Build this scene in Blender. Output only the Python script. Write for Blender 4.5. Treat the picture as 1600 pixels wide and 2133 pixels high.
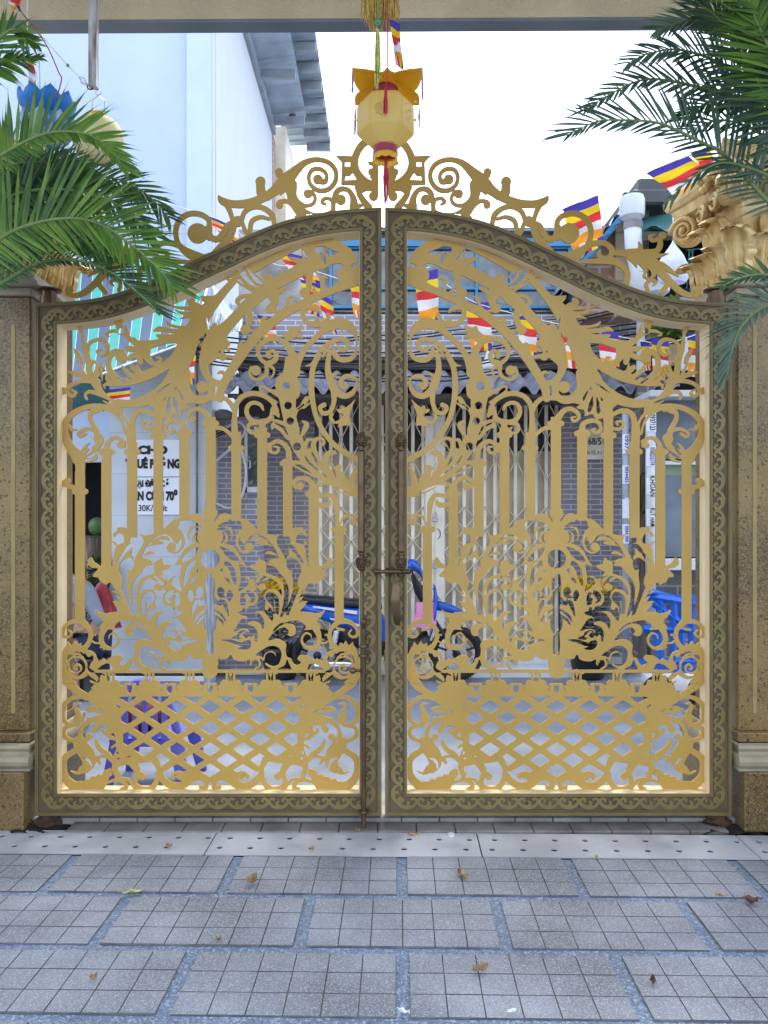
import bpy, bmesh, math, random
import numpy as np
from mathutils import Vector, Matrix
from mathutils.geometry import delaunay_2d_cdt
R = math.radians
random.seed(7)
for o in list(bpy.data.objects):
    bpy.data.objects.remove(o)
scene = bpy.context.scene
col = scene.collection

# ------------------------------------------------------------------ camera
F, HZ, CH = 1640.0, 1095.0, 1.5        # focal length and horizon in photo pixels, eye height
camd = bpy.data.cameras.new("camera")
cam = bpy.data.objects.new("camera", camd)
col.objects.link(cam)
cam.location = (0, 0, CH)
cam.rotation_euler = (R(90), 0, 0)
camd.sensor_fit = 'HORIZONTAL'
camd.sensor_width = 36.0
camd.lens = F / 1600.0 * 36.0
camd.shift_y = (HZ - 1066.5) / 1600.0
camd.clip_start = 0.05
camd.clip_end = 500
scene.camera = cam

# ------------------------------------------------------------------ light
SUN_EL, SUN_AZ = 62.0, 12.0             # high, from beyond the gate, hazy
world = bpy.data.worlds.new("World")
scene.world = world
world.use_nodes = True
wn, wl = world.node_tree.nodes, world.node_tree.links
sky = wn.new("ShaderNodeTexSky")
sky.sky_type = 'NISHITA'
sky.sun_disc = False
sky.sun_elevation = R(SUN_EL)
sky.sun_rotation = R(SUN_AZ)
sky.air_density = 1.0
sky.dust_density = 3.0
wmix = wn.new("ShaderNodeMix")
wmix.data_type = 'RGBA'
wmix.inputs[0].default_value = 0.72       # thin bright cloud over the blue
wl.new(sky.outputs[0], wmix.inputs[6])
wmix.inputs[7].default_value = (5.9, 6.8, 8.4, 1)
wl.new(wmix.outputs[2], wn["Background"].inputs[0])
wn["Background"].inputs[1].default_value = 0.15
sund = bpy.data.lights.new("sun", 'SUN')
sund.energy = 1.0
sund.angle = R(14)
sund.color = (1.0, 0.95, 0.86)
sun = bpy.data.objects.new("sun", sund)
col.objects.link(sun)
# the sun stands beyond the gate: it shines back towards the camera and down
az = R(SUN_AZ)
dirv = Vector((math.sin(az) * math.cos(R(SUN_EL)), math.cos(az) * math.cos(R(SUN_EL)), math.sin(R(SUN_EL))))
sun.rotation_euler = dirv.to_track_quat('Z', 'Y').to_euler()
scene.view_settings.view_transform = 'Standard'
scene.view_settings.look = 'None'
scene.view_settings.exposure = 1.42
scene.view_settings.gamma = 1.0
scene.cycles.max_bounces = 6
scene.cycles.transparent_max_bounces = 8

# ------------------------------------------------------------------ helpers
def P(px, py, d):
    """a photo pixel put at its real depth d in the place"""
    return Vector(((px - 800.0) * d / F, d, CH - (py - HZ) * d / F))

def tag(o, label=None, cat=None, group=None, kind=None):
    if label: o["label"] = label
    if cat: o["category"] = cat
    if group: o["group"] = group
    if kind: o["kind"] = kind
    return o

def empty(name, loc, label, cat, group=None):
    o = bpy.data.objects.new(name, None)
    o.empty_display_size = 0.1
    o.location = loc
    col.objects.link(o)
    return tag(o, label, cat, group)

def link(name, me, mat, parent=None, smooth=False):
    o = bpy.data.objects.new(name, me)
    col.objects.link(o)
    if mat is not None and not me.materials:
        for m in (mat if isinstance(mat, (list, tuple)) else [mat]):
            me.materials.append(m)
    if smooth:
        me.polygons.foreach_set("use_smooth", [True] * len(me.polygons))
    if parent is not None:
        o.parent = parent
        par = parent
        off = Vector((0, 0, 0))
        while par is not None:
            off += Vector(par.location)
            par = par.parent
        o.location = -off          # meshes are written in world space, roots are never rotated
    return o

class MB:
    """collects shapes (world space) for one mesh object"""
    def __init__(s):
        s.v, s.f, s.m = [], [], []
        s.mi = 0
    def add(s, vs, fs):
        b = len(s.v)
        s.v += [tuple(v) for v in vs]
        s.f += [tuple(b + i for i in f) for f in fs]
        s.m += [s.mi] * len(fs)
        return s
    def box(s, c, d, rot=None, ch=0.0):
        hx, hy, hz = d[0] / 2, d[1] / 2, d[2] / 2
        c = Vector(c)
        if ch <= 0:
            vs = [Vector((x, y, z)) for x in (-hx, hx) for y in (-hy, hy) for z in (-hz, hz)]
            fs = [(0, 1, 3, 2), (4, 6, 7, 5), (0, 4, 5, 1), (2, 3, 7, 6), (0, 2, 6, 4), (1, 5, 7, 3)]
        else:
            ch = min(ch, hx * .9, hy * .9, hz * .9)
            bm = bmesh.new()
            bmesh.ops.create_cube(bm, size=1.0)
            for v in bm.verts:
                v.co = Vector((v.co.x * d[0], v.co.y * d[1], v.co.z * d[2]))
            bmesh.ops.bevel(bm, geom=list(bm.edges), offset=ch, segments=1, affect='EDGES', profile=.5)
            bm.verts.index_update()
            vs = [v.co.copy() for v in bm.verts]
            fs = [tuple(v.index for v in f.verts) for f in bm.faces]
            bm.free()
        if rot is not None:
            M = rot if isinstance(rot, Matrix) else Matrix.Rotation(rot, 3, 'Z')
            vs = [M @ v for v in vs]
        return s.add([c + v for v in vs], fs)
    def box2(s, a, b, ch=0.0):
        a, b = Vector(a), Vector(b)
        return s.box((a + b) / 2, [abs(b[i] - a[i]) for i in range(3)], None, ch)
    def tube(s, pts, r, n=8, cap=True, closed=False, flat=1.0):
        pts = [Vector(p) for p in pts]
        m = len(pts)
        rs = r if isinstance(r, (list, tuple)) else [r] * m
        vs, fs = [], []
        up = None
        for i, p in enumerate(pts):
            if closed:
                t = (pts[(i + 1) % m] - pts[i - 1])
            else:
                t = (pts[min(i + 1, m - 1)] - pts[max(i - 1, 0)])
            if t.length < 1e-9: t = Vector((0, 0, 1))
            t.normalize()
            if up is None:
                up = Vector((0, 0, 1)) if abs(t.z) < .9 else Vector((1, 0, 0))
            u = up - t * up.dot(t)
            if u.length < 1e-6:
                u = Vector((0, 1, 0)) - t * t.y
            u.normalize()
            up = u
            w = t.cross(u)
            for k in range(n):
                a = 2 * math.pi * k / n
                vs.append(p + (u * math.cos(a) * flat + w * math.sin(a)) * rs[i])
        lim = m if closed else m - 1
        for i in range(lim):
            j = (i + 1) % m
            for k in range(n):
                l = (k + 1) % n
                fs.append((i * n + k, i * n + l, j * n + l, j * n + k))
        if cap and not closed:
            fs.append(tuple(range(n))[::-1])
            fs.append(tuple((m - 1) * n + k for k in range(n)))
        return s.add(vs, fs)
    def lathe(s, c, prof, n=20, axis='Z', cap=True, rot=None, a0=0.0):
        """prof: [(radius, height)] about an axis through c"""
        c = Vector(c)
        vs, fs = [], []
        for r, h in prof:
            for k in range(n):
                a = 2 * math.pi * k / n + a0
                v = Vector((math.cos(a) * r, math.sin(a) * r, h))
                if axis == 'Y': v = Vector((v.x, v.z, v.y))
                elif axis == 'X': v = Vector((v.z, v.x, v.y))
                if rot is not None: v = rot @ v
                vs.append(c + v)
        m = len(prof)
        for i in range(m - 1):
            for k in range(n):
                l = (k + 1) % n
                fs.append((i * n + k, i * n + l, (i + 1) * n + l, (i + 1) * n + k))
        if cap:
            fs.append(tuple(range(n))[::-1])
            fs.append(tuple((m - 1) * n + k for k in range(n)))
        return s.add(vs, fs)
    def prism(s, poly, axis_vec):
        """poly: 3-D outline, extruded along axis_vec"""
        n = len(poly)
        a = [Vector(p) for p in poly]
        b = [p + Vector(axis_vec) for p in a]
        fs = [tuple(range(n))[::-1], tuple(range(n, 2 * n))]
        fs += [(i, (i + 1) % n, n + (i + 1) % n, n + i) for i in range(n)]
        return s.add(a + b, fs)
    def grid(s, fn, nu, nv, thick=None):
        vs = [fn(i / nu, j / nv) for i in range(nu + 1) for j in range(nv + 1)]
        w = nv + 1
        fs = [(i * w + j, (i + 1) * w + j, (i + 1) * w + j + 1, i * w + j + 1) for i in range(nu) for j in range(nv)]
        return s.add(vs, fs)
    def mesh(s, name, fix=True):
        me = bpy.data.meshes.new(name)
        me.from_pydata(s.v, [], s.f)
        if any(s.m):
            me.polygons.foreach_set("material_index", s.m)
        if fix:
            bm = bmesh.new()
            bm.from_mesh(me)
            bmesh.ops.recalc_face_normals(bm, faces=bm.faces)
            bm.to_mesh(me)
            bm.free()
        me.update()
        return me
    def build(s, name, mat, parent=None, smooth=False, fix=True, autosmooth=None):
        o = link(name, s.mesh(name, fix), mat, parent, smooth)
        if autosmooth:
            md = o.data
            md.polygons.foreach_set("use_smooth", [True] * len(md.polygons))
            md.set_sharp_from_angle(angle=R(autosmooth))
        return o

def cr(pts, n=8, closed=False):
    """Catmull-Rom through points of any dimension"""
    p = [np.array(q, float) for q in pts]
    m = len(p)
    if m < 3 and not closed:
        return [p[0] + (p[-1] - p[0]) * t / n for t in range(n + 1)] if m == 2 else p
    out = []
    for i in range(m if closed else m - 1):
        if closed:
            a, b, c, d = p[i - 1], p[i], p[(i + 1) % m], p[(i + 2) % m]
        else:
            a = p[i - 1] if i > 0 else 2 * p[0] - p[1]
            b, c = p[i], p[i + 1]
            d = p[i + 2] if i + 2 < m else 2 * p[-1] - p[-2]
        for k in range(n):
            t = k / n
            out.append(.5 * (2 * b + (c - a) * t + (2 * a - 5 * b + 4 * c - d) * t * t + (3 * b - a - 3 * c + d) * t ** 3))
    if not closed:
        out.append(p[-1])
    return out

# ------------------------------------------------------------------ materials
def newmat(name):
    m = bpy.data.materials.new(name)
    m.use_nodes = True
    nt = m.node_tree
    return m, nt, nt.nodes, nt.links, nt.nodes["Principled BSDF"]

def mat(name, c, rough=.6, metal=0.0, var=.12, scale=6.0, bump=0.0, bscale=60.0, spec=.5, c2=None, detail=5, stretch=None, emit=None, trans=0.0, alpha=1.0, sub=0.0):
    m, nt, N, L, b = newmat(name)
    tc = N.new("ShaderNodeTexCoord")
    src = tc.outputs["Object"]
    if stretch:
        mp = N.new("ShaderNodeMapping")
        mp.inputs["Scale"].default_value = stretch
        L.new(src, mp.inputs[0])
        src = mp.outputs[0]
    nz = N.new("ShaderNodeTexNoise")
    nz.inputs["Scale"].default_value = scale
    nz.inputs["Detail"].default_value = detail
    L.new(src, nz.inputs["Vector"])
    rp = N.new("ShaderNodeValToRGB")
    c = tuple(c)[:3]
    lo = c2 if c2 else tuple(x * (1 - var) for x in c)
    hi = c if c2 else tuple(min(1, x * (1 + var)) for x in c)
    rp.color_ramp.elements[0].position, rp.color_ramp.elements[1].position = .36, .64
    rp.color_ramp.elements[0].color = (*lo, 1)
    rp.color_ramp.elements[1].color = (*hi, 1)
    L.new(nz.outputs[0], rp.inputs[0])
    L.new(rp.outputs[0], b.inputs["Base Color"])
    b.inputs["Roughness"].default_value = rough
    b.inputs["Metallic"].default_value = metal
    b.inputs["Specular IOR Level"].default_value = spec
    if bump > 0:
        n2 = N.new("ShaderNodeTexNoise")
        n2.inputs["Scale"].default_value = bscale
        n2.inputs["Detail"].default_value = 6
        L.new(src, n2.inputs["Vector"])
        bp = N.new("ShaderNodeBump")
        bp.inputs["Strength"].default_value = bump
        bp.inputs["Distance"].default_value = .02
        L.new(n2.outputs[0], bp.inputs["Height"])
        L.new(bp.outputs[0], b.inputs["Normal"])
    if emit:
        b.inputs["Emission Color"].default_value = (*emit[:3], 1)
        b.inputs["Emission Strength"].default_value = emit[3]
    if trans:
        b.inputs["Transmission Weight"].default_value = trans
    if alpha < 1:
        b.inputs["Alpha"].default_value = alpha
    if sub:
        b.inputs["Subsurface Weight"].default_value = sub
    return m

M = {}
M['gold'] = mat('gold_paint', (.475, .288, .056), .38, 0, .09, 1.7, .12, 260, .5, detail=9)
M['crest'] = M['gold']
M['olive'] = mat('olive_bronze_paint', (.185, .135, .047), .5, 0, .14, 5, .08, 150, .4)
M['brown'] = mat('brown_bronze_paint', (.118, .083, .043), .6, 0, .18, 6, .12, 200, .35)
M['relief'] = mat('relief_bronze_paint', (.195, .142, .05), .5, 0, .12, 8, .08, 180, .4)
M['bronze'] = mat('dark_bronze', (.12, .075, .04), .34, .65, .25, 12, .05, 90)
M['steel'] = mat('galvanised_steel', (.5, .5, .52), .4, .7, .2, 18, .05, 90)
M['rust'] = mat('rusty_iron', (.10, .055, .03), .8, .2, .5, 20, .4, 120)
M['cream'] = mat('lit_gold_paint', (.78, .62, .36), .5, 0, .06, 4, .05, 120, .4)
# ------------------------------------------------------------------ flat cut-out work: signed distance fields -> plates
class Plate:
    """union / cut of tapered strokes, discs and outlines in gate drawing units (photo pixels), then one solid plate"""
    def __init__(s, x0, y0, x1, y1, res=.8):
        s.x0, s.y0, s.res = x0, y0, res
        s.nx, s.ny = int((x1 - x0) / res) + 1, int((y1 - y0) / res) + 1
        s.f = np.full((s.ny, s.nx), 6.0, np.float32)
        s.o = (0, 0, 1.0)
        s.mir = None
    def at(s, ox, oy, k=4.0, flip=None):
        s.o, s.flip = (ox, oy, k), flip
        return s
    def tr(s, x, y):
        ox, oy, k = s.o
        if s.flip is not None:
            return s.flip - (ox + x / k), oy + y / k
        return ox + x / k, oy + y / k
    def _win(s, xa, ya, xb, yb, m=6):
        i0 = max(0, int((xa - m - s.x0) / s.res)); i1 = min(s.nx, int((xb + m - s.x0) / s.res) + 2)
        j0 = max(0, int((ya - m - s.y0) / s.res)); j1 = min(s.ny, int((yb + m - s.y0) / s.res) + 2)
        if i0 >= i1 or j0 >= j1: return None
        X = s.x0 + np.arange(i0, i1) * s.res
        Y = s.y0 + np.arange(j0, j1) * s.res
        return slice(j0, j1), slice(i0, i1), X[None, :], Y[:, None]
    def _cap(s, a, b, ra, rb, cut):
        w = s._win(min(a[0] - ra, b[0] - rb), min(a[1] - ra, b[1] - rb), max(a[0] + ra, b[0] + rb), max(a[1] + ra, b[1] + rb))
        if w is None: return
        sj, si, X, Y = w
        dx, dy = b[0] - a[0], b[1] - a[1]
        l2 = dx * dx + dy * dy + 1e-9
        t = np.clip(((X - a[0]) * dx + (Y - a[1]) * dy) / l2, 0, 1)
        d = np.hypot(X - a[0] - t * dx, Y - a[1] - t * dy) - (ra + t * (rb - ra))
        s._put(sj, si, d, cut)
    def _put(s, sj, si, d, cut):
        if cut: s.f[sj, si] = np.maximum(s.f[sj, si], -d)
        else: s.f[sj, si] = np.minimum(s.f[sj, si], d)
    def S(s, txt, cut=False, n=6):
        """strokes 'x,y,width x,y,width ...', several separated by ;"""
        for one in txt.split(';'):
            q = []
            for t in one.split():
                v = [float(z) for z in t.split(',')]
                if len(v) < 3: v.append(q[-1][2] * 2 * s.o[2] if q else 20)
                x, y = s.tr(v[0], v[1])
                q.append((x, y, v[2] / s.o[2] / 2))
            if not q: continue
            if len(q) == 1:
                s._cap(q[0][:2], q[0][:2], q[0][2], q[0][2], cut); continue
            c = cr(q, n)
            for a, b in zip(c[:-1], c[1:]):
                s._cap(a[:2], b[:2], max(a[2], .1), max(b[2], .1), cut)
        return s
    def C(s, txt): return s.S(txt, True)
    def G(s, txt, cut=False, smooth=False):
        """outlines"""
        for one in txt.split(';'):
            p = [s.tr(*[float(z) for z in t.split(',')][:2]) for t in one.split()]
            if smooth: p = [tuple(v) for v in cr(p, 5, True)]
            xs, ys = [v[0] for v in p], [v[1] for v in p]
            w = s._win(min(xs), min(ys), max(xs), max(ys))
            if w is None: continue
            sj, si, X, Y = w
            d = np.full((Y.shape[0], X.shape[1]), 1e9); ins = np.zeros(d.shape, bool)
            for (ax, ay), (bx, by) in zip(p, p[1:] + p[:1]):
                dx, dy = bx - ax, by - ay
                t = np.clip(((X - ax) * dx + (Y - ay) * dy) / (dx * dx + dy * dy + 1e-9), 0, 1)
                d = np.minimum(d, np.hypot(X - ax - t * dx, Y - ay - t * dy))
                if abs(dy) > 1e-9:
                    ins ^= ((ay > Y) != (by > Y)) & (X < dx * (Y - ay) / dy + ax)
            s._put(sj, si, np.where(ins, -d, d), cut)
        return s
    def less(s, other):
        """take another plate's shape away, so that the two butt edge to edge"""
        X = (s.x0 + np.arange(s.nx) * s.res - other.x0) / other.res
        Y = (s.y0 + np.arange(s.ny) * s.res - other.y0) / other.res
        ok = ((Y >= 0) & (Y < other.ny - 1))[:, None] & ((X >= 0) & (X < other.nx - 1))[None, :]
        xi, yi = np.clip(X.astype(int), 0, other.nx - 2), np.clip(Y.astype(int), 0, other.ny - 2)
        tx, ty = (X - xi)[None, :], (Y - yi)[:, None]
        g = other.f
        v = (g[yi][:, xi] * (1 - tx) + g[yi][:, xi + 1] * tx) * (1 - ty) + (g[yi + 1][:, xi] * (1 - tx) + g[yi + 1][:, xi + 1] * tx) * ty
        s.f = np.where(ok, np.maximum(s.f, -v), s.f)
        return s
    def soft(s, n=1, thin=0.0):
        f = np.clip(s.f + thin, -3, 3)
        for _ in range(n):
            g = np.pad(f, 1, mode='edge')
            f = (g[1:-1, :-2] + 2 * g[1:-1, 1:-1] + g[1:-1, 2:]) / 4
            g = np.pad(f, 1, mode='edge')
            f = (g[:-2, 1:-1] + 2 * g[1:-1, 1:-1] + g[2:, 1:-1]) / 4
        s.f = f
        return s
    def loops(s, tol=.16):
        f = s.f.copy()
        f[0, :] = f[-1, :] = 3; f[:, 0] = f[:, -1] = 3
        f[np.abs(f) < 1e-4] = 1e-4
        ins = f < 0
        code = ins[:-1, :-1] * 1 + ins[:-1, 1:] * 2 + ins[1:, 1:] * 4 + ins[1:, :-1] * 8
        js, is_ = np.nonzero((code > 0) & (code < 15))
        # edges: 0 top 1 right 2 bottom 3 left ; segments keep the inside on one side
        T = {1: [(3, 0)], 2: [(0, 1)], 3: [(3, 1)], 4: [(1, 2)], 5: [(3, 0), (1, 2)], 6: [(0, 2)], 7: [(3, 2)], 8: [(2, 3)],
             9: [(2, 0)], 10: [(0, 1), (2, 3)], 11: [(2, 1)], 12: [(1, 3)], 13: [(1, 0)], 14: [(0, 3)]}
        nxt = {}
        W = s.nx
        for j, i in zip(js.tolist(), is_.tolist()):
            for a, b in T[int(code[j, i])]:
                k = []
                for e in (a, b):
                    if e == 0: k.append((0, j, i))
                    elif e == 2: k.append((0, j + 1, i))
                    elif e == 3: k.append((1, j, i))
                    else: k.append((1, j, i + 1))
                nxt[k[0]] = k[1]
        def pos(k):
            o, j, i = k
            if o == 0:
                a, b = f[j, i], f[j, i + 1]
                return s.x0 + (i + a / (a - b)) * s.res, s.y0 + j * s.res
            a, b = f[j, i], f[j + 1, i]
            return s.x0 + i * s.res, s.y0 + (j + a / (a - b)) * s.res
        out, seen = [], set()
        for st in list(nxt):
            if st in seen: continue
            lp, k = [], st
            while k in nxt and k not in seen:
                seen.add(k); lp.append(pos(k)); k = nxt[k]
            if len(lp) < 8: continue
            p = np.array(lp)
            q = simplify(p, tol)
            if len(q) >= 3: out.append(q)
        return out
    def solid(s, d, th, yoff=0.0):
        """(verts, faces) in world space: front at depth d, thickness th"""
        lps = s.loops()
        v2, ed = [], []
        for lp in lps:
            b, n = len(v2), len(lp)
            v2 += [Vector(p) for p in lp]
            ed += [(b + i, b + (i + 1) % n) for i in range(n)]
        if not v2: return [], []
        vo, eo, fo, *_ = delaunay_2d_cdt(v2, ed, [], 0, 1e-5)
        cx = np.array([[(vo[f[0]].x + vo[f[1]].x + vo[f[2]].x) / 3, (vo[f[0]].y + vo[f[1]].y + vo[f[2]].y) / 3] for f in fo])
        gx = np.clip((cx[:, 0] - s.x0) / s.res, 0, s.nx - 1.001); gy = np.clip((cx[:, 1] - s.y0) / s.res, 0, s.ny - 1.001)
        ix, iy = gx.astype(int), gy.astype(int); tx, ty = gx - ix, gy - iy
        val = (s.f[iy, ix] * (1 - tx) + s.f[iy, ix + 1] * tx) * (1 - ty) + (s.f[iy + 1, ix] * (1 - tx) + s.f[iy + 1, ix + 1] * tx) * ty
        tri = [fo[i] for i in np.nonzero(val < 0)[0]]
        n = len(vo)
        vs = [P(v.x, v.y, d) for v in vo]
        vs += [v + Vector((0, th, 0)) for v in vs]
        cnt = {}
        fs = []
        for a, b, c in tri:
            A, B, Cc = vo[a], vo[b], vo[c]
            if (B.x - A.x) * (Cc.y - A.y) - (B.y - A.y) * (Cc.x - A.x) > 0: b, c = c, b
            # photo y runs down: this order faces the camera (-Y)
            fs.append((a, c, b)[::-1]); fs.append((a + n, c + n, b + n))
            for e in ((a, b), (b, c), (c, a)):
                if (e[1], e[0]) in cnt: del cnt[(e[1], e[0])]
                else: cnt[e] = 1
        for a, b in cnt: fs.append((b, a, a + n, b + n))
        return vs, fs

def simplify(p, tol):
    n = len(p)
    keep = np.zeros(n, bool)
    far = int(np.argmax(np.hypot(*(p - p[0]).T)))
    keep[0] = keep[far] = True
    st = [(0, far), (far, n)]
    while st:
        a, b = st.pop()
        if b - a < 2: continue
        A, B = p[a], p[b % n]
        d = B - A
        L = math.hypot(*d)
        q = p[a + 1:b]
        dist = np.abs((q[:, 0] - A[0]) * d[1] - (q[:, 1] - A[1]) * d[0]) / L if L > 1e-9 else np.hypot(*(q - A).T)
        k = int(np.argmax(dist))
        if dist[k] > tol:
            k += a + 1
            keep[k] = True
            st += [(a, k), (k, b)]
    return p[keep]

# ---- drawing of one leaf -------------------------------------------------
AX = 437.5                                   # the lower half of a leaf is symmetric about this line
def both(pl, fn):
    """draw the left half, then its mirror image"""
    for fl in (False, True):
        fn(lambda ox, oy, k=4.0: pl.at(ox, oy, k, 2 * AX if fl else None))
    pl.flip = None

def floral():
    p = Plate(110, 1030, 765, 1425)
    def half(at):
        # solid spray of leaves, then its openings
        at(220, 1060, 4.139)
        p.G("190,60 265,60 268,218 285,210 350,226 410,212 412,60 490,60 490,168 510,160 545,120 590,85 634,76 636,40 718,40 720,48 770,30 808,40 842,72 868,118 846,40 850,0 905,-40 905,1392 60,1392 20,1270 20,1050 0,1000 -40,962 0,905 20,890 120,882 60,820 135,815 75,745 125,760 92,700 60,650 30,612 0,600 0,520 62,512 72,345 105,302 155,290 158,262 140,222 105,214 85,230 80,248 58,240 60,210 95,187 92,157 150,152 185,162")
        for h in ("40,310 52,312 72,340 68,400 62,512 42,500", "95,462 120,415 150,380 160,390 130,440 105,468", "155,368 168,342 202,308 232,310 215,338 180,370 162,380",
                  "210,275 215,252 240,228 275,220 305,235 322,270 315,310 290,350 262,400 244,440 238,410 222,388 234,366 222,358 236,330 240,297 215,290",
                  "160,440 195,424 228,440 240,468 232,510 212,528 178,514 190,548 187,590 180,640 182,690 195,750 225,840 245,909 220,903 188,815 150,720 132,676 146,660 148,620 135,577 115,545 116,500 135,462",
                  "325,432 314,408 345,342 400,278 448,238 482,220 530,228 562,252 580,284 618,308 630,272 650,300 640,232 655,200 684,188 640,180 603,176 630,150 640,112 680,95 727,92 735,110 702,130 700,152 716,170 700,210 710,262 742,296 772,292 720,312 672,350 640,402 610,460 560,507 555,480 505,475 490,430 470,400 466,432 415,455 404,472 372,448",
                  "703,152 730,125 770,116 828,150 770,146 735,152", "842,180 800,164 750,175 722,220 730,270 747,297 742,250 752,215 775,192 810,182", "796,200 772,228 778,268 802,296 786,260 786,226",
                  "655,450 680,400 730,360 785,335 824,334 792,375 745,420 700,446", "672,662 680,580 690,530 720,480 760,450 792,448 790,470 750,500 725,545 705,620", "788,546 803,505 826,488 811,530", "728,637 745,605 772,596 752,630",
                  "485,545 520,530 555,510 600,495 647,484 640,530 632,590 600,574 570,585 545,607 510,577", "570,640 575,610 600,596 632,598 636,640 654,707 620,690 590,667",
                  "413,470 405,490 350,500 320,530 300,560 280,580 262,600 240,640 225,690 225,740 235,830 262,900 292,930 272,850 260,780 258,720 265,665 285,620 330,582 385,562 413,550 410,510",
                  "285,744 290,700 310,660 340,622 390,598 440,580 500,584 516,620 510,660 490,698 462,712 420,708 405,690 350,690 312,706"):
            p.G(h, True, True)
        p.S("600,178,60 652,228,40 668,290,30 645,350,28 600,378,26 555,366,26 532,335,30;568,326,80;600,330,18 590,360,14;400,286,20 460,256,32 520,252,42 552,274,16;345,338,8 400,306,26 460,292,42 497,294,16;312,408,8 345,392,24 390,378,36 427,386,14;290,450,60 360,446,34 412,462,10;350,430,16 315,430,8")
        p.S("450,676,74;375,590,12 420,606,32 442,632,12;450,582,20 490,612,38 496,642,10;465,700,20 505,655,18 510,610,10")
        p.S("845,585,50 842,610,40 870,640,20;800,610,50 850,665,20")
        at(220, 1220, 4.139)
        for h in ("315,244 308,180 314,105 345,70 390,57 416,80 420,110 395,145 360,180 346,240 334,236 322,244",
                  "370,302 430,228 490,218 547,230 500,236 462,258 440,300 436,335 446,374 462,335 492,312 530,303 568,313 570,285 590,262 625,255 657,235 622,218 615,190 594,194 600,215 575,208 562,182 520,175 495,150 485,120 490,80 517,44 470,52 428,44 442,100 425,135 434,185 425,210 396,213 390,190 370,210 358,250",
                  "513,102 530,65 560,48 582,44 580,80 605,62 632,75 637,162 600,162 595,130 575,105 550,112 545,130 562,147 533,140",
                  "705,85 728,40 753,75 740,137", "763,102 795,80 775,55 805,10 836,35 830,85 795,106", "742,262 750,180 770,135 792,128 786,175 765,215", "805,168 812,105 850,95 858,152",
                  "78,362 95,330 140,304 200,307 247,322 190,330 160,360 158,402 180,436 215,437 238,424 225,395 250,365 290,370 340,400 398,470 340,456 285,465 250,490 238,520 245,555 235,612 200,625 185,660 155,682 112,660 145,645 147,615 120,600 90,606 40,618 20,615 18,545 18,440 18,386 60,384 112,390",
                  "493,412 520,360 575,340 580,320 575,300 600,282 635,300 660,340 692,392 640,375 590,372 560,395 555,442 520,420 508,480 499,470", "568,412 600,387 650,400 665,430 714,453 660,467 640,460 645,435 620,425 595,452 575,437",
                  "548,502 560,474 600,480 625,495 680,480 740,465 797,470 720,490 660,515 635,520 610,505 625,530 657,545 600,554 565,537",
                  "288,600 300,550 345,524 400,530 460,565 507,602 470,606 440,632 425,660 410,670 385,684 350,692 310,672",
                  "376,724 420,690 440,655 472,632 455,680 480,715 492,724", "484,668 500,645 530,650 546,680 520,706 490,697", "190,724 215,690 235,642 255,690 312,724",
                  "535,723 562,680 560,640 600,656 650,656 700,640 722,598 745,630 790,641 829,635 825,680 837,723"):
            p.G(h, True, True)
        p.C("262,325,8 300,340,12 357,392,6;768,307,8 800,255,15 862,210,10;785,332,8 815,290,16 860,262,12")
        p.S("352,90,6 345,150,16 338,250,12;440,640,24 425,592,18 380,570,16 345,584,15 334,610,13 345,630,10;548,690,14 530,655,14 505,658,12 508,680,14;600,395,20 640,432,22 660,450,10;590,90,40 560,125,26")
        at(60, 1040)
        p.C("1510,630,44 1510,660,66 1510,720,76 1510,760,70 1510,800,60 1510,850,72 1510,905,46 1510,960,60 1510,1010,98 1510,1060,92 1510,1110,46 1510,1210,56 1510,1285,44")
        p.S("1510,330,196;1510,115,124;1510,110,80 1510,230,70;1510,498,256"); p.C("1510,498,152")
        p.S("1470,690,16 1448,715,30 1462,760,14;1485,640,40 1462,610,40;1470,800,12 1440,830,40")
        p.G("605,560 545,520 520,476 492,490 483,540 520,575 572,580 528,628 530,652 575,655 592,690 650,722 682,660 700,680 738,735 775,735 772,680 750,620 760,540 700,500 690,560")
        p.S("645,520,82 645,600,110 690,640,120;680,345,10 715,365,24 735,405,12 720,420,8")
        p.S("655,700,10 690,690,26 740,790,10;690,850,8 740,870,40 790,920,60;680,765,8 720,775,22 745,800,8;600,1000,12 560,930,24;560,932,10 600,965,46 680,985,66 740,975,60")
        p.S("582,1085,8 620,1048,42 710,1000,60;680,1010,72 622,1090,60 600,1160,46 622,1222,46 682,1245,36 735,1210,30 745,1160,26 712,1117,24 672,1132,20 664,1168,12;620,1230,36 578,1236,8;650,1240,30 605,1262,8")
        p.G("562,1368 592,1345 620,1318 640,1340 695,1300 768,1294 782,1330 750,1370 800,1392 830,1345 868,1318 860,1360 840,1400 832,1428 750,1428 716,1390 650,1370 602,1392 575,1418 556,1400")
        p.S("480,1435,32 1510,1435,32"); p.S("1510,1350,120 1510,1430,136")
        # side medallion
        p.S("440,1010,60 345,1025,44 290,1075,36 282,1130,36 320,1150,28 355,1122,24 332,1090,22;440,1020,60 500,1080,42 512,1150,42 482,1220,48 425,1262,60;395,1090,26 438,1082,30 468,1066,12;505,1160,20 540,1195,20 580,1200,22 600,1185,20;520,1150,10 545,1128,20 560,1150,8;525,1150,30 520,1130,20")
        p.G("296,1265 318,1178 352,1215 380,1170 402,1208 434,1190 442,1240 470,1252 470,1290 340,1300")
        p.S("320,1250,60 282,1340,56 285,1430,64 335,1515,72 400,1580,64 470,1650,60;460,1262,34 530,1290,38 562,1350,30;470,1270,20 500,1300,40;545,1350,50 530,1420,76 500,1450,60 540,1500,80;560,1370,20 600,1340,12")
        p.S("395,1398,190"); p.C("395,1398,146"); p.S("468,1440,24 430,1475,24;345,1330,16 400,1290,24 455,1325,16;340,1440,30 360,1480,24 420,1490,30 470,1470,30")
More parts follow.
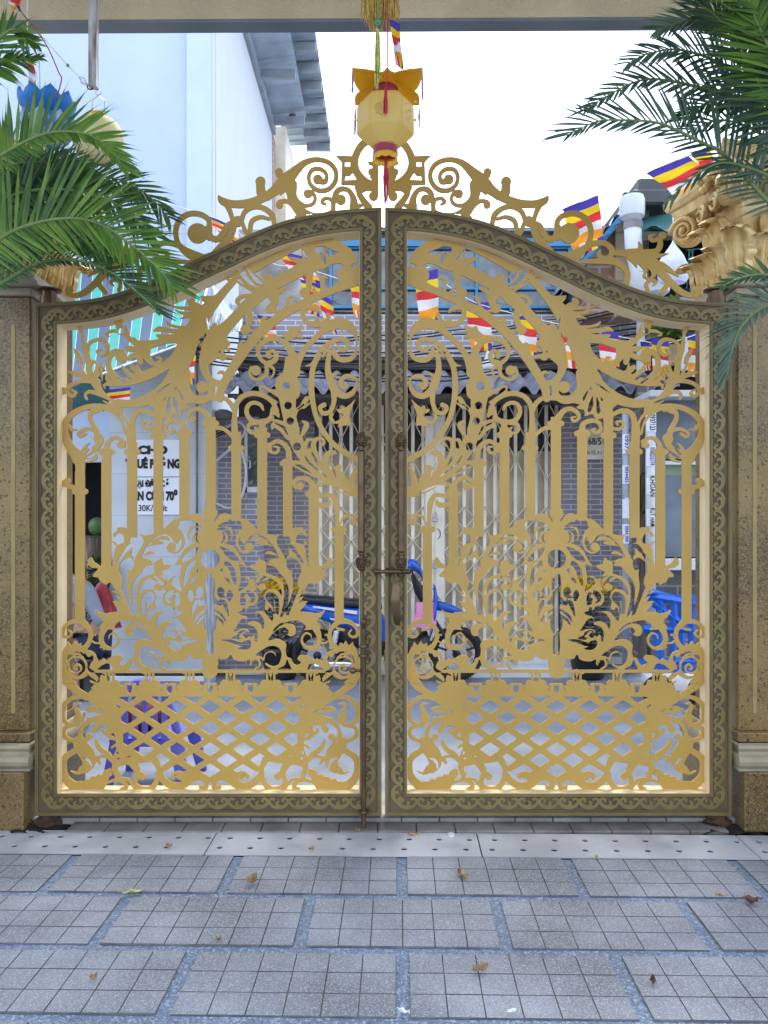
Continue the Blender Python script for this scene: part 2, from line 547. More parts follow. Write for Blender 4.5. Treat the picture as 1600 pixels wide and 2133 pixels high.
        p.S("328,1360,20 335,1420,18 380,1452,20 428,1430,22 430,1395,22 400,1378,26 378,1402,22 395,1420,26")
        p.C("385,1275,6 430,1280,10 468,1310,6;480,1320,8 520,1340,22 530,1310,8;488,1400,8 510,1430,24 545,1440,6;490,1470,8 520,1500,20 555,1520,8;410,1535,6 470,1600,18 485,1625,8")
    both(p, half)
    return p.soft(1, 1.05)

def lattice():
    p = Plate(110, 1385, 765, 1655)
    def half(at):
        at(60, 1380)
        p.G("570,200 620,150 700,160 745,175 800,225 1512,238 1512,1000 1420,968 1300,1000 1100,905 1050,825 870,850 740,790 722,640 690,520 640,420 500,330 470,275 520,225")
        for cx in (957, 1234, 1511):
            for cy in (370, 547, 724):
                p.G(f"{cx-88},{cy} {cx},{cy-57} {cx+88},{cy} {cx},{cy+57}", True)
        for cx, cy in ((1095, 459), (1372, 459), (1095, 636), (1372, 636), (1372, 813)):
            p.G(f"{cx-88},{cy} {cx},{cy-57} {cx+88},{cy} {cx},{cy+57}", True)
        p.G("765,455 820,402 904,459 820,518 768,490;783,600 820,580 904,636 820,693 783,672;1035,800 1095,758 1178,813 1083,878;1511,843 1600,900 1511,957 1422,900;1237,848 1320,900 1240,935 1140,975 1105,925", True)
        p.G("738,290 898,284 830,340;1015,284 1172,284 1095,340;1290,284 1455,284 1375,340", True)
        p.G("1288,1000 1310,985 1390,938 1395,948 1318,992", True)
        p.C("728,355,8 750,375,18")
        # blossoms along the rail
        for cx in (670, 1005, 1340):
            p.S(f"{cx},70,30 {cx},160,30;{cx-52},90,20 {cx-30},75,26;{cx-30},85,22 {cx-30},160,20;{cx+30},85,22 {cx+30},160,20;{cx},215,150;{cx-55},178,66;{cx+55},178,66;{cx-72},215,50;{cx+72},215,50;{cx-95},205,30 {cx-80},235,30;{cx+95},205,30 {cx+80},235,30")
            p.C(f"{cx-14},108,6 {cx-12},130,16 {cx-10},158,6;{cx+14},108,6 {cx+12},130,16 {cx+10},158,6")
        for cx in (838, 1172, 1511):
            p.S(f"{cx-45},240,40 {cx-35},190,36;{cx+45},240,40 {cx+35},190,36;{cx},184,26;{cx-22},182,20;{cx+22},182,20;{cx-50},186,16;{cx+50},186,16")
            p.C(f"{cx},215,20 {cx},240,30")
        p.S("620,150,70 600,110,10;560,190,40 520,215,12;600,175,40 560,185,10")
        # leg of the medallion
        p.S("275,70,50 325,165,80 400,235,56 480,290,60"); p.C("412,172,10 480,245,16;360,120,6 390,128,10")
        # scrollwork beside the lattice
        p.S("475,292,30 380,292,36 308,335,42 278,410,42 290,480,36 332,515,32 400,522,26;395,525,26 310,540,32 286,580,34 300,625,34 370,655,36 420,660,60;285,590,30 330,640,20 380,662,14")
        p.S("412,472,88;412,430,44 384,370,32 398,345,24 435,346,12")
        p.S("462,388,12 520,395,62 590,405,66 650,412,60 690,440,30"); p.C("520,420,6 580,432,14 640,436,6;545,380,4 575,395,10;600,385,4 640,410,10 650,430,6")
        p.S("720,450,90 620,462,64 530,478,44 455,530,34 428,600,38 440,660,56;490,470,30 530,465,10")
        p.S("680,500,60 590,508,40 545,562,54;620,495,40 560,510,30;700,560,60 640,590,40 612,560,24 632,548,10;740,650,14 680,625,36 640,590,30;700,540,40 650,545,10")
        p.S("558,628,6 565,680,36 605,735,46 670,770,32 712,838,8;690,710,20 720,690,24 750,720,40 720,790,40 710,840,20")
        p.S("400,650,60 432,700,118 482,765,128 500,840,104 470,885,80;500,620,56;470,650,40 500,620,40"); p.C("448,800,6 490,812,22 515,850,16 518,885,6;735,745,8 738,760,18")
        p.S("385,735,50 305,790,56 282,865,56 300,960,66 370,1030,80 430,1030,80;470,880,70 405,925,26 345,905,10;410,910,20 430,880,30")
        p.G("350,1060 400,1030 440,1000 470,968 500,975 520,950 560,950 575,928 610,935 625,900 680,880 700,935 660,1000 620,1060")
        p.S("720,840,50 715,890,50 735,950,40;555,800,40 600,785,24 650,790,24 700,835,20;560,800,40 590,840,24"); p.C("660,1000,8 690,960,30 715,955,6;765,828,10 800,805,20 840,785,10")
        p.S("640,1010,16 720,980,32 780,990,40 812,1040,34 765,1055,20;770,968,24 830,980,26 880,1040,30 940,1058,36;730,960,30 760,910,8")
        p.S("745,840,60 830,822,62 885,872,62 905,935,46 880,1000,36 930,1052,44 1020,1050,50 1072,970,44 1082,890,44 1050,815,60;890,1000,30 888,945,28 930,922,26 968,950,24;945,955,56")
        p.S("1080,930,52 1130,990,62 1200,1030,62 1290,1022,62 1350,985,44 1420,962,44 1470,990,42 1482,1040,30;1482,1035,36 1430,1052,26;1430,1035,30;1295,992,40 1280,935,36 1232,920,28 1195,945,26 1205,975,18;1300,1000,40 1420,925,40;1490,960,30 1490,1000,30")
    both(p, half)
    p.flip = None
    return p.soft(1, .45)

BARS = [(156, 176, 948, 1296), (211, 231, 934, 1190), (264.5, 285, 920, 1120), (319.5, 339, 835, 1115), (373.5, 394, 895, 1085), (428, 449, 868, 1070),
        (482, 502, 900, 1085), (536, 556, 890, 1110), (589.5, 609, 955, 1118), (643, 662.5, 1015, 1190), (697, 716, 1095, 1300)]
COLL = [1024, 941, 941, 907, 903, 882, 933, 906, 965, 1030, 1103]
def bar(i):
    a, b, t, u = BARS[i]
    p = Plate(a - 20, t - 15, b + 20, u + 12)
    p.at(0, 0, 1)
    p.G(f"{a},{t} {b},{t} {b},{u} {a},{u}")
    y = COLL[i]
    p.S(f"{a-1},{y},12 {b+1},{y},12")
    return p.soft()

def scrolls():
    """upper part of a leaf: dragons, flower stem, scroll heads of the bars"""
    p = Plate(112, 480, 752, 1130)
    p.at(60, 420)
    p.S("1330,1120,160 1275,1230,112 1200,1320,84 1080,1400,84 940,1460,92 800,1500,72 700,1512,54 640,1520,30")
    p.S("1330,1150,170 1292,1300,152 1222,1440,134 1140,1550,112 1000,1642,92 860,1682,76 740,1675,66")
    p.S("1275,1440,150 1292,1560,104 1360,1632,82 1450,1652,68 1530,1610,50;1500,1540,60 1530,1620,44")
    p.S("1130,855,6 1250,882,26 1400,890,44;1190,882,6 1270,925,28 1400,930,44;1250,980,8 1310,958,26 1400,960,44;1140,990,8 1165,1022,30 1240,1042,26 1340,1048,40;1030,1080,8 1085,1060,48 1160,1072,42 1310,1085,50;1060,1110,12 1090,1120,40 1180,1122,30")
    p.S("1300,1140,80 1150,1152,62 1050,1180,64 950,1195,86 890,1180,50;1130,1120,30 1280,1105,20")
    p.S("875,1145,40 900,1185,50;840,1125,24 860,1170,24;798,1218,16 840,1225,56 905,1232,30;812,1318,12 848,1295,48 915,1258,46;925,1240,60 925,1300,62 930,1338,46;955,1240,120;970,1240,70 992,1310,60 1040,1350,40 1092,1330,32 1090,1298,26 1058,1298,20")
    p.S("905,1195,54 845,1150,42 795,1100,38 760,1055,40;765,1075,76;745,965,64 750,1040,60;745,1078,36 690,1076,30 650,1092,26 640,1112,24 668,1118,14;798,1018,8 812,1060,30 830,1130,30;735,1000,50 700,990,10"); p.C("765,1075,48")
    p.S("412,1030,46 440,1090,30 452,1160,32 462,1240,44;488,1250,30 500,1182,32 560,1150,32 620,1152,42 655,1200,38 642,1258,36 600,1280,28 568,1252,28 592,1232,28")
    p.S("465,1220,52 492,1320,54 505,1420,54 545,1490,80 590,1560,80;368,1212,6 408,1275,48 440,1340,20;405,1265,24 425,1360,22 462,1440,30;325,1415,8 380,1430,46 450,1455,46 545,1500,60")
    p.S("520,1470,26 508,1390,26 522,1340,30 552,1332,28 566,1372,24 545,1435,24;560,1480,22 576,1395,28 602,1362,26 612,1392,22 580,1450,24")
    p.S("610,1440,16 600,1500,30 590,1560,40;605,1560,90 640,1640,70 720,1690,50")
    p.C("598,1470,8 612,1560,14 660,1650,10;640,1540,8 650,1590,10 700,1660,6")
    p.S("770,1292,104;775,1260,60 730,1250,56 688,1268,52 662,1320,46 668,1395,52 705,1450,62 750,1490,60;778,1368,18 822,1425,44 890,1465,40;868,1380,50 918,1420,54 960,1445,30;905,1350,14 912,1400,30;760,1502,60 690,1502,42 650,1472,36 664,1432,30 690,1448,26 672,1470,16"); p.C("800,1448,6 850,1480,14;745,1470,6 800,1510,14")
    p.at(60, 780)
    p.S("570,60,60 480,52,42 400,62,38 342,92,36 318,138,40;318,150,36 360,182,32 388,150,28 356,126,22;270,135,70 318,135,44")
    p.S("480,205,24 468,170,26 510,142,36 600,172,40 720,245,40;600,90,40 640,170,40 720,230,30"); p.C("600,70,6 625,130,14 690,200,6;500,172,6 580,190,14 690,235,6")
    p.S("740,290,70 752,300,60;770,310,16 762,280,40;745,230,60 735,300,60")
    p.S("820,480,64 800,400,64 735,318,66 630,272,56 510,266,48 405,302,52 325,365,58 298,440,62 308,530,66 345,610,84 400,670,100;410,690,120 425,740,88 425,800,82")
    p.C("820,470,20 790,380,14 750,338,6")
    p.S("400,945,50 330,932,42 286,916,36;320,890,62;290,900,40 272,905,50;280,440,50 272,500,30")
    p.S("560,292,64 512,322,42 512,375,40 545,440,46 568,500,50;580,535,92;565,465,40 472,455,36 412,490,32 428,520,28 468,496,34;338,420,18 352,455,34 402,460,16;300,420,30 330,440,20")
    p.S("590,560,60 560,610,54 470,660,60 420,690,60;420,690,60 490,715,44 550,695,42 562,665,22;450,640,40 480,590,26 510,570,10;600,290,40 620,310,10"); p.C("475,668,6 510,630,16 522,598,6;410,705,6 470,716,14 520,700,6")
    p.S("645,640,64 652,580,42 690,535,36 740,530,36 790,562,40;762,590,60;790,560,30 792,600,26")
    p.S("858,590,70 855,520,72 858,420,52 875,340,50 930,302,46 995,310,44 1050,345,30;1045,450,34 985,455,32 950,420,30 968,390,28 1008,396,24 1000,420,22;830,440,40 850,600,70")
    p.G("1100,130 1240,130 1290,225 1342,262 1335,285 1280,300 1272,350 1212,332 1180,372 1122,362 1108,312 1050,285 1000,250 1010,225 1060,200", smooth=True)
    p.S("1075,240,80 1075,330,70")
    p.C("1103,300,30 1110,262,34 1140,190,4;1160,308,32 1160,262,32 1174,190,4;1236,300,26 1222,252,34 1210,185,4;1250,136,4 1285,205,20 1338,262,8;1070,150,4 1140,100,12 1175,80,6")
    p.S("1512,430,64 1500,370,62 1450,302,48 1392,286,42 1335,318,40 1325,365,32 1365,390,28 1382,362,26 1352,352,18;1292,490,66 1290,420,48 1248,390,46 1190,386,40 1150,410,36 1142,460,32 1180,486,30 1212,462,26 1186,448,18")
    p.S("1120,250,70 1090,380,60")
    p.at(420, 420)
    p.S("300,610,40 260,665,60 200,730,66 140,800,78 60,880,116 0,960,146 -40,1050,170 -100,1150,170;-14,782,8 35,812,62 120,810,60;-90,800,10 -100,840,46 -40,880,80;-75,815,40")
    p.S("186,636,8 255,622,26 318,680,22 445,752,26;270,560,36 330,640,34 400,702,30 490,725,26;345,520,36 395,615,30 450,680,26 520,700,20;385,500,50 430,590,22 505,655,16;200,640,20 270,665,40")
    p.S("450,545,80 560,490,60 680,430,56 800,392,10;400,560,20 445,570,40")
    p.S("920,510,130 785,590,112 660,655,104 540,725,104 430,820,114 330,910,94 235,1010,94 140,1110,130;575,790,60 700,720,30")
    p.G("825,400 955,335 1080,308 1170,336 1250,395 1296,470 1296,520 1230,552 1195,540 1150,512 1090,522 1020,560 920,590 850,540")
    p.G("948,378 1010,370 1142,425 1060,452 1050,432 1010,408 962,432 944,402", True); p.C("998,445,30 1020,470,30 1028,515,6;1240,545,20 1275,520,14")
    p.S("835,360,30 858,430,30 915,490,50;895,340,46 885,430,44 925,500,50;960,330,60 905,380,40;715,460,8 770,482,44 870,515,70;880,420,8 912,470,8"); p.C("840,400,4 865,450,14 905,480,4")
    p.S("905,560,64 895,660,58 890,730,44 865,755,30;858,758,90;930,700,14 945,740,26")
    p.S("1300,650,86 1200,692,84 1080,742,62 950,795,72 830,855,74 680,935,78 540,1042,82 420,1162,84 320,1292,84 230,1432,78 165,1560,72 150,1640,66")
    p.S("1208,612,160;1002,745,30 1005,672,36 1020,628,36 1052,642,12;1290,560,60 1290,640,100;915,725,10 950,755,40")
    p.S("600,725,60 612,800,72 592,880,56;575,890,84;600,905,34 650,912,26 690,892,26 715,850,32 732,800,34 765,792,12;385,905,60 405,970,56 370,1060,50;362,1066,88;400,1065,26 450,1084,26 490,1062,32 508,990,38 530,962,32 552,972,10;545,632,78;545,640,70 550,720,80;420,775,24 330,790,38 294,832,40 322,868,24")
    p.S("150,1110,120 110,1185,200 62,1262,150 22,1340,92 30,1420,64 80,1492,56 150,1512,50;110,1100,150;105,1030,50 110,1070,60;40,1070,30 70,1095,60;210,1180,60;222,1232,40;172,1290,72;215,1290,36 278,1292,30 308,1240,36 320,1190,40 352,1186,12;-20,1190,12 60,1190,60;0,1262,12 70,1240,60;0,1310,10 40,1290,50;128,1430,12 168,1420,34 200,1450,42 192,1500,46")
    p.C("40,970,6 60,1060,10;-12,1150,20 0,1130,8;150,1250,12")
    p.S("5,1545,104;75,1490,60 88,1560,50 60,1620,50;80,1490,60 150,1520,50 190,1510,50")
    # flower stem
    p.G("700,1290 690,1420 640,1450 612,1510 618,1575 650,1640 800,1640 824,1520 790,1450 790,1300", smooth=True)
    p.S("775,1420,100 775,1340,70 742,1242,62 692,1172,52 620,1142,42 540,1152,46 480,1202,46 470,1262,38 492,1312,36 545,1352,40 600,1392,24 592,1450,18 552,1480,8")
    p.S("545,1350,50 608,1322,46 622,1272,42 592,1242,36 552,1262,38 560,1285,50;452,1406,88;540,1365,40 540,1430,36 500,1472,32 440,1480,30 398,1432,28 412,1378,24")
    p.S("790,1400,60 805,1330,62 850,1240,52 922,1160,48 992,1092,54 1062,1035,84 1150,1012,94 1222,1035,84 1272,1085,54 1290,1140,24;1055,945,46;1055,960,40;1180,1090,8 1160,1050,30;1110,1090,8 1100,1050,30")
    p.S("1045,1010,66 950,1022,56 880,1005,46 845,950,46 846,890,46 905,880,44 955,905,34 965,925,14;965,1000,60 950,970,10;870,870,60 890,850,50")
    p.G("690,1142 670,1112 720,1072 732,1030 775,1045 840,1020 832,1078 805,1095 845,1112 848,1140 780,1132 712,1170")
    p.S("703,1280,6 695,1400,30 690,1450,50")
    p.S("1290,1130,20 1288,1200,18 1280,1270,34 1230,1312,48 1150,1312,48 1105,1262,52 1100,1230,30;1000,1240,34 1062,1178,42 1130,1150,42 1200,1152,46 1222,1200,42 1190,1236,40 1150,1228,34 1140,1200,24;1010,1290,26 1040,1240,26 1100,1200,20;1060,1280,20 1055,1230,20")
    p.S("850,1370,6 920,1352,30 972,1262,30 1022,1192,26;985,1275,36 932,1372,48 916,1480,52 914,1600,52;1062,1270,42 1050,1370,50 1062,1452,62 1095,1545,74;1070,1465,40 1112,1440,30 1145,1412,10;1090,1500,40 1122,1478,8")
    p.S("1100,1560,70 1172,1615,56 1240,1605,50 1285,1550,36 1292,1485,24 1250,1456,38 1195,1456,40 1156,1510,42 1180,1550,40 1212,1530,30 1190,1512,16")
    p.at(420, 780)
    p.S("914,40,52 916,150,52 932,260,48 962,370,48 1012,470,48 1092,572,48 1182,642,50 1300,708,52;1100,110,60 1102,230,44 1070,308,42 1012,322,42 985,275,40 1022,252,44")
    p.G("1295,180 1250,232 1200,272 1165,252 1158,285 1115,285 1140,320 1182,330 1152,372 1112,390 1092,352 1110,322 1068,322 1058,370 1090,410 1140,412 1130,447 1182,430 1212,425 1246,432 1236,330 1262,260")
    p.S("705,95,176 720,250,134 740,390,114 792,560,116 855,680,104 955,790,104 1080,880,114 1200,950,104 1300,985,90;790,100,70"); p.C("705,95,62;720,258,60;738,387,58;795,600,62")
    p.S("650,160,70 565,130,30 505,96,26 486,128,22 540,172,22 625,232,24;625,300,44 590,230,42 520,176,46 430,156,46 345,180,46 292,240,46 278,310,42 272,400,52 276,500,62 286,600,72;-120,215,70 0,200,54 100,196,42 182,196,42 240,240,46 268,300,40")
    p.S("598,290,54 578,360,48 512,395,48 422,386,46 375,322,42 386,260,40 432,234,38 490,252,36 512,294,22;470,400,42 402,412,38 386,460,32 420,490,28 462,470,26 446,444,24;510,395,60 500,470,52 503,500,78")
    p.S("770,320,60 830,272,44 872,205,46 895,190,10;830,480,20 840,425,28 868,398,26 890,402,10;800,520,50 850,470,52 872,415,50 835,385,14;895,240,20 800,330,12"); p.C("800,290,6 850,250,12;820,500,6 830,440,20 848,410,10;800,330,10 820,300,14 850,290,8")
    p.S("722,525,50 662,452,52 602,420,52 584,462,10;560,370,10 622,388,34 700,415,44;590,280,10 640,330,30;590,310,10 640,350,24;640,420,30 700,480,24"); p.C("612,404,6 680,440,14 715,500,6;596,340,4 630,365,8")
    p.S("1060,825,50 965,705,54 932,605,50 948,545,40 1000,532,30 1022,570,28 988,592,22;870,690,44 862,605,42 882,550,36 918,542,26;1085,850,66 1032,745,52 1042,672,52 1092,648,46 1124,660,16;1185,885,76 1122,792,54 1152,770,40;1250,935,66 1262,850,52 1295,770,24;900,630,40 920,700,50;1060,760,40 1062,715,30")
    p.C("920,650,8 950,710,18 975,755,6;1075,790,4 1062,740,8 1072,705,6;862,680,6 900,740,12 1040,850,4;1115,850,4 1105,800,8")
    p.S("760,735,44 830,738,36 902,792,32 1010,868,40;955,940,14 1040,912,32 1130,942,28 1230,992,20;770,760,20 880,820,24 1000,870,20;940,930,26 1000,905,20 1140,960,16"); p.C("1000,925,4 1080,930,10 1215,990,12")
    p.S("725,720,56 726,645,52 690,582,46 630,556,42 572,582,36 540,592,50;562,600,50 580,645,32 626,650,30 640,610,28 604,600,22;540,640,30 560,640,20;930,1000,64 922,915,52 872,867,46 812,866,40 765,895,44;820,928,74;765,905,44 782,945,30")
    p.S("1132,1290,50 1132,1200,36 1122,1080,52 1090,1014,44 1040,1005,38 985,1020,30;965,1080,50 1000,1088,44 1050,1085,50 1072,1050,20;1155,1250,14 1182,1192,28 1232,1172,30 1300,1185,24;1262,1230,64;970,960,20 1000,1010,20;1290,1225,40;1110,1290,30 1180,1290,30 1190,1265,10")
    p.S("105,440,44 180,452,38 232,492,36 265,530,30")
    return p.soft(1, .65)

def crest():
    p = Plate(112, 270, 790, 650)
    p.at(420, 280)
    p.S("1500,18,60 1420,35,62 1340,80,62 1290,160,62 1272,240,70 1300,320,62 1370,385,50 1450,412,40")
    p.G("1112,172 1250,178 1300,180 1310,330 1340,380 1440,392 1468,415 1468,450 1330,450 1322,425 1160,418 1168,230")
    p.C("1200,238,10 1230,238,10;1198,255,10 1232,255,10"); p.G("1194,380 1200,345 1238,342 1258,318 1292,375", True); p.G("1196,226 1236,226 1236,266 1196,266", True)
    p.S("1448,190,54 1448,500,54;1385,225,8 1425,240,30;1415,310,60;1390,240,10 1440,250,30;1410,350,20 1440,380,30")
    p.S("1335,430,60 1312,482,52 1342,540,54 1392,605,66;1340,470,30 1378,452,30 1440,455,40;1432,512,80;1292,440,40 1320,500,40")
    p.S("1272,610,84 1262,525,56 1222,462,42 1160,452,46 1120,485,50 1102,545,42 1095,640,44;1160,542,88;1092,590,32 1080,542,32 1030,530,32 1002,560,32 1032,580,22;1095,622,12 1030,652,14 930,655,14 830,602,10;1260,600,60 1330,590,30")
    p.S("138,505,8 170,552,62 260,577,64 380,572,72 500,532,72 600,472,82 690,390,116 770,312,84 860,232,54 960,206,42 1060,232,42 1116,300,42 1116,382,42 1062,450,42 982,466,42 912,422,38 892,352,36 922,292,36 990,286,36 1040,330,34 1030,390,42 975,382,60;968,372,84")
    p.S("742,420,110 760,500,64 802,562,44 870,592,32 930,572,32 946,522,32 918,478,40;885,492,76;760,540,74 802,600,84 842,650,64 800,700,60;800,640,54 752,582,42 700,552,36 650,560,40;648,585,64;800,620,40 900,655,16;720,440,60 740,520,60")
    p.S("490,392,88;488,400,74 495,480,84;520,405,24;645,312,70;642,335,50 690,365,70;560,545,8 590,500,40;650,505,8 690,450,50")
    p.S("155,535,30 222,612,48 255,700,42 266,762,52 232,852,64 190,930,60;330,715,40 360,642,42 432,602,42 512,610,46 582,662,52 602,722,46 612,775,46;400,820,40 418,722,42 490,686,36 562,702,30;340,735,36 362,800,42 402,850,44;300,722,92;380,590,30 470,605,30")
    p.S("270,735,54 212,762,54 172,832,54 122,872,54 72,845,54 55,775,54;200,900,80 100,1000,60")
    p.at(60, 420)
    p.S("1405,262,172;1485,280,54 1500,300,50;1506,240,50 1498,152,48 1430,104,48 1342,98,48 1262,142,48 1224,232,48 1242,342,48 1312,432,50 1400,472,54 1500,455,60 1600,420,60")
    # outer end of the crest, drawn from the other leaf and turned over
    p.at(1150, 280, 4.0, 1597)
    p.S("90,1005,20 230,962,42 330,912,50 430,902,46 498,950,46 490,1010,42 432,1032,42 392,1002,40 402,962,20;190,1060,30 350,1056,44 500,1052,64 580,1090,54 632,1160,48 622,1240,48;60,1020,30 150,1010,30 240,985,30")
    p.S("500,985,40 620,990,64 720,1010,124 800,1015,80;730,1022,120;720,888,6 738,935,40 722,990,60;540,968,6 660,962,26 720,970,40;780,982,54 868,972,52 905,920,46 892,870,40 842,882,34 820,850,32 850,832,22;925,840,62;895,870,30")
    p.S("790,1015,50 900,1008,36 975,990,8;840,1045,44 950,1110,54 1062,1186,6;775,1055,74 860,1120,64 930,1170,64 1000,1242,58 1080,1312,54 1170,1342,42 1222,1322,36 1232,1282,30;1200,1290,56;750,1080,44 782,1130,30 768,1180,26 800,1196,22;830,1095,44 852,1170,34 820,1186,16;962,1190,54 962,1250,48 915,1310,48;800,1300,34 788,1242,36 830,1210,32 868,1230,28 846,1256,20;615,1018,8 680,1060,32 712,1112,6;700,1050,50;880,1120,40 900,1080,8")
    p.flip = None
    return p.soft(1, .4)

TOP = [(75, 632), (98, 631.5), (122, 630), (172, 626), (210, 620), (247, 610), (285, 597), (322, 582), (360, 565), (410, 540), (460, 517), (520, 489), (575, 467), (620, 454), (670, 444), (720, 437.5), (792, 433)]
FX0, FX1, FY1 = 73.5, 794.8, 1698.5
def frame_loop(off):
    """closed outline of the frame, moved inwards by off (drawing units)"""
    c = cr(TOP, 6)
    top = [(float(a[0]), float(a[1])) for a in c]
    pts = []
    n = len(top)
    for i, (x, y) in enumerate(top):
        a, b = top[max(i - 1, 0)], top[min(i + 1, n - 1)]
        tx, ty = b[0] - a[0], b[1] - a[1]
        L = math.hypot(tx, ty)
        pts.append((x - ty / L * off, y + tx / L * off))
    xa, xb = FX0 + off, FX1 - off
    def yat(x):
        for (ax, ay), (bx, by) in zip(pts[:-1], pts[1:]):
            if ax <= x <= bx: return ay + (by - ay) * (x - ax) / (bx - ax)
        return pts[0][1] if x < pts[0][0] else pts[-1][1] + 0
    mid = [q for q in pts if xa + .5 < q[0] < xb - .5]
    return [(xa, yat(xa))] + mid + [(xb, yat(xb)), (xb, FY1 - off), (xa, FY1 - off)]

def ring(o0, o1, d0, d1):
    """solid band between two offsets, from depth d0 (front) to d1"""
    pl = Plate(50, 415, 815, 1720, 1.0)
    pl.at(0, 0, 1)
    A, B = frame_loop(o0), frame_loop(o1)
    vs, fs = [], []
    v2, ed = [], []
    for lp in (A, B):
        b, n = len(v2), len(lp)
        v2 += [Vector(p) for p in lp]
        ed += [(b + i, b + (i + 1) % n) for i in range(n)]
    vo, eo, fo, *_ = delaunay_2d_cdt(v2, ed, [], 0, 1e-5)
    def inside(lp, x, y):
        r = False
        for (ax, ay), (bx, by) in zip(lp, lp[1:] + lp[:1]):
            if (ay > y) != (by > y) and x < (bx - ax) * (y - ay) / (by - ay) + ax: r = not r
        return r
    tri = []
    for f in fo:
        cx, cy = sum(vo[i].x for i in f) / 3, sum(vo[i].y for i in f) / 3
        if inside(A, cx, cy) and not inside(B, cx, cy): tri.append(f)
    n = len(vo)
    vs = [P(v.x, v.y, 3.9) for v in vo]
    back = [Vector((v.x, d1, v.z)) for v in vs]
    vs = [Vector((v.x, d0, v.z)) for v in vs]
    cnt = {}
    for a, b, c in tri:
        fs.append((a, b, c)); fs.append((c + n, b + n, a + n))
        for e in ((a, b), (b, c), (c, a)):
            if (e[1], e[0]) in cnt: del cnt[(e[1], e[0])]
            else: cnt[e] = 1
    for a, b in cnt: fs.append((b, a, a + n, b + n))
    return vs + back, fs

def border():
    """running wave scroll laid along the middle of the frame"""
    pl = Plate(60, 420, 805, 1712, .6)
    pl.at(0, 0, 1)
    lp = frame_loop(23.5)
    # split at the corners so that each run turns the corner cleanly
    runs = [lp[:-3] + [lp[-3]], [lp[-3], lp[-2]], [lp[-2], lp[-1]], [lp[-1], lp[0]]]
    MOT = [[(-1, 4.5, 6), (2, 1.5, 5.6), (6.6, -4.2, 6.4), (16, -7.4, 7.6), (22.7, -6.4, 9.2), (28.4, -5.5, 8.4), (34, -1.8, 7.6), (39.2, 4, 7.5)],
           [(-1, 4, 6), (1.8, 8.8, 6), (6.2, 11.8, 4.6), (10, 9.8, 5.6)], [(17.5, -3, 7), (15.6, 1.8, 5.6), (18.6, 4.8, 4.2), (21.8, 6.8, 1)],
           [(39, 5.5, 7), (34, 11, 6), (30, 10.9, 6), (27, 7.6, 5.4), (29.4, 5.0, 4.4)]]
    for ri, rn in enumerate(runs):
        cum = [0.0]
        for a, b in zip(rn[:-1], rn[1:]): cum.append(cum[-1] + math.hypot(b[0] - a[0], b[1] - a[1]))
        L = cum[-1]
        rev = ri in (3,) 
        k = max(1, round(L / 41.2)); pit = L / k
        def at(s):
            s = min(max(s, -15), L + 15)
            i = 0
            while i < len(cum) - 2 and cum[i + 1] < s: i += 1
            t = (s - cum[i]) / (cum[i + 1] - cum[i] + 1e-9)
            a, b = rn[i], rn[i + 1]
            dx, dy = b[0] - a[0], b[1] - a[1]
            l = math.hypot(dx, dy)
            return a[0] + dx * t, a[1] + dy * t, dx / l, dy / l
        for q in range(k):
            for part in MOT:
                st = []
                for u, v, w in part:
                    uu = q * pit + u * pit / 41.2
                    if ri in (2, 3): uu = L - uu
                    x, y, tx, ty = at(uu)
                    st.append(f"{x - ty * v:.2f},{y + tx * v:.2f},{w}")   # inward lies to the right of travel
                pl.S(' '.join(st), n=4)
    return pl.soft()

def mirx(vs):
    ax = 2 * P(798.5, 0, 3.9).x
    return [Vector((ax - v[0], v[1], v[2])) for v in vs]

def gate_parts():
    out = []
    DP = 3.955
    def add(name, vf, m): out.append((name, vf[0], vf[1], m))
    fp, lp_, sp_ = floral(), lattice(), scrolls()
    lp_.less(fp); sp_.less(fp)
    add('floral_panel', fp.solid(DP, .010), 'gold')
    add('lattice_panel', lp_.solid(DP + .0002, .010), 'gold')
    add('scroll_panel', sp_.solid(DP + .0002, .010), 'gold')
    add('crest', crest().solid(DP + .001, .010), 'gold')
    for i in range(11):
        add('bar', bar(i).less(fp).less(sp_).solid(DP + .0004, .0095), 'gold')
    fr = MB()
    fr.add(*ring(0, 7.0, 3.893, 4.02)); fr.add(*ring(39.5, 45.5, 3.893, 4.02))
    fr.add(*ring(2.2, 4.2, 3.890, 3.8935)); fr.add(*ring(41.2, 43.6, 3.890, 3.8935))
    add('frame', (fr.v, fr.f), 'olive')
    add('frame_lining', ring(45.5, 46.6, 3.900, 4.014), 'cream')  # gold inner faces; the pale tone paints in light from behind the gate
    add('frame_panel', ring(7.0, 39.5, 3.902, 4.016), 'brown')
    add('scroll_border', border().solid(3.895, .008), 'relief')
    return out

def build_leaf(parts, root, mirror):
    objs = []
    for name, vs, fs, m in parts:
        if mirror:
            vs = mirx(vs); fs = [f[::-1] for f in fs]
        b = MB(); b.add(vs, fs)
        objs.append(b.build(name, M[m], root, fix=(m in ('olive', 'brown'))))
    return objs

GP = gate_parts()
gl = empty('gate_leaf', P(95, 1716, 3.96), 'left ornamental gold gate leaf with tall drop bolt beside its pull handle', 'gate', 'leaves of the ornamental gate')
gr = empty('gate_leaf', P(1505, 1716, 3.96), 'right ornamental gold gate leaf with curved hook hanging under the bolt', 'gate', 'leaves of the ornamental gate')
build_leaf(GP, gl, False)
build_leaf(GP, gr, True)
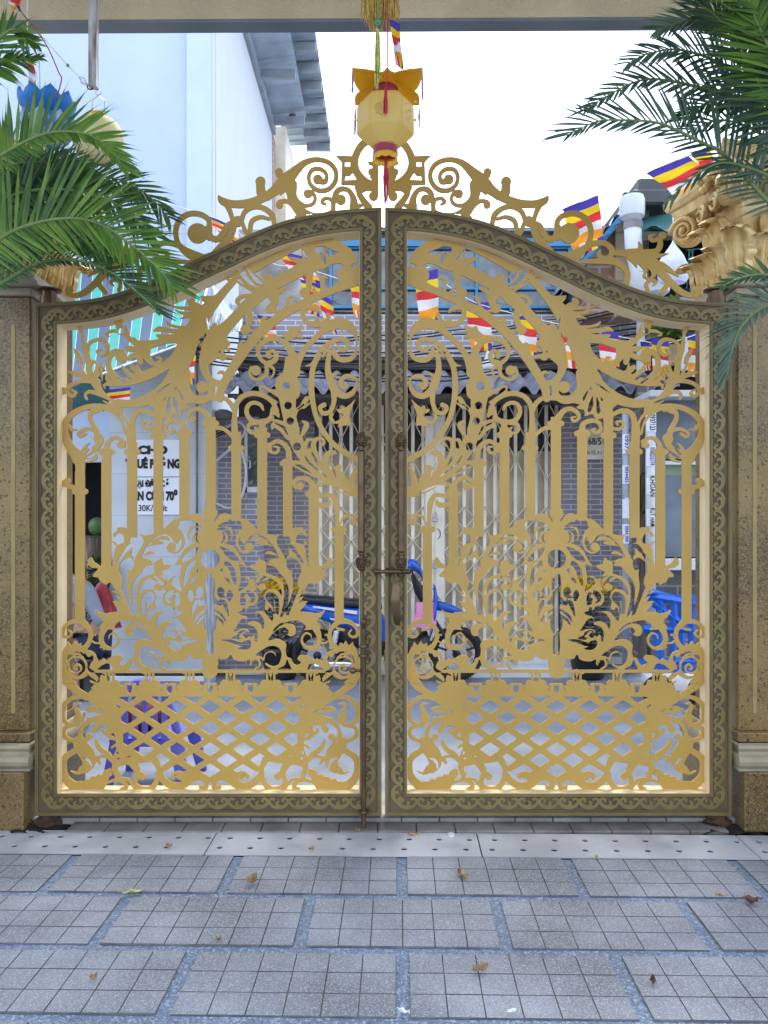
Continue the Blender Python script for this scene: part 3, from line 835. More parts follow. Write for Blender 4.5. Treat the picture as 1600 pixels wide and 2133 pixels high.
# ------------------------------------------------------------------ stone and paving materials
def speckle(name, base, lights, darks, scale, rough=.6, stain=.25, bump=.15, spec=.4, tint=None, k2=1.7, d0=.74, k1=.85):
    """fine-grained stone: two Voronoi grains over a stained base"""
    m, nt, N, L, b = newmat(name)
    tc = N.new("ShaderNodeTexCoord")
    def vor(sc):
        v = N.new("ShaderNodeTexVoronoi"); v.inputs["Scale"].default_value = sc
        L.new(tc.outputs["Object"], v.inputs["Vector"])
        s = N.new("ShaderNodeSeparateColor"); L.new(v.outputs["Color"], s.inputs[0])
        return s.outputs[0], v
    def ramp(src, a, bb, c0, c1):
        r = N.new("ShaderNodeValToRGB")
        r.color_ramp.elements[0].position, r.color_ramp.elements[1].position = a, bb
        r.color_ramp.elements[0].color, r.color_ramp.elements[1].color = (*c0, 1), (*c1, 1)
        L.new(src, r.inputs[0]); return r.outputs[0]
    def mix(f, a, c):
        x = N.new("ShaderNodeMix"); x.data_type = 'RGBA'
        if isinstance(f, float): x.inputs[0].default_value = f
        else: L.new(f, x.inputs[0])
        for k, q in ((6, a), (7, c)):
            if isinstance(q, tuple): x.inputs[k].default_value = (*q, 1)
            else: L.new(q, x.inputs[k])
        return x.outputs[2]
    g1, v1 = vor(scale); g2, v2 = vor(scale * k2)
    n = N.new("ShaderNodeTexNoise"); n.inputs["Scale"].default_value = 2.3; n.inputs["Detail"].default_value = 7
    L.new(tc.outputs["Object"], n.inputs["Vector"])
    st = ramp(n.outputs[0], .38, .66, tuple(x * (1 - stain) for x in base), base)
    if tint:
        n3 = N.new("ShaderNodeTexNoise"); n3.inputs["Scale"].default_value = .9; n3.inputs["Detail"].default_value = 5
        L.new(tc.outputs["Object"], n3.inputs["Vector"])
        f3 = ramp(n3.outputs[0], .48, .68, (0, 0, 0), (.6, .6, .6))
        st = mix(f3, st, tint)
    a = mix(ramp(g1, .68, .78, (0, 0, 0), (k1, k1, k1)), st, lights)
    c = mix(ramp(g2, d0, d0 + .08, (0, 0, 0), (.8, .8, .8)), a, darks)
    L.new(c, b.inputs["Base Color"])
    b.inputs["Roughness"].default_value = rough
    b.inputs["Specular IOR Level"].default_value = spec
    bp = N.new("ShaderNodeBump"); bp.inputs["Strength"].default_value = bump; bp.inputs["Distance"].default_value = .004
    L.new(g1, bp.inputs["Height"]); L.new(bp.outputs[0], b.inputs["Normal"])
    return m
M['terrazzo'] = speckle('terrazzo_tile', (.285, .305, .35), (.47, .50, .56), (.175, .185, .21), 300, .5, .5, .1, k1=.6)
M['granite'] = speckle('blue_grey_granite', (.18, .235, .335), (.36, .44, .56), (.07, .09, .12), 120, .45, .25, .1, k1=.65)
M['marble'] = mat('worn_marble', (.52, .53, .56), .45, 0, .1, 2.2, .1, 60, .5, c2=(.36, .365, .39), detail=9)
M['pillar'] = speckle('tan_granite', (.29, .195, .07), (.33, .23, .09), (.05, .036, .02), 230, .34, .62, .04, .5, tint=(.17, .085, .045), k2=.42, d0=.88)
M['capital'] = mat('gilded_plaster', (.80, .60, .28), .34, .25, .2, 9, .15, 70, .5, c2=(.62, .41, .14))
M['stone_trim'] = mat('pale_moulded_stone', (.34, .29, .19), .5, 0, .2, 5, .1, 90)
M['inlay'] = mat('gold_groove', (.34, .25, .085), .5, 0, .1, 8)
M['beam'] = mat('tan_plaster', (.70, .59, .39), .85, 0, .1, 3, .6, 90, .2)
M['soffit'] = mat('shaded_grey_soffit', (.19, .22, .25), .7, 0, .1, 3, .1, 60)  # dark blue-grey puts the underside's shade into the colour
M['street'] = mat('worn_concrete_street', (.31, .34, .40), .72, 0, .15, 1.6, .5, 70, .35, c2=(.20, .22, .26), detail=10)
M['dirt'] = mat('black_dirt', (.016, .012, .010), .95, 0, .4, 22, .8, 60)
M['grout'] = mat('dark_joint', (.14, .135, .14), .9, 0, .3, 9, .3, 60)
M['kerbtile'] = mat('threshold_tile', (.42, .40, .38), .55, 0, .14, 5, .2, 80, .4, c2=(.27, .25, .24))

# ------------------------------------------------------------------ ground, one sheet to the horizon
b = MB(); b.add([(-80, -15, -.06), (80, -15, -.06), (80, 160, -.06), (-80, 160, -.06)], [(0, 1, 2, 3)])
tag(b.build('ground', M['grout']), kind='structure')
b = MB(); b.add([(-14, 4.36, 0), (14, 4.36, 0), (14, 60, 0), (-14, 60, 0)], [(0, 1, 2, 3)])
tag(b.build('street', M['street']), kind='structure')

RG = Matrix.Rotation(R(-1.1), 3, 'Z')            # the paving lies a hair off square to the camera
def rg(v): return RG @ Vector(v)
b = MB(); b.mi = 0
b.add([rg(v) for v in ((-7, -1.0, 0), (7, -1.0, 0), (7, 3.55, 0), (-7, 3.55, 0))], [(0, 1, 2, 3)])
tag(b.build('paving_strips', M['granite']), kind='structure')
TW, TD, GX, GY = .692, .356, .044, .042
qx, qy = .0009, .0016
b = MB()
rnd = random.Random(3)
for row in range(9):
    y1 = 3.545 - row * (TD + GY)
    y0 = y1 - TD
    off = .012 + (0 if row % 2 == 0 else -.367)
    half = 3.4 if y1 > 1.5 else 2.0
    k0 = int(-half / (TW + GX)) - 1
    for k in range(k0, -k0 + 1):
        xa = off + GX / 2 + k * (TW + GX)
        dz = rnd.uniform(-.0015, .002)
        sw, sd = TW / 6, TD / 3
        for i in range(6):
            for j in range(3):
                x, y = xa + i * sw, y0 + j * sd
                h = .007 + dz + rnd.uniform(-.0006, .0006)
                vs = [(x + qx, y + qy, -.004), (x + sw - qx, y + qy, -.004), (x + sw - qx, y + sd - qy, -.004), (x + qx, y + sd - qy, -.004)]
                e = .0011
                vs += [(x + qx + e, y + qy + e, h), (x + sw - qx - e, y + qy + e, h), (x + sw - qx - e, y + sd - qy - e, h), (x + qx + e, y + sd - qy - e, h)]
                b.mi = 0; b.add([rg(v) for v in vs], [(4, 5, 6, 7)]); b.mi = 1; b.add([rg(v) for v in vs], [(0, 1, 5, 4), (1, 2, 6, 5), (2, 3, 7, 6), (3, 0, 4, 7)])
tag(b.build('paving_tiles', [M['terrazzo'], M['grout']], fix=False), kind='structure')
b = MB()
for row in range(9):                              # dark joint bed under each tile, a little smaller than it
    y1 = 3.545 - row * (TD + GY); off = .012 + (0 if row % 2 == 0 else -.367)
    for k in range(-6, 6):
        xa = off + GX / 2 + k * (TW + GX)
        b.add([rg(v) for v in ((xa + .001, y1 - TD + .001, .0022), (xa + TW - .001, y1 - TD + .001, .0022), (xa + TW - .001, y1 - .001, .0022), (xa + .001, y1 - .001, .0022))], [(0, 1, 2, 3)])
tag(b.build('paving_joints', M['grout'], fix=False), kind='structure')

# pierced marble slabs over the drain
def slab_with_holes(x0, x1, y0, y1, z, th, holes, r, n=12):
    v2 = [Vector(p) for p in ((x0, y0), (x1, y0), (x1, y1), (x0, y1))]
    ed = [(0, 1), (1, 2), (2, 3), (3, 0)]
    for hx, hy in holes:
        bb = len(v2)
        v2 += [Vector((hx + r * math.cos(2 * math.pi * i / n), hy + r * math.sin(2 * math.pi * i / n))) for i in range(n)]
        ed += [(bb + i, bb + (i + 1) % n) for i in range(n)]
    vo, eo, fo, *_ = delaunay_2d_cdt(v2, ed, [], 0, 1e-6)
    fs, cnt = [], {}
    for f in fo:
        cx, cy = sum(vo[i].x for i in f) / 3, sum(vo[i].y for i in f) / 3
        if any(math.hypot(cx - hx, cy - hy) < r * .97 for hx, hy in holes): continue
        if not (x0 < cx < x1 and y0 < cy < y1): continue
        fs.append(tuple(f))
        for e in zip(f, f[1:] + f[:1]):
            if (e[1], e[0]) in cnt: del cnt[(e[1], e[0])]
            else: cnt[e] = 1
    n0 = len(vo)
    vs = [(v.x, v.y, z) for v in vo] + [(v.x, v.y, z - th) for v in vo]
    return vs, fs + [(y, x, x + n0, y + n0) for x, y in cnt]
b = MB()
SX = [-3.3, -2.13, -.885, .375, 1.62, 2.9]
ya, yb = 3.556, 3.822
for i in range(5):
    xa, xb = SX[i] + .003, SX[i + 1] - .003
    hs = []
    k = int((xb - xa - .08) / .1425)
    for j in range(k + 1):
        x = xa + .055 + j * .1425
        if x < xb - .02: hs.append((x + .02, yb - .075))
        if x < xb - .05: hs.append((x - .005, ya + .078))
    vs, fs = slab_with_holes(xa, xb, ya, yb, .009, .006, hs, .0155)
    b.add([rg(v) for v in vs], fs)
tag(b.build('drain_cover', M['marble'], fix=False), kind='structure')
# the bed of the drain below them
b = MB(); b.add([rg(v) for v in ((-3.3, 3.55, -.05), (2.9, 3.55, -.05), (2.9, 3.83, -.05), (-3.3, 3.83, -.05))], [(0, 1, 2, 3)])
tag(b.build('drain_bed', M['dirt']), kind='structure')
# threshold: low tiled sill under the gate, a second, higher course behind it
b = MB()
for k in range(-10, 10):
    x = -.03 + k * .19
    if x < -1.66 or x > 1.6: continue
    b.box((x + .094, 3.885, .006), (.186, .12, .022), RG if False else None, .003)
b2 = MB()
for k in range(-10, 11):
    x = -.10 + k * .19
    if x < -1.85 or x > 1.75: continue
    b2.box((x + .094, 4.155, .013), (.186, .40, .036), None, .003)
M['sill'] = mat('shaded_sill_tile', (.25, .225, .20), .6, 0, .14, 5, .2, 80, .4, c2=(.15, .13, .115), detail=8)  # darker than the apron: the gate's shadow is put into this colour
tag(b.build('threshold', M['sill']), kind='structure')
tag(b2.build('gate_apron', M['kerbtile']), kind='structure')
b = MB()
for cx, w in ((-1.70, .26), (1.69, .28)):
    b.grid(lambda u, v: Vector((cx + (u - .5) * w, 3.815 + v * .19, .012 + .012 * math.sin(u * 9 + v * 5) * math.sin(v * 7 + u * 4) - .012 * (abs(u - .5) * 2) ** 4)), 12, 10)
tag(b.build('dirt_heap', M['dirt'], smooth=True), kind='structure')

# ------------------------------------------------------------------ pillars
def leaf_sheet(b, base, out, side, w, h, curl, lean=.0, ribs=5):
    """acanthus leaf: rises, bends outwards and rolls its tip over; solid, two skins"""
    base, out, side = Vector(base), Vector(out), Vector(side)
    up = Vector((0, 0, 1))
    def pt(u, v, th):
        a = v * 1.0
        bend = max(0.0, a - .55) / .45
        z = h * (a if a < .55 else .55 + .45 * math.sin(bend * 2.3) * .62)
        o = lean * a + curl * (bend ** 1.6) * 1.1 + .012 * math.sin(a * 3)
        lob = 1 + .24 * abs(math.sin(a * 12.5)) ** .7 - .12
        ww = w * (.62 + .5 * math.sin(min(1, a * 1.05) * math.pi * .8)) * lob * (1 - .22 * bend ** 2)
        s = (u - .5)
        ridge = .012 * math.cos(s * 2 * math.pi * 3) * (1 - .3 * a) + .036 * (1 - (2 * abs(s)) ** 1.6)
        return base + side * (s * ww) + out * (o + ridge - th) + up * z
    b.grid(lambda u, v: pt(u, v, 0), 20, 26)
    b.grid(lambda u, v: pt(1 - u, v, .014), 20, 26)

def volute(b, c, ax_u, ax_v, nrm, r, turns=2.1, w=.05):
    """rolled scroll facing along nrm"""
    c, ax_u, ax_v, nrm = Vector(c), Vector(ax_u), Vector(ax_v), Vector(nrm)
    pts, rs = [], []
    n = 34
    for i in range(n + 1):
        t = i / n
        a = t * turns * 2 * math.pi
        rr = r * (1 - .80 * t)
        pts.append(c + (ax_u * math.cos(a) + ax_v * math.sin(a)) * rr + nrm * (.012 * t))
        rs.append(r * .24 * (1 - .62 * t))
    b.tube(pts, rs, 8)
    b.lathe(c - nrm * w, [(r * .3, 0), (r * .3, 0)], 4) if False else None
    # the drum behind the scroll and the eye
    q = nrm.to_track_quat('Z', 'Y').to_matrix()
    b.lathe(c, [(r * .97, -w), (r * 1.0, -w * .5), (r * .9, 0), (r * .2, .004)], 20, rot=q)
    b.lathe(c + nrm * .01, [(r * .26, 0), (r * .24, .016), (r * .12, .026)], 12, rot=q)

def pillar(sx):
    side = 'left' if sx < 0 else 'right'
    lab = ('tan granite gate pillar at the left edge, gilded capital mostly hidden by palm fronds' if sx < 0
           else 'tan granite gate pillar at the right edge with a fully visible gilded Corinthian capital')
    t = empty('gate_pillar', (sx * 2.1, 4.27, 0), lab, 'pillar', 'pillars of the gateway')
    XI, XO, YF, YB = 1.785, 2.40, 3.98, 4.52
    def bx(b, inn, yf, z0, z1, ch=.004):
        b.box2((sx * (XI - inn), YF - yf, z0), (sx * (XO + inn), YB + yf, z1), ch)
    b = MB(); bx(b, .022, .135, .0, .292, .006); b.build('plinth', M['pillar'], t)
    b = MB()
    bx(b, .045, .12, .292, .308)
    prof = [(.118, .308), (.135, .325), (.138, .345), (.125, .362), (.10, .372), (.092, .384), (.10, .40), (.092, .412), (.06, .418)]
    for (o0, z0), (o1, z1) in zip(prof[:-1], prof[1:]):
        f = .35
        vs = []
        for o, z in ((o0, z0), (o1, z1)):
            i = o * f
            vs += [(sx * (XI - i), YF - o, z), (sx * (XO + i), YF - o, z), (sx * (XO + i), YB + o, z), (sx * (XI - i), YB + o, z)]
        b.add(vs, [(0, 1, 5, 4), (1, 2, 6, 5), (2, 3, 7, 6), (3, 0, 4, 7)])
    b.build('base_moulding', M['stone_trim'], t, fix=True)
    b = MB(); bx(b, .018, .045, .416, .462, .004); b.build('base_course', M['pillar'], t)
    b = MB(); bx(b, 0, 0, .46, 2.66, .008); b.build('shaft', M['pillar'], t)
    b = MB(); b.box2((sx * 1.862, YF - .004, .55), (sx * 1.884, YF + .01, 2.52), .003); b.build('gold_inlay', M['inlay'], t)
    # capital
    b = MB()
    bx(b, .012, .02, 2.66, 2.70, .006); bx(b, .055, .06, 2.70, 2.735, .008); bx(b, .03, .035, 2.735, 2.77, .006)
    b.build('necking', M['stone_trim'], t)
    Z0 = 2.77
    b = MB()
    prof = [(-.055, Z0), (-.065, Z0 + .25), (-.04, Z0 + .40), (.02, Z0 + .50)]
    for (o0, z0), (o1, z1) in zip(prof[:-1], prof[1:]):
        vs = []
        for o, z in ((o0, z0), (o1, z1)):
            vs += [(sx * (XI - o), YF - o, z), (sx * (XO + o), YF - o, z), (sx * (XO + o), YB + o, z), (sx * (XI - o), YB + o, z)]
        b.add(vs, [(0, 1, 5, 4), (1, 2, 6, 5), (2, 3, 7, 6), (3, 0, 4, 7)])
    b.build('bell', M['capital'], t)
    faces = [((0, -1, 0), (1, 0, 0), [(sx * x, YF + .028, 0) for x in (1.90, 2.09, 2.28)]),
             ((-sx, 0, 0), (0, 1, 0), [(sx * (XI + .028), y, 0) for y in (4.10, 4.25, 4.40)])]
    for out, sd, ps in faces:
        for p in ps:                                    # lower tier
            bb = MB(); leaf_sheet(bb, (p[0], p[1], Z0), out, sd, .125, .22, .085, .03); bb.build('acanthus_leaf', M['capital'], t, smooth=True, fix=False)
        for p0, p1 in zip(ps[:-1], ps[1:]):             # upper tier stands between
            mid = [(a + c) / 2 for a, c in zip(p0, p1)]
            bb = MB(); leaf_sheet(bb, (mid[0], mid[1], Z0 + .05), out, sd, .125, .36, .10, -.004); bb.build('acanthus_leaf', M['capital'], t, smooth=True, fix=False)
    corner = [(sx * XI, YF, -sx, -1), (sx * XI, YB, -sx, 1), (sx * XO, YF, sx, -1)]
    for cx, cy, ox, oy in corner:
        o = Vector((ox, oy, 0)).normalized()
        sd = Vector((-o.y, o.x, 0))
        bb = MB(); leaf_sheet(bb, (cx - ox * .03, cy - oy * .03, Z0), o, sd, .14, .27, .10, .03); bb.build('acanthus_leaf', M['capital'], t, smooth=True, fix=False)
        for f in (1, -1):
            bb = MB()
            n = sd * f
            volute(bb, Vector((cx, cy, Z0 + .42)) + o * .045 + n * .045, o, (0, 0, 1), n, .078, 2.1, .05)
            bb.build('volute', M['capital'], t, smooth=True)
    for y in (4.17, 4.34):
        for f in (1, -1):
            bb = MB(); volute(bb, (sx * (XI - .035), y, Z0 + .44), (0, f, 0), (0, 0, 1), (-sx, 0, 0), .05, 1.8, .04); bb.build('volute', M['capital'], t, smooth=True)
    for x in (1.97, 2.2):
        bb = MB(); volute(bb, (sx * x, YF - .03, Z0 + .44), (1, 0, 0), (0, 0, 1), (0, -1, 0), .05, 1.8, .04); bb.build('volute', M['capital'], t, smooth=True)
    # abacus with hollowed sides and moulded edge
    b = MB()
    def abacus(o, z):
        pts = []
        cs = [(XI - o, YF - o), (XO + o, YF - o), (XO + o, YB + o), (XI - o, YB + o)]
        cxm, cym = (XI + XO) / 2, (YF + YB) / 2
        for i in range(4):
            a, c = cs[i], cs[(i + 1) % 4]
            for k in range(8):
                u = k / 8
                x, y = a[0] + (c[0] - a[0]) * u, a[1] + (c[1] - a[1]) * u
                h = .085 * math.sin(u * math.pi)
                nx, ny = cxm - (a[0] + c[0]) / 2, cym - (a[1] + c[1]) / 2
                l = math.hypot(nx, ny)
                pts.append((sx * (x + nx / l * h), y + ny / l * h, z))
        return pts
    lv = [(.05, Z0 + .50), (.085, Z0 + .515), (.095, Z0 + .545), (.10, Z0 + .56), (.12, Z0 + .57), (.135, Z0 + .60), (.13, Z0 + .63), (.10, Z0 + .64)]
    vs, fs = [], []
    for o, z in lv: vs += abacus(o, z)
    for i in range(len(lv) - 1):
        for k in range(32):
            l = (k + 1) % 32
            fs.append((i * 32 + k, i * 32 + l, (i + 1) * 32 + l, (i + 1) * 32 + k))
    fs.append(tuple(range(32))); fs.append(tuple((len(lv) - 1) * 32 + k for k in range(32)))
    b.add(vs, fs); b.build('abacus', M['capital'], t)
    b = MB()
    for p, n in (((sx * (XI - .03), 4.25, Z0 + .585), (-sx, 0, 0)), ((sx * 2.09, YF - .03, Z0 + .585), (0, -1, 0))):
        qn = Vector(n).to_track_quat('Z', 'Y').to_matrix()
        for k in range(6):
            a = k * math.pi / 3
            b.lathe(Vector(p) + qn @ Vector((math.cos(a) * .04, math.sin(a) * .04, 0)), [(.006, 0), (.028, .012), (.026, .03), (.008, .045)], 8, rot=qn)
        b.lathe(p, [(.02, .02), (.022, .05), (.01, .065)], 10, rot=qn)
    b.build('rosette', M['capital'], t, smooth=True)
    b = MB(); bx(b, -.03, -.03, Z0 + .64, Z0 + .70, .004); b.box2((sx * 2.23, YF, Z0 + .70), (sx * XO, YB, 4.06), .006); b.build('impost', M['beam'], t)
    return t
pl_left = pillar(-1)
pl_right = pillar(1)

# ------------------------------------------------------------------ beam over the gate
t = empty('gateway_beam', (0, 4.06, 4.06), 'tan plastered beam with grey underside across the top of the gateway', 'beam')
def beam_box(y0, y1, z0, z1):
    b = MB()
    e = .012
    vs = []
    for x, dz in ((-3.2, -.016), (3.2, .016)):
        vs += [(x, y0, z0 + dz), (x, y1, z0 + dz), (x, y1, z1 + dz), (x, y0, z1 + dz)]
    b.add(vs, [(0, 1, 2, 3), (4, 7, 6, 5), (0, 4, 5, 1), (1, 5, 6, 2), (2, 6, 7, 3), (3, 7, 4, 0)])
    return b
beam_box(3.985, 4.07, 4.07, 4.55).build('beam_face', M['beam'], t)
beam_box(3.99, 4.075, 4.055, 4.0695).build('soffit', M['soffit'], t)
beam_box(4.0705, 4.16, 4.16, 4.5).build('rear_face', M['beam'], t)

b = MB(); b.box2((-3.6, .2, 4.56), (3.6, 3.98, 4.68)); b.build('unseen_ceiling', M['beam'], t)  # unseen ceiling, inferred from the hanging lantern, added to shade forecourt and gate
b = MB()
for y in (.25, 2.1): b.box2((-3.6, y, 4.36), (3.6, y + .2, 4.5595))
b.build('unseen_ceiling_beam', M['beam'], t)
for sx in (-1, 1):
    b = MB(); b.box2((sx * 3.3 - .16, .24, 0), (sx * 3.3 + .16, .56, 4.3595), .01); b.build('unseen_ceiling_post', M['pillar'], t)  # unseen posts carrying the added ceiling
# ------------------------------------------------------------------ street materials
def brickmat(name, c1, c2, mortar, bw, bh, ms=.02, rough=.6, bump=.4, off=.5):
    m, nt, N, L, b = newmat(name)
    tc = N.new("ShaderNodeTexCoord")
    sp = N.new("ShaderNodeSeparateXYZ"); L.new(tc.outputs["Object"], sp.inputs[0])
    ad = N.new("ShaderNodeMath"); ad.operation = 'ADD'; L.new(sp.outputs[0], ad.inputs[0]); L.new(sp.outputs[1], ad.inputs[1])
    cb = N.new("ShaderNodeCombineXYZ"); L.new(ad.outputs[0], cb.inputs[0]); L.new(sp.outputs[2], cb.inputs[1])
    br = N.new("ShaderNodeTexBrick"); L.new(cb.outputs[0], br.inputs["Vector"])
    br.inputs["Scale"].default_value = 1.0
    br.inputs["Brick Width"].default_value = bw; br.inputs["Row Height"].default_value = bh
    br.inputs["Mortar Size"].default_value = ms; br.inputs["Mortar Smooth"].default_value = .1
    br.offset = off
    br.inputs["Color1"].default_value = (*c1, 1); br.inputs["Color2"].default_value = (*c2, 1); br.inputs["Mortar"].default_value = (*mortar, 1)
    nz = N.new("ShaderNodeTexNoise"); nz.inputs["Scale"].default_value = 3; nz.inputs["Detail"].default_value = 8
    L.new(tc.outputs["Object"], nz.inputs["Vector"])
    mx = N.new("ShaderNodeMix"); mx.data_type = 'RGBA'; mx.blend_type = 'MULTIPLY'; mx.inputs[0].default_value = .35
    L.new(br.outputs[0], mx.inputs[6]); L.new(nz.outputs[0], mx.inputs[7])
    L.new(mx.outputs[2], b.inputs["Base Color"]); b.inputs["Roughness"].default_value = rough
    bp = N.new("ShaderNodeBump"); bp.inputs["Strength"].default_value = bump; bp.inputs["Distance"].default_value = .004; bp.invert = True
    L.new(br.outputs["Fac"], bp.inputs["Height"]); L.new(bp.outputs[0], b.inputs["Normal"])
    return m
def stripemat(name, cols, period, axis='X', rough=.6, wav=.0, var=.12):
    """flat colour bands across an object axis"""
    m, nt, N, L, b = newmat(name)
    tc = N.new("ShaderNodeTexCoord")
    sp = N.new("ShaderNodeSeparateXYZ"); L.new(tc.outputs["UV"], sp.inputs[0])
    src = sp.outputs[{'X': 0, 'Y': 1}[axis]]
    dv = N.new("ShaderNodeMath"); dv.operation = 'DIVIDE'; L.new(src, dv.inputs[0]); dv.inputs[1].default_value = period
    fr = N.new("ShaderNodeMath"); fr.operation = 'FRACT'; L.new(dv.outputs[0], fr.inputs[0])
    rp = N.new("ShaderNodeValToRGB"); rp.color_ramp.interpolation = 'CONSTANT'
    els = rp.color_ramp.elements
    while len(els) < len(cols): els.new(1.0)
    for e, (p, c) in zip(els, cols): e.position = p; e.color = (*c, 1)
    L.new(fr.outputs[0], rp.inputs[0])
    nz = N.new("ShaderNodeTexNoise"); nz.inputs["Scale"].default_value = 4; nz.inputs["Detail"].default_value = 7; L.new(tc.outputs["Object"], nz.inputs["Vector"])
    r2 = N.new("ShaderNodeMapRange"); r2.inputs[3].default_value = 1 - var * 2; r2.inputs[4].default_value = 1 + var; L.new(nz.outputs[0], r2.inputs[0])
    mx = N.new("ShaderNodeMix"); mx.data_type = 'RGBA'; mx.blend_type = 'MULTIPLY'; mx.inputs[0].default_value = 1
    L.new(rp.outputs[0], mx.inputs[6]); L.new(r2.outputs[0], mx.inputs[7])
    L.new(mx.outputs[2], b.inputs["Base Color"]); b.inputs["Roughness"].default_value = rough
    return m
M['brick'] = brickmat('grey_strip_tile', (.27, .265, .31), (.33, .32, .37), (.62, .62, .68), .20, .052, .006)
M['white_wall'] = mat('pale_render', (.45, .52, .65), .85, 0, .05, 1.2, .15, 40, .2)
M['white_col'] = mat('white_painted_pilaster', (.50, .575, .72), .8, 0, .05, 1.5, .1, 40, .2)
M['streaky'] = mat('streaked_grey_render', (.56, .58, .61), .9, 0, .1, 1.6, .3, 40, .2, c2=(.54, .56, .59), detail=12, stretch=(2.0, 2.0, .8))
M['old_wall'] = mat('old_cream_wall', (.86, .80, .66), .9, 0, .1, 2, .3, 40, .2, c2=(.66, .58, .44))
M['metal_sheet'] = mat('grey_roof_sheet', (.30, .36, .42), .45, .3, .15, 3, .05, 40)
M['purlin'] = mat('grey_steel_purlin', (.26, .29, .32), .5, .3, .15, 4)
M['marble_wall'] = brickmat('white_marble_cladding', (.58, .63, .68), (.64, .69, .74), (.45, .49, .53), .62, .40, .003, .35, .15)
M['dark_in'] = mat('dark_interior', (.008, .009, .014), .9, 0, .3, 2)  # near-black colour stands in for the unlit depth of the rooms
M['cream_metal'] = mat('cream_painted_steel', (.88, .84, .72), .45, 0, .07, 6, .06, 60)
M['beige_panel'] = mat('beige_sheet_panel', (.70, .62, .48), .5, 0, .12, 4, .08, 40)
M['roof_tile'] = mat('grey_glazed_roof_tile', (.27, .28, .34), .3, 0, .15, 5, .08, 60, .5)
M['dark_fascia'] = mat('dark_fascia', (.05, .05, .055), .5, 0, .2, 4)
M['blue_frame'] = mat('blue_painted_steel', (.035, .22, .42), .45, 0, .1, 5)
M['pvc'] = mat('white_pvc', (.58, .62, .67), .4, 0, .08, 4, .05, 30, .5, c2=(.55, .57, .58))
M['greypipe'] = mat('grey_pipe', (.30, .34, .40), .45, 0, .15, 5)
M['white_tile'] = mat('white_glazed_step', (.76, .79, .82), .25, 0, .05, 3)
M['black_rubber'] = mat('black_cable', (.015, .015, .017), .5, 0, .2, 20)
M['wood'] = mat('weathered_wood', (.25, .20, .15), .8, 0, .3, 6, .4, 40, .3, c2=(.10, .08, .06), stretch=(6, 6, .6), detail=8)
M['greywood'] = mat('grey_weathered_post', (.50, .54, .60), .8, 0, .3, 6, .4, 40, .3, c2=(.24, .26, .30), stretch=(8, 8, .7), detail=9)
M['terra'] = brickmat('terracotta_block', (.42, .22, .15), (.50, .30, .22), (.62, .52, .46), .20, .10, .012, .8, .5)
M['tan_block'] = brickmat('tan_block_column', (.48, .38, .27), (.54, .44, .32), (.34, .28, .2), .30, .22, .008, .8, .4)
M['grey_panel'] = mat('scratched_grey_panel', (.19, .23, .27), .75, .0, .2, 2.6, .1, 30, .3, c2=(.12, .145, .17), detail=10)
M['concrete'] = mat('stained_concrete', (.40, .39, .37), .9, 0, .25, 3, .5, 40, .2, c2=(.20, .19, .18), detail=9)
M['paper'] = mat('white_paper', (.80, .84, .92), .7, 0, .03, 3)
M['ink'] = mat('black_ink', (.01, .01, .012), .6, 0, .1, 9)
M['blueink'] = mat('blue_ink', (.05, .08, .42), .6, 0, .1, 9)
M['teal_cloth'] = mat('dark_teal_tarpaulin', (.02, .10, .10), .7, 0, .3, 3, .3, 12)
def glassmat(name, c, rough=.06):
    m, nt, N, L, b = newmat(name)
    tc = N.new("ShaderNodeTexCoord")
    nz = N.new("ShaderNodeTexNoise"); nz.inputs["Scale"].default_value = 2.2; nz.inputs["Detail"].default_value = 3; nz.inputs["Distortion"].default_value = 2.0
    L.new(tc.outputs["Object"], nz.inputs["Vector"])
    rp = N.new("ShaderNodeValToRGB")
    rp.color_ramp.elements[0].position, rp.color_ramp.elements[1].position = .40, .60
    rp.color_ramp.elements[0].color = (*[x * .35 for x in c], 1); rp.color_ramp.elements[1].color = (*c, 1)  # swirling dark and pale tones paint reflections into the glass colour
    L.new(nz.outputs[0], rp.inputs[0]); L.new(rp.outputs[0], b.inputs["Base Color"])
    b.inputs["Roughness"].default_value = rough; b.inputs["Specular IOR Level"].default_value = 1.0
    bp = N.new("ShaderNodeBump"); bp.inputs["Strength"].default_value = .25; bp.inputs["Distance"].default_value = .05
    L.new(nz.outputs[0], bp.inputs["Height"]); L.new(bp.outputs[0], b.inputs["Normal"])
    return m
M['glass'] = glassmat('reflection_toned_glass', (.11, .135, .165))
M['win_glass'] = glassmat('window_glass', (.14, .20, .22))

def text_mesh(body, size, mat_, name, parent, loc, rot=(R(90), 0, 0), align='CENTER', bold=0.0, squash=1.0, ext=.001):
    cu = bpy.data.curves.new(name, 'FONT')
    cu.body = body; cu.size = size; cu.align_x = align; cu.align_y = 'CENTER'
    cu.offset = bold; cu.extrude = ext; cu.resolution_u = 3
    tmp = bpy.data.objects.new(name, cu)
    col.objects.link(tmp)
    dg = bpy.context.evaluated_depsgraph_get()
    me = bpy.data.meshes.new_from_object(tmp.evaluated_get(dg))
    bpy.data.objects.remove(tmp)
    from mathutils import Euler
    Mx = Matrix.Translation(Vector(loc)) @ Euler(rot).to_matrix().to_4x4() @ Matrix.Diagonal((squash, 1, 1, 1))
    me.transform(Mx)
    me.materials.clear()
    return link(name, me, mat_, parent)

def pbox(b, x0, y0, x1, y1, d, th, ch=0.0):
    """box whose front face covers a photo rectangle at depth d, th deep"""
    a, c = P(x0, y1, d), P(x1, y0, d)
    return b.box2((a.x, d, a.z), (c.x, d + th, c.z), ch)

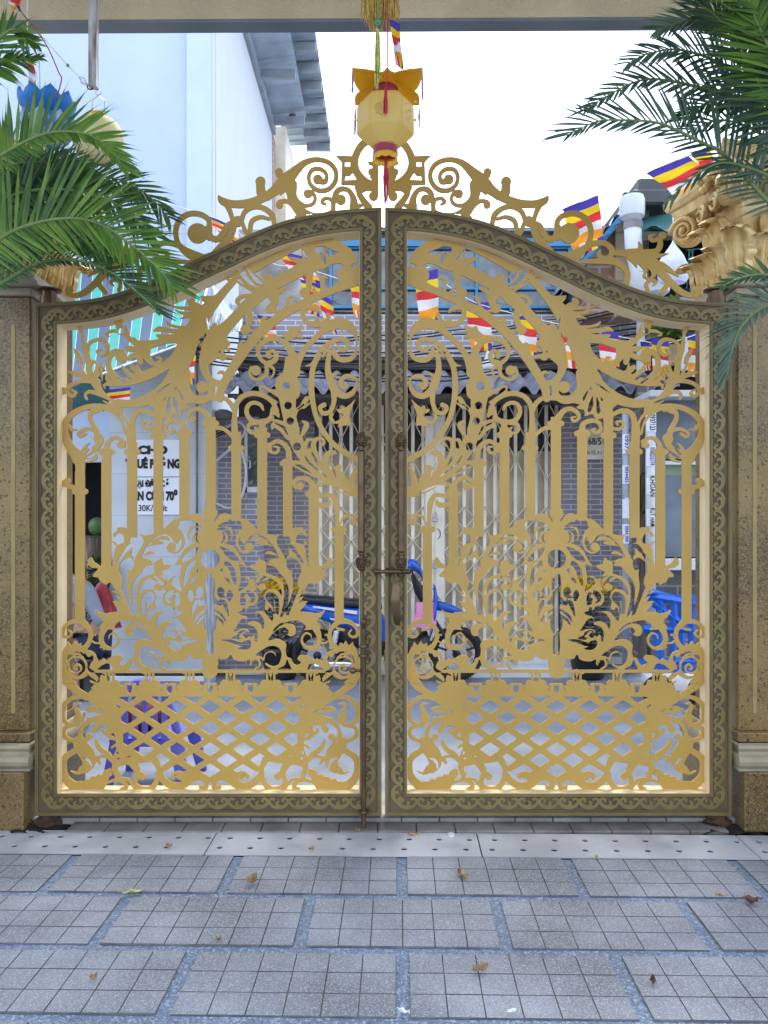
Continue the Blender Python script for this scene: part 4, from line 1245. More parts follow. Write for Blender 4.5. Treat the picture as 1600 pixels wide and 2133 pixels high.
# ------------------------------------------------------------------ the narrow house straight across the lane
D = 8.0
t = empty('row_house', P(900, 1400, D), 'narrow grey tiled house with clay tile awning and cream folding gate', 'house')
b = MB()
pbox(b, 497, 655, 1345, 792, D, .25)                            # strip-tiled band over the awning
pbox(b, 1172, 792, 1338, 1395, D, .22)                          # right pier
pbox(b, 440, 868, 540, 1395, D - .12, .34)                      # left pier
pbox(b, 540, 792, 668, 1395, 8.45, .2)                          # wall set back beside the gate
b.build('wall', M['brick'], t)
b = MB(); pbox(b, 497, 788, 660, 868, D + .05, .3); pbox(b, 660, 788, 1345, 868, D + .27, .1); b.build('lintel', M['dark_fascia'], t)
b = MB(); pbox(b, 497, 478, 1345, 655, D + .06, .2); b.build('upper_wall', M['concrete'], t)
b = MB(); pbox(b, 655, 850, 1178, 942, D + .26, .05); pbox(b, 1165, 850, 1172, 1395, D + .1, .5); b.build('dark_recess_panel', M['dark_fascia'], t)  # flat dark panels: the unlit inside above the shutter, put into colour
b = MB(); pbox(b, 440, 1395, 1178, 1398, 8.6, .02); b.box2((P(440, 0, 8).x, 8.3, .0), (P(1340, 0, 8).x, 9.0, .03)); b.build('porch_floor', M['white_tile'], t)
# step: two white courses
b = MB()
a, c = P(940, 1408, 7.75), P(1210, 1375, 7.75)
b.box2((a.x, 7.75, 0), (c.x, 8.3, .10), .006)
for k in range(3):
    b.box2((P(1080, 0, 7.9).x, 7.95, .1), (P(1330, 0, 7.9).x, 8.4, .17), .006) if k == 0 else None
b.box2((P(490, 0, 7.9).x, 7.9, 0), (P(940, 0, 7.9).x, 8.3, .07), .006)
b.build('step', M['white_tile'], t)
# folding gate
fg = MB(); pbox(fg, 660, 940, 1170, 1392, D + .22, .02)
for k in range(44):
    x = 662 + k * 11.6
    pbox(fg, x, 940, x + 3.5, 1392, D + .212, .01)
fgo = fg.build('folding_gate', M['beige_panel'], t)
b = MB()
xs = [664 + k * 21.4 for k in range(25)]
for k, x in enumerate(xs):
    pbox(b, x, 826, x + 7.2, 1392, D + .14, .03, .004)
b.build('upright', M['cream_metal'], fgo)
b = MB()
zones = [(832, 1000), (1055, 1150), (1150, 1245), (1290, 1385)]
for (ya, yb) in zones:
    b = MB()
    for k in range(-1, 25, 1):
        for s in (1, -1):
            xa, xb = (xs[k] if k >= 0 else xs[0]) + 3.6, xs[min(k + 2, 24)] + 3.6
            if k % 2: continue
            h = (yb - ya) / 2
            for j in range(2):
                y0, y1 = ya + j * h, ya + (j + 1) * h
                p, q_ = (P(xa, y0, D + .15), P(xb, y1, D + .15)) if s > 0 else (P(xb, y0, D + .15), P(xa, y1, D + .15))
                p.y = q_.y = D + .125 + (.006 if s > 0 else 0) + .0012 * (k % 3)
                b.tube([p, q_], .019, 4, flat=.3)
    b.build('lattice', M['cream_metal'], fgo)
b = MB()
for x0, x1 in ((886, 904), (907, 926)): pbox(b, x0, 866, x1, 1392, D + .105, .05, .006)
pbox(b, 903, 870, 908, 1392, D + .12, .03)
b.build('gate_stile', M['cream_metal'], fgo)
for i, (px, py) in enumerate(((906, 1082), (906, 1180))):
    b = MB(); c = P(px, py, D + .06)
    b.box(c, (.055, .03, .05), None, .008)
    b.tube([c + Vector((math.cos(a) * .018, 0, .028 + math.sin(a) * .04)) for a in [math.pi * k / 8 for k in range(9)]], .005, 6)
    b.build('padlock', M['steel'], fgo)
b = MB()
for s in (1, -1):
    c = P(906, 1112, D + .10)
    b.tube([c + Vector((s * (.012 + math.sin(a) * .045), 0, math.cos(a) * .055)) for a in [math.pi * (.1 + .8 * k / 8) for k in range(9)]], .004, 6)
b.build('pull_ring', M['dark_fascia'], fgo)
# number plate
b = MB(); pbox(b, 1206, 893, 1272, 957, D - .03, .02, .003); npl = b.build('number_plate', M['cream_metal'], t)
text_mesh("68/51", .098, M['ink'], 'number', npl, P(1243, 920, D - .032), squash=.78, bold=.0015)
text_mesh("ÁI TỔ. P.1. Q", .046, M['ink'], 'number', npl, P(1243, 944, D - .032), squash=.8)
# window in the left pier
w = MB(); pbox(w, 511, 898, 540, 1022, D - .155, .03); wo = w.build('window', M['win_glass'], t)
b = MB()
for r_ in ((509, 894, 540, 901), (509, 1014, 540, 1026), (509, 894, 515, 1026), (536, 894, 541, 1026)): pbox(b, *r_, D - .19, .05, .003)
b.tube([P(518, 960, D - .2), P(521, 960, D - .23), P(521, 975, D - .23), P(518, 975, D - .2)], .006, 6)
b.build('frame', M['pvc'], wo)
# tile awning: waves of clay tile in three courses
tw = .178
aw = MB()
x0w, x1w = P(478, 0, 7.6).x, P(1392, 0, 7.6).x
def wave(x):
    u = (x / tw) % 1.0
    return .062 * math.sin(u / .66 * math.pi) ** .75 if u < .66 else -.016 * math.sin((u - .66) / .34 * math.pi)
nx_ = 300
yr = [(7.30, 2.755), (7.52, 2.83), (7.52, 2.855), (7.76, 2.93), (7.76, 2.955), (8.02, 3.04)]
vs, fs = [], []
for (yy, zz) in yr:
    for i in range(nx_ + 1):
        x = x0w + (x1w - x0w) * i / nx_
        vs.append((x, yy, zz + wave(x)))
for r_ in range(len(yr) - 1):
    for i in range(nx_):
        k = r_ * (nx_ + 1) + i
        fs.append((k, k + 1, k + nx_ + 2, k + nx_ + 1))
n0 = len(vs)
vs += [(v[0], v[1] + .006, v[2] - .022) for v in vs]
fs += [tuple(i + n0 for i in f[::-1]) for f in fs]
for i in range(nx_): fs.append((i, i + n0, i + 1 + n0, i + 1))
aw.add(vs, fs)
ao = aw.build('tile_awning', M['roof_tile'], t, fix=False, autosmooth=50)
b = MB(); b.box2((x0w + .03, 7.36, 2.70), (x1w - .03, 7.40, 2.735)); b.box2((x0w + .05, 7.40, 2.72), (x1w - .05, 7.96, 2.735)); b.build('awning_rail', M['dark_fascia'], ao)
b = MB(); b.box2((P(497, 0, 8).x, 7.86, 3.06), (P(1345, 0, 8).x, 7.995, 3.16), .008); b.box2((P(497, 0, 8).x, 7.82, 3.14), (P(1345, 0, 8).x, 7.99, 3.18), .004); b.build('gutter', M['dark_fascia'], t)
# upper window band with blue frames
w = MB(); pbox(w, 690, 520, 1185, 650, D + .02, .03); wo = w.build('window', M['glass'], t)
b = MB()
for y in (512, 597, 636): pbox(b, 686, y, 1190, y + 6, D - .02, .04, .003)
for x in (686, 748, 838, 990, 1062, 1184): pbox(b, x, 512, x + 6, 648, D - .024, .044, .003)
b.build('frame', M['blue_frame'], wo)
b = MB(); pbox(b, 686, 496, 1190, 512, D - .05, .1); b.build('lintel', M['blue_frame'], t)
# eave of folded sheet
def sheet(b, A, B_, Cc, Dd, n, amp, seg=1):
    """ribbed sheet over the quad A-B (eave) , D-C (far edge); ribs run from eave to far edge"""
    A, B_, Cc, Dd = map(Vector, (A, B_, Cc, Dd))
    nrm = (B_ - A).cross(Dd - A).normalized()
    vs, fs = [], []
    m = n * 8
    for i in range(m + 1):
        u = i / m
        k = (i % 8)
        h = amp if k in (0, 1) else (amp * .15 if k in (4, 5) else 0)
        for v in (0, 1):
            p = (A.lerp(B_, u)).lerp(Dd.lerp(Cc, u), v)
            vs.append(p + nrm * h)
    for i in range(m): fs.append((2 * i, 2 * i + 2, 2 * i + 3, 2 * i + 1))
    n0 = len(vs)
    vs += [v - nrm * .004 for v in vs]
    fs += [tuple(j + n0 for j in f[::-1]) for f in fs]
    b.add(vs, fs)
b = MB(); sheet(b, P(640, 474, 7.9), P(1340, 470, 7.9), P(1340, 468, 9.2), P(640, 472, 9.2), 24, .03)
pbox(b, 640, 474, 1340, 480, 7.93, .05)
b.build('roof', M['metal_sheet'], t, fix=False)
# loose cables and a stone on the pier
b = MB()
def wire(pts, r=.012, n=6, k=8): b.tube([Vector(v) for v in cr([tuple(p) for p in pts], k)], r, n)
wire([P(418, 985, 7.8), P(450, 960, 7.8), P(485, 930, 7.8), P(510, 900, 7.8), P(500, 880, 7.8), P(470, 890, 7.8)], .016)
b.build('white_conduit', M['pvc'], t, smooth=True); b = MB()
wire([P(500, 925, 7.78), P(512, 980, 7.78), P(505, 1030, 7.78), P(480, 1058, 7.78), P(452, 1050, 7.78), P(432, 1040, 7.78)], .014)
b.build('white_conduit', M['pvc'], t, smooth=True); b = MB()
wire([P(505, 790, 7.95), P(498, 740, 7.95), P(512, 690, 7.95), P(525, 650, 7.95)], .02)
b.build('white_conduit', M['pvc'], t, smooth=True)
b = MB()
for k in range(3): wire([P(440, 905 + k * 6, 7.75), P(470, 892 + k * 5, 7.75), P(495, 905 + k * 3, 7.75), P(505, 930, 7.75)], .007)
b.build('black_conduit', M['black_rubber'], t, smooth=True)
b = MB(); c = P(464, 864, 7.8)
b.grid(lambda u, v: c + Vector((math.cos(u * 6.2832) * math.sin(v * math.pi) * .10 * (1 + .1 * math.sin(u * 9)), math.sin(u * 6.2832) * math.sin(v * math.pi) * .09, -math.cos(v * math.pi) * .055)), 18, 10)
b.build('capping_stone', M['concrete'], t, smooth=True)

# white lamp standing on the awning
t = empty('awning_lamp', P(1020, 822, 7.55), 'white domed lamp fitting standing on the tile awning', 'lamp')
b = MB(); c = P(1020, 822, 7.55)
b.lathe(c, [(.05, -.02), (.055, .06), (.06, .12), (.085, .16), (.10, .20), (.10, .22)], 20); b.build('body', M['pvc'], t, smooth=True)
b = MB(); b.lathe(c + Vector((0, 0, .222)), [(.11, 0), (.115, .02), (.09, .07), (.05, .12), (.035, .18), (.02, .20)], 20); b.build('cap', M['pvc'], t, smooth=True)

# ------------------------------------------------------------------ left: big pale building with side wall and tin eaves
t = empty('pale_building', P(260, 1400, 9), 'tall pale blue-white building with smooth wall and pilaster behind the left palm', 'building')
b = MB(); b.box2((-5.2, 9.06, 0), (P(388, 0, 9.0).x, 9.5, 9.6)); b.build('wall', M['white_wall'], t)
b = MB(); b.box2((P(388, 0, 9).x, 9.0, 0), (-1.975, 9.5, 9.6), .01); b.build('pilaster', M['white_col'], t)
b = MB(); b.box2((-1.974, 9.12, 0), (-1.945, 13.7, 8.42), 0); b.box2((-1.985, 9.02, 0), (-1.955, 9.12, 9.6)); b.build('side_wall', M['streaky'], t)
b = MB(); b.box2((-2.3, 13.702, 0), (-1.93, 13.95, 8.30)); b.build('brick_edge', M['terra'], t)
rf = MB(); sheet(rf, (-1.35, 9.0, 8.62), (-1.35, 13.75, 8.62), (-2.1, 13.75, 8.52), (-2.1, 9.0, 8.52), 13, .03); ro = rf.build('roof', M['metal_sheet'], t, fix=False)
b = MB()
for y in (9.4, 10.7, 12.05, 13.45):
    b = MB(); b.box2((-1.88, y, 8.36), (-1.36, y + .06, 8.50), .004); b.build('purlin', M['purlin'], ro)
b = MB(); b.box2((-1.94, 9.0, 8.30), (-1.88, 13.7, 8.44)); b.build('wall_plate', M['purlin'], ro)
b = MB(); b.box(P(576, 232, 13.6), (.16, .12, .18), None, .006); b.build('wall_bracket', M['wood'], t)
t = empty('cream_building', P(610, 1400, 14.5), 'sunlit cream wall with small tin eave beyond the pale building', 'building')
b = MB(); b.box2((-2.6, 14.0, 0), (-1.75, 21, 8.6)); b.build('wall', M['old_wall'], t)
rf = MB(); sheet(rf, (-1.03, 11.3, 8.92), (-1.03, 15.3, 8.92), (-1.9, 15.3, 8.86), (-1.9, 11.3, 8.86), 16, .03); ro = rf.build('roof', M['metal_sheet'], t, fix=False)
b = MB()
for k in range(8):
    b = MB(); b.box2((-1.5, 11.5 + k * .53, 8.76), (-1.04, 11.58 + k * .53, 8.90), .004); b.build('purlin', M['purlin'], ro)
t = empty('hanging_charm', P(609, 240, 13.6), 'small dark spinning charm hanging under the tin eave', 'ornament')
b = MB(); c = P(609, 240, 13.6); b.lathe(c, [(.0, -.12), (.05, -.04), (.07, .02), (.03, .09), (.0, .12)], 8); b.tube([c + Vector((0, 0, .1)), c + Vector((0, 0, .24)), c + Vector((.12, 0, .22))], .008, 5); b.build('charm', M['dark_fascia'], t)

# shop front with marble column
DL = 7.6
t = empty('corner_shop', P(300, 1400, DL), 'white marble-clad corner shop open at the left with dark inside', 'shop')
b = MB(); pbox(b, 228, 690, 442, 1402, DL, .5); b.build('wall', M['marble_wall'], t)
b = MB(); pbox(b, 20, 855, 232, 962, DL + .25, .1); b.build('signboard', M['white_col'], t)
b = MB(); pbox(b, 20, 690, 232, 858, DL + .3, .1); b.build('shop_fascia', M['teal_cloth'], t)
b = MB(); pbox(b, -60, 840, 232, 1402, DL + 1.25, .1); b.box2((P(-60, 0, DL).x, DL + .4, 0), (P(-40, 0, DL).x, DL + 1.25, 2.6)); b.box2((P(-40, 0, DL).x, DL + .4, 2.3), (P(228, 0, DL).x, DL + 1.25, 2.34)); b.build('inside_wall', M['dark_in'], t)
b = MB(); b.box2((P(-60, 0, DL).x, DL + .1, 0), (P(235, 0, DL).x, DL + 1.25, .07), .006); b.build('shop_floor', M['concrete'], t)
b = MB(); b.box2((P(228, 0, DL).x, DL - .03, 0), (P(444, 0, DL).x, DL + .0, .05), .004); b.build('skirting', M['white_tile'], t)
b = MB(); b.tube([P(411, 640, DL - .03), P(410, 1210, DL - .03)], .011, 6); b.build('brown_conduit', M['wood'], t)
for (r_, name) in (((283, 916, 373, 992), 'cho'), ((283, 995, 373, 1072), 'ban')):
    t = empty('paper_notice', P(328, r_[3], DL - .01), {'cho': 'upper white notice reading CHO THUÊ PHÒNG on the marble column', 'ban': 'lower white notice reading TẠI ĐÂY CÓ BÁN CỒN on the marble column'}[name], 'notice', 'notices on the marble column')
    b = MB(); pbox(b, *r_, DL - .012, .008); b.build('sheet', M['paper'], t)
    rows = {'cho': [("CHO", 318, 938, .104, 1.2, .007), ("THUÊ PHÒNG", 319, 967, .114, .72, .0075)],
            'ban': [("TẠI ĐÂY CÓ", 316, 1008, .082, .76, .005), ("BÁN CỒN 70⁰", 318, 1034, .112, .68, .007), ("30K/1 Lít", 318, 1059, .085, .88, .001)]}[name]
    for s_, x, y, sz, sq, bo in rows: text_mesh(s_, sz, M['ink'], 'lettering', t, P(x, y, DL - .014), squash=sq, bold=bo)
# striped awning
def quadsheet(b, A, B_, Cc, Dd, nu, nv, sag=0.0, rip=0.0, th=.006, k=8):
    A, B_, Cc, Dd = map(Vector, (A, B_, Cc, Dd))
    def f(u, v, o):
        p = A.lerp(B_, u).lerp(Dd.lerp(Cc, u), v)
        return p + Vector((0, 0, -sag * math.sin(v * math.pi) + rip * math.sin(u * k * 2 * math.pi) * v - o))
    b.grid(lambda u, v: f(u, v, 0), nu, nv); b.grid(lambda u, v: f(1 - u, v, th), nu, nv)
def grid_uv(o, nu, nv, copies=2):
    """uv = grid parameters, for objects made of equal grids"""
    me = o.data
    uvl = me.uv_layers.new(name='UVMap')
    per = (nu + 1) * (nv + 1)
    for lp in me.loops:
        i = lp.vertex_index
        c, i = divmod(i, per)
        u, v = divmod(i, nv + 1)
        u /= nu; v /= nv
        uvl.data[lp.index].uv = (1 - u if c % 2 else u, v)
M['awning'] = stripemat('striped_canvas', [(0, (.05, .36, .29)), (.44, (.55, .62, .64)), (.465, (.07, .105, .17)), (.965, (.55, .62, .64))], .118, 'X', .7)
t = empty('striped_awning', P(240, 600, 7.2), 'green and navy striped canvas awning slanting over the left shop', 'awning')
b = MB(); quadsheet(b, P(60, 562, 8.3), P(440, 566, 8.3), P(402, 706, 6.9), P(20, 850, 5.6), 48, 14, .10, .02, .006, 5)
o = b.build('canvas', M['awning'], t, fix=False, smooth=True); grid_uv(o, 48, 14)
b = MB(); b.tube([P(18, 852, 5.6), P(402, 708, 6.9)], .014, 8); b.tube([P(402, 708, 6.9), P(440, 568, 8.3)], .014, 8); b.build('awning_pole', M['steel'], t)
# tin canopy with torn tarpaulin beside the awning
t = empty('tin_canopy', P(460, 660, 7.3), 'small sagging tin canopy with torn grey tarpaulin over the marble column', 'canopy')
b = MB(); sheet(b, P(395, 690, 6.9), P(505, 690, 6.9), P(510, 640, 7.9), P(420, 620, 7.9), 6, .02); b.build('sheet_roof', M['metal_sheet'], t, fix=False)
b = MB(); quadsheet(b, P(440, 590, 7.6), P(452, 600, 7.5), P(500, 662, 6.85), P(470, 672, 6.85), 10, 10, .03, .03, .004, 2); b.build('tarpaulin', M['white_col'], t, smooth=True)
# weathered post
t = empty('wooden_post', P(438, 1405, 7.3), 'grey weathered square post standing before the marble column', 'post')
b = MB(); c = P(437, 1395, 7.3)
b.grid(lambda u, v: Vector((c.x + .05 * math.cos(u * 2 * math.pi) * (1 + .12 * math.sin(v * 23)), 7.3 + .05 * math.sin(u * 2 * math.pi), v * 1.75)), 10, 24)
b.lathe((c.x, 7.3, 1.75), [(.05, 0), (.03, .012)], 10); b.build('post', M['greywood'], t)

# ------------------------------------------------------------------ right: timber shop-house, sheet panels, pipes
DR = 7.3
t = empty('shop_house', P(1400, 1400, DR), 'old shop-house with dark sagging roof, tan column and red block wall on the right', 'house')
b = MB(); pbox(b, 1222, 470, 1300, 660, DR, .3); b.build('block_wall', M['terra'], t)
b = MB(); pbox(b, 1282, 452, 1328, 660, DR - .1, .25, .006); b.build('column', M['tan_block'], t)
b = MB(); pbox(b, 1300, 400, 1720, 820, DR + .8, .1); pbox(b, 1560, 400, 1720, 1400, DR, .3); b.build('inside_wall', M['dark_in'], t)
rf = MB()
# sloping tiled roof, gable towards the lane
A, B_ = P(1196, 560, 7.0), P(1352, 372, 7.0)
def roofpt(u, v):
    p = A.lerp(B_, u); return p + Vector((0, 1.8 * v, .03 * abs(math.sin(u * 26)) + .02 * math.sin(v * 40)))
rf.grid(roofpt, 60, 10); rf.grid(lambda u, v: roofpt(1 - u, v) - Vector((0, 0, .08)), 60, 10)
pr = [P(1196, 560, 7.02), P(1352, 374, 7.02), P(1352, 392, 7.02), P(1208, 566, 7.02)]
ro = rf.build('roof', M['roof_tile'], t, fix=False)
b = MB(); b.prism(pr, (0, .06, 0)); b.build('bargeboard', M['blue_frame'], ro)
b = MB(); b.box2((P(1330, 0, 6.9).x, 6.9, P(0, 395, 6.9).z), (P(1720, 0, 6.9).x, 8.6, P(0, 372, 6.9).z)); b.box2((P(1318, 0, 6.85).x, 6.85, P(0, 425, 6.85).z), (P(1720, 0, 6.85).x, 7.0, P(0, 392, 6.85).z), .02); b.build('eave', M['dark_fascia'], t)
b = MB(); pbox(b, 1336, 420, 1352, 700, DR - .25, .08, .006); pbox(b, 1436, 640, 1450, 760, DR - .25, .08, .006); pbox(b, 1330, 640, 1500, 650, DR - .2, .06); b.build('timber_post', M['wood'], t)
b = MB(); quadsheet(b, P(1330, 455, 7.1), P(1480, 430, 6.6), P(1480, 470, 6.2), P(1345, 478, 6.6), 12, 8, .05, .03, .006, 2); b.build('shade_cloth', M['teal_cloth'], t, smooth=True)
b = MB(); quadsheet(b, P(1430, 520, 6.4), P(1480, 515, 6.4), P(1470, 600, 6.4), P(1425, 605, 6.4), 10, 8, .0, .03, .006, 3); b.build('hanging_tarp', M['teal_cloth'], t, smooth=True)
b = MB(); pbox(b, 1325, 482, 1480, 492, 6.9, .1); pbox(b, 1310, 618, 1500, 634, 6.85, .5, .004); b.build('balcony_slab', M['concrete'], t)
b = MB()
pbox(b, 1330, 650, 1344, 775, 7.0, .06, .004); pbox(b, 1418, 660, 1434, 770, 7.0, .06, .004); pbox(b, 1335, 722, 1420, 729, 7.0, .05, .003)
c = P(1393, 690, 6.98)
b.tube([c + Vector((math.cos(a) * .062, 0, math.sin(a) * .075)) for a in [math.pi * k / 10 for k in range(11)]], .011, 8)
for s in (-1, 1): b.tube([c + Vector((s * .062, 0, 0)), c + Vector((s * .062, 0, -.38))], .011, 8)
b.build('white_railing', M['pvc'], t)
b = MB(); pbox(b, 1338, 660, 1470, 720, DR + .3, .1); b.build('back_panel', M['concrete'], t)
b = MB(); pbox(b, 1355, 812, 1560, 826, 6.75, .5, .006); b.build('ledge', M['pvc'], t); b = MB(); pbox(b, 1362, 960, 1560, 968, 6.9, .1, .003); b.build('ledge', M['pvc'], t); b = MB(); pbox(b, 1362, 1164, 1560, 1188, 6.85, .3, .006); b.build('ledge', M['pvc'], t)
b = MB(); pbox(b, 1362, 832, 1560, 956, 6.95, .05); pbox(b, 1362, 990, 1560, 1160, 6.95, .05); b.build('sheet_panel', M['grey_panel'], t)
b = MB(); pbox(b, 1362, 968, 1560, 990, 6.97, .05); b.build('green_strip', mat('faded_green_paint', (.22, .30, .20), .7, 0, .2, 5), t)
b = MB(); pbox(b, 1356, 826, 1560, 1402, 7.05, .2); pbox(b, 1330, 800, 1362, 1402, 7.25, .2); b.build('lower_wall', brickmat('grey_wall_block', (.16, .155, .15), (.20, .19, .18), (.34, .33, .32), .22, .16, .01, .9, .5), t)

t = empty('rain_pipe', P(1318, 820, 6.8), 'white plastic rain pipe with wide hopper head on the old shop-house', 'pipe')
b = MB(); b.tube([P(1318, 462, 6.7), P(1320, 520, 6.7), P(1330, 560, 6.7), P(1328, 650, 6.7)], .072, 16); b.build('pipe', M['pvc'], t, smooth=True)
b = MB(); b.lathe(P(1317, 452, 6.7), [(.066, -.03), (.10, .0), (.105, .05), (.105, .14), (.095, .17), (.08, .172)], 20); b.build('hopper', M['pvc'], t, autosmooth=40)
b = MB(); b.lathe(P(1319, 470, 6.7), [(.078, -.03), (.08, 0), (.078, .03)], 16); b.build('collar', M['concrete'], t, autosmooth=40)

def post(px0, px1, y0, y1, d, m, label, stickers):
    t = empty('service_pipe', P((px0 + px1) / 2, y1, d), label, 'pipe', 'service pipes by the right pier')
    r = (px1 - px0) / 2 * d / F
    b = MB(); b.tube([P((px0 + px1) / 2, y0, d), P((px0 + px1) / 2, y1, d)], r, 14); b.build('pipe', m, t, smooth=True)
    for (ya, yb, txt, ink) in stickers:
        bb = MB()
        c0, c1 = P((px0 + px1) / 2, yb, d), P((px0 + px1) / 2, ya, d)
        bb.grid(lambda u, v: Vector((c0.x + math.sin((u - .5) * 2.6) * (r + .002), d - math.cos((u - .5) * 2.6) * (r + .002), c0.z + (c1.z - c0.z) * v)), 8, 1)
        so = bb.build('sticker', M['paper'], t, fix=False)
        text_mesh(txt, r * 1.5, ink, 'lettering', so, Vector((c0.x, d - r - .004, (c0.z + c1.z) / 2)), rot=(R(90), R(90), 0), squash=(c1.z - c0.z) / (r * 1.5) / (len(txt) * .56), bold=.0008)
post(1296, 1310, 855, 1405, 7.0, M['greypipe'], 'thinner grey service pipe with stuck-on phone numbers beside the tiled pier', [(905, 945, '09377', M['blueink']), (970, 1008, '0934455', M['blueink']), (1040, 1080, 'HUT', M['paper']), (1092, 1132, '0934 900', M['blueink'])])
post(1345, 1366, 840, 1300, 6.9, M['pvc'], 'thicker pale service pipe plastered with phone number stickers', [(862, 900, '0937123', M['ink']), (930, 972, '0906255774', M['blueink']), (996, 1030, 'KHOAN', M['ink']), (1060, 1095, 'RUT HAM', M['ink'])])
t = empty('rusty_pole', P(1338, 1405, 7.1), 'dark rusty pole with coiled black cable between the service pipes', 'pole')
b = MB(); b.box(P(1337, 1110, 7.1) , (.055, .055, 2.45), None, .006); b.build('pole', M['wood'], t)
b = MB(); b.tube([Vector(v) for v in cr([tuple(P(x, y, 7.0)) for x, y in ((1335, 1060), (1333, 1000), (1345, 985), (1352, 1010), (1350, 1045), (1340, 1070), (1352, 1050), (1380, 1030))], 8)], .010, 6); b.build('cable_coil', M['black_rubber'], t, smooth=True)

# overhead cables
rnd = random.Random(11)
for i, (a, c, sag, lab) in enumerate((
        (P(395, 700, 7.4), P(1470, 610, 7.2), .16, 'topmost black overhead cable crossing before the strip-tiled wall'),
        (P(395, 716, 7.3), P(1470, 640, 7.2), .22, 'second black overhead cable crossing before the strip-tiled wall'),
        (P(395, 726, 7.4), P(1470, 652, 7.3), .30, 'third black overhead cable from the top before the strip-tiled wall'),
        (P(395, 740, 7.3), P(1470, 672, 7.2), .34, 'lowest slack black overhead cable before the strip-tiled wall'))):
    b = MB()
    for j in range(2):
        pts = [a.lerp(c, k / 30) + Vector((0, .03 * j, -sag * (1 - (2 * k / 30 - 1) ** 2) - .03 * j + .012 * math.sin(k * 1.3 + i + j))) for k in range(31)]
        b.tube(pts, .008, 5)
    tag(b.build('overhead_cable', M['black_rubber'], None, smooth=True), lab, 'cable', 'cables over the lane')
# ------------------------------------------------------------------ palms
def leafmat(name, c, c2, trans=.25):
    m, nt, N, L, b = newmat(name)
    tc = N.new("ShaderNodeTexCoord")
    nz = N.new("ShaderNodeTexNoise"); nz.inputs["Scale"].default_value = 9; nz.inputs["Detail"].default_value = 4
    L.new(tc.outputs["Object"], nz.inputs["Vector"])
    gi = N.new("ShaderNodeNewGeometry")
    ad = N.new("ShaderNodeMath"); ad.operation = 'ADD'; L.new(nz.outputs[0], ad.inputs[0])
    ml = N.new("ShaderNodeMath"); ml.operation = 'MULTIPLY_ADD'; L.new(gi.outputs["Random Per Island"], ml.inputs[0]); ml.inputs[1].default_value = .5; ml.inputs[2].default_value = -.25
    L.new(ml.outputs[0], ad.inputs[1])
    rp = N.new("ShaderNodeValToRGB")
    rp.color_ramp.elements[0].position, rp.color_ramp.elements[1].position = .28, .72
    rp.color_ramp.elements[0].color, rp.color_ramp.elements[1].color = (*c2, 1), (*c, 1)
    L.new(ad.outputs[0], rp.inputs[0]); L.new(rp.outputs[0], b.inputs["Base Color"])
    b.inputs["Roughness"].default_value = .38; b.inputs["Specular IOR Level"].default_value = .5
    tr = N.new("ShaderNodeBsdfTranslucent"); L.new(rp.outputs[0], tr.inputs["Color"])
    mx = N.new("ShaderNodeMixShader"); mx.inputs[0].default_value = trans
    L.new(b.outputs[0], mx.inputs[1]); L.new(tr.outputs[0], mx.inputs[2])
    L.new(mx.outputs[0], N["Material Output"].inputs["Surface"])
    return m
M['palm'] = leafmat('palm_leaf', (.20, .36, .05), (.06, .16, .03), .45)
M['palm_dark'] = leafmat('shaded_palm_leaf', (.09, .19, .055), (.03, .08, .03), .38)  # darker copy of the palm leaf, its shade put into the colour
M['palm_blue'] = leafmat('glaucous_palm_leaf', (.13, .21, .13), (.05, .10, .07), .4)
M['rachis'] = mat('palm_stalk', (.16, .22, .07), .45, 0, .2, 8)
M['trunk'] = mat('ringed_palm_trunk', (.20, .17, .11), .8, 0, .3, 6, .5, 30, .3, stretch=(1, 1, 8))

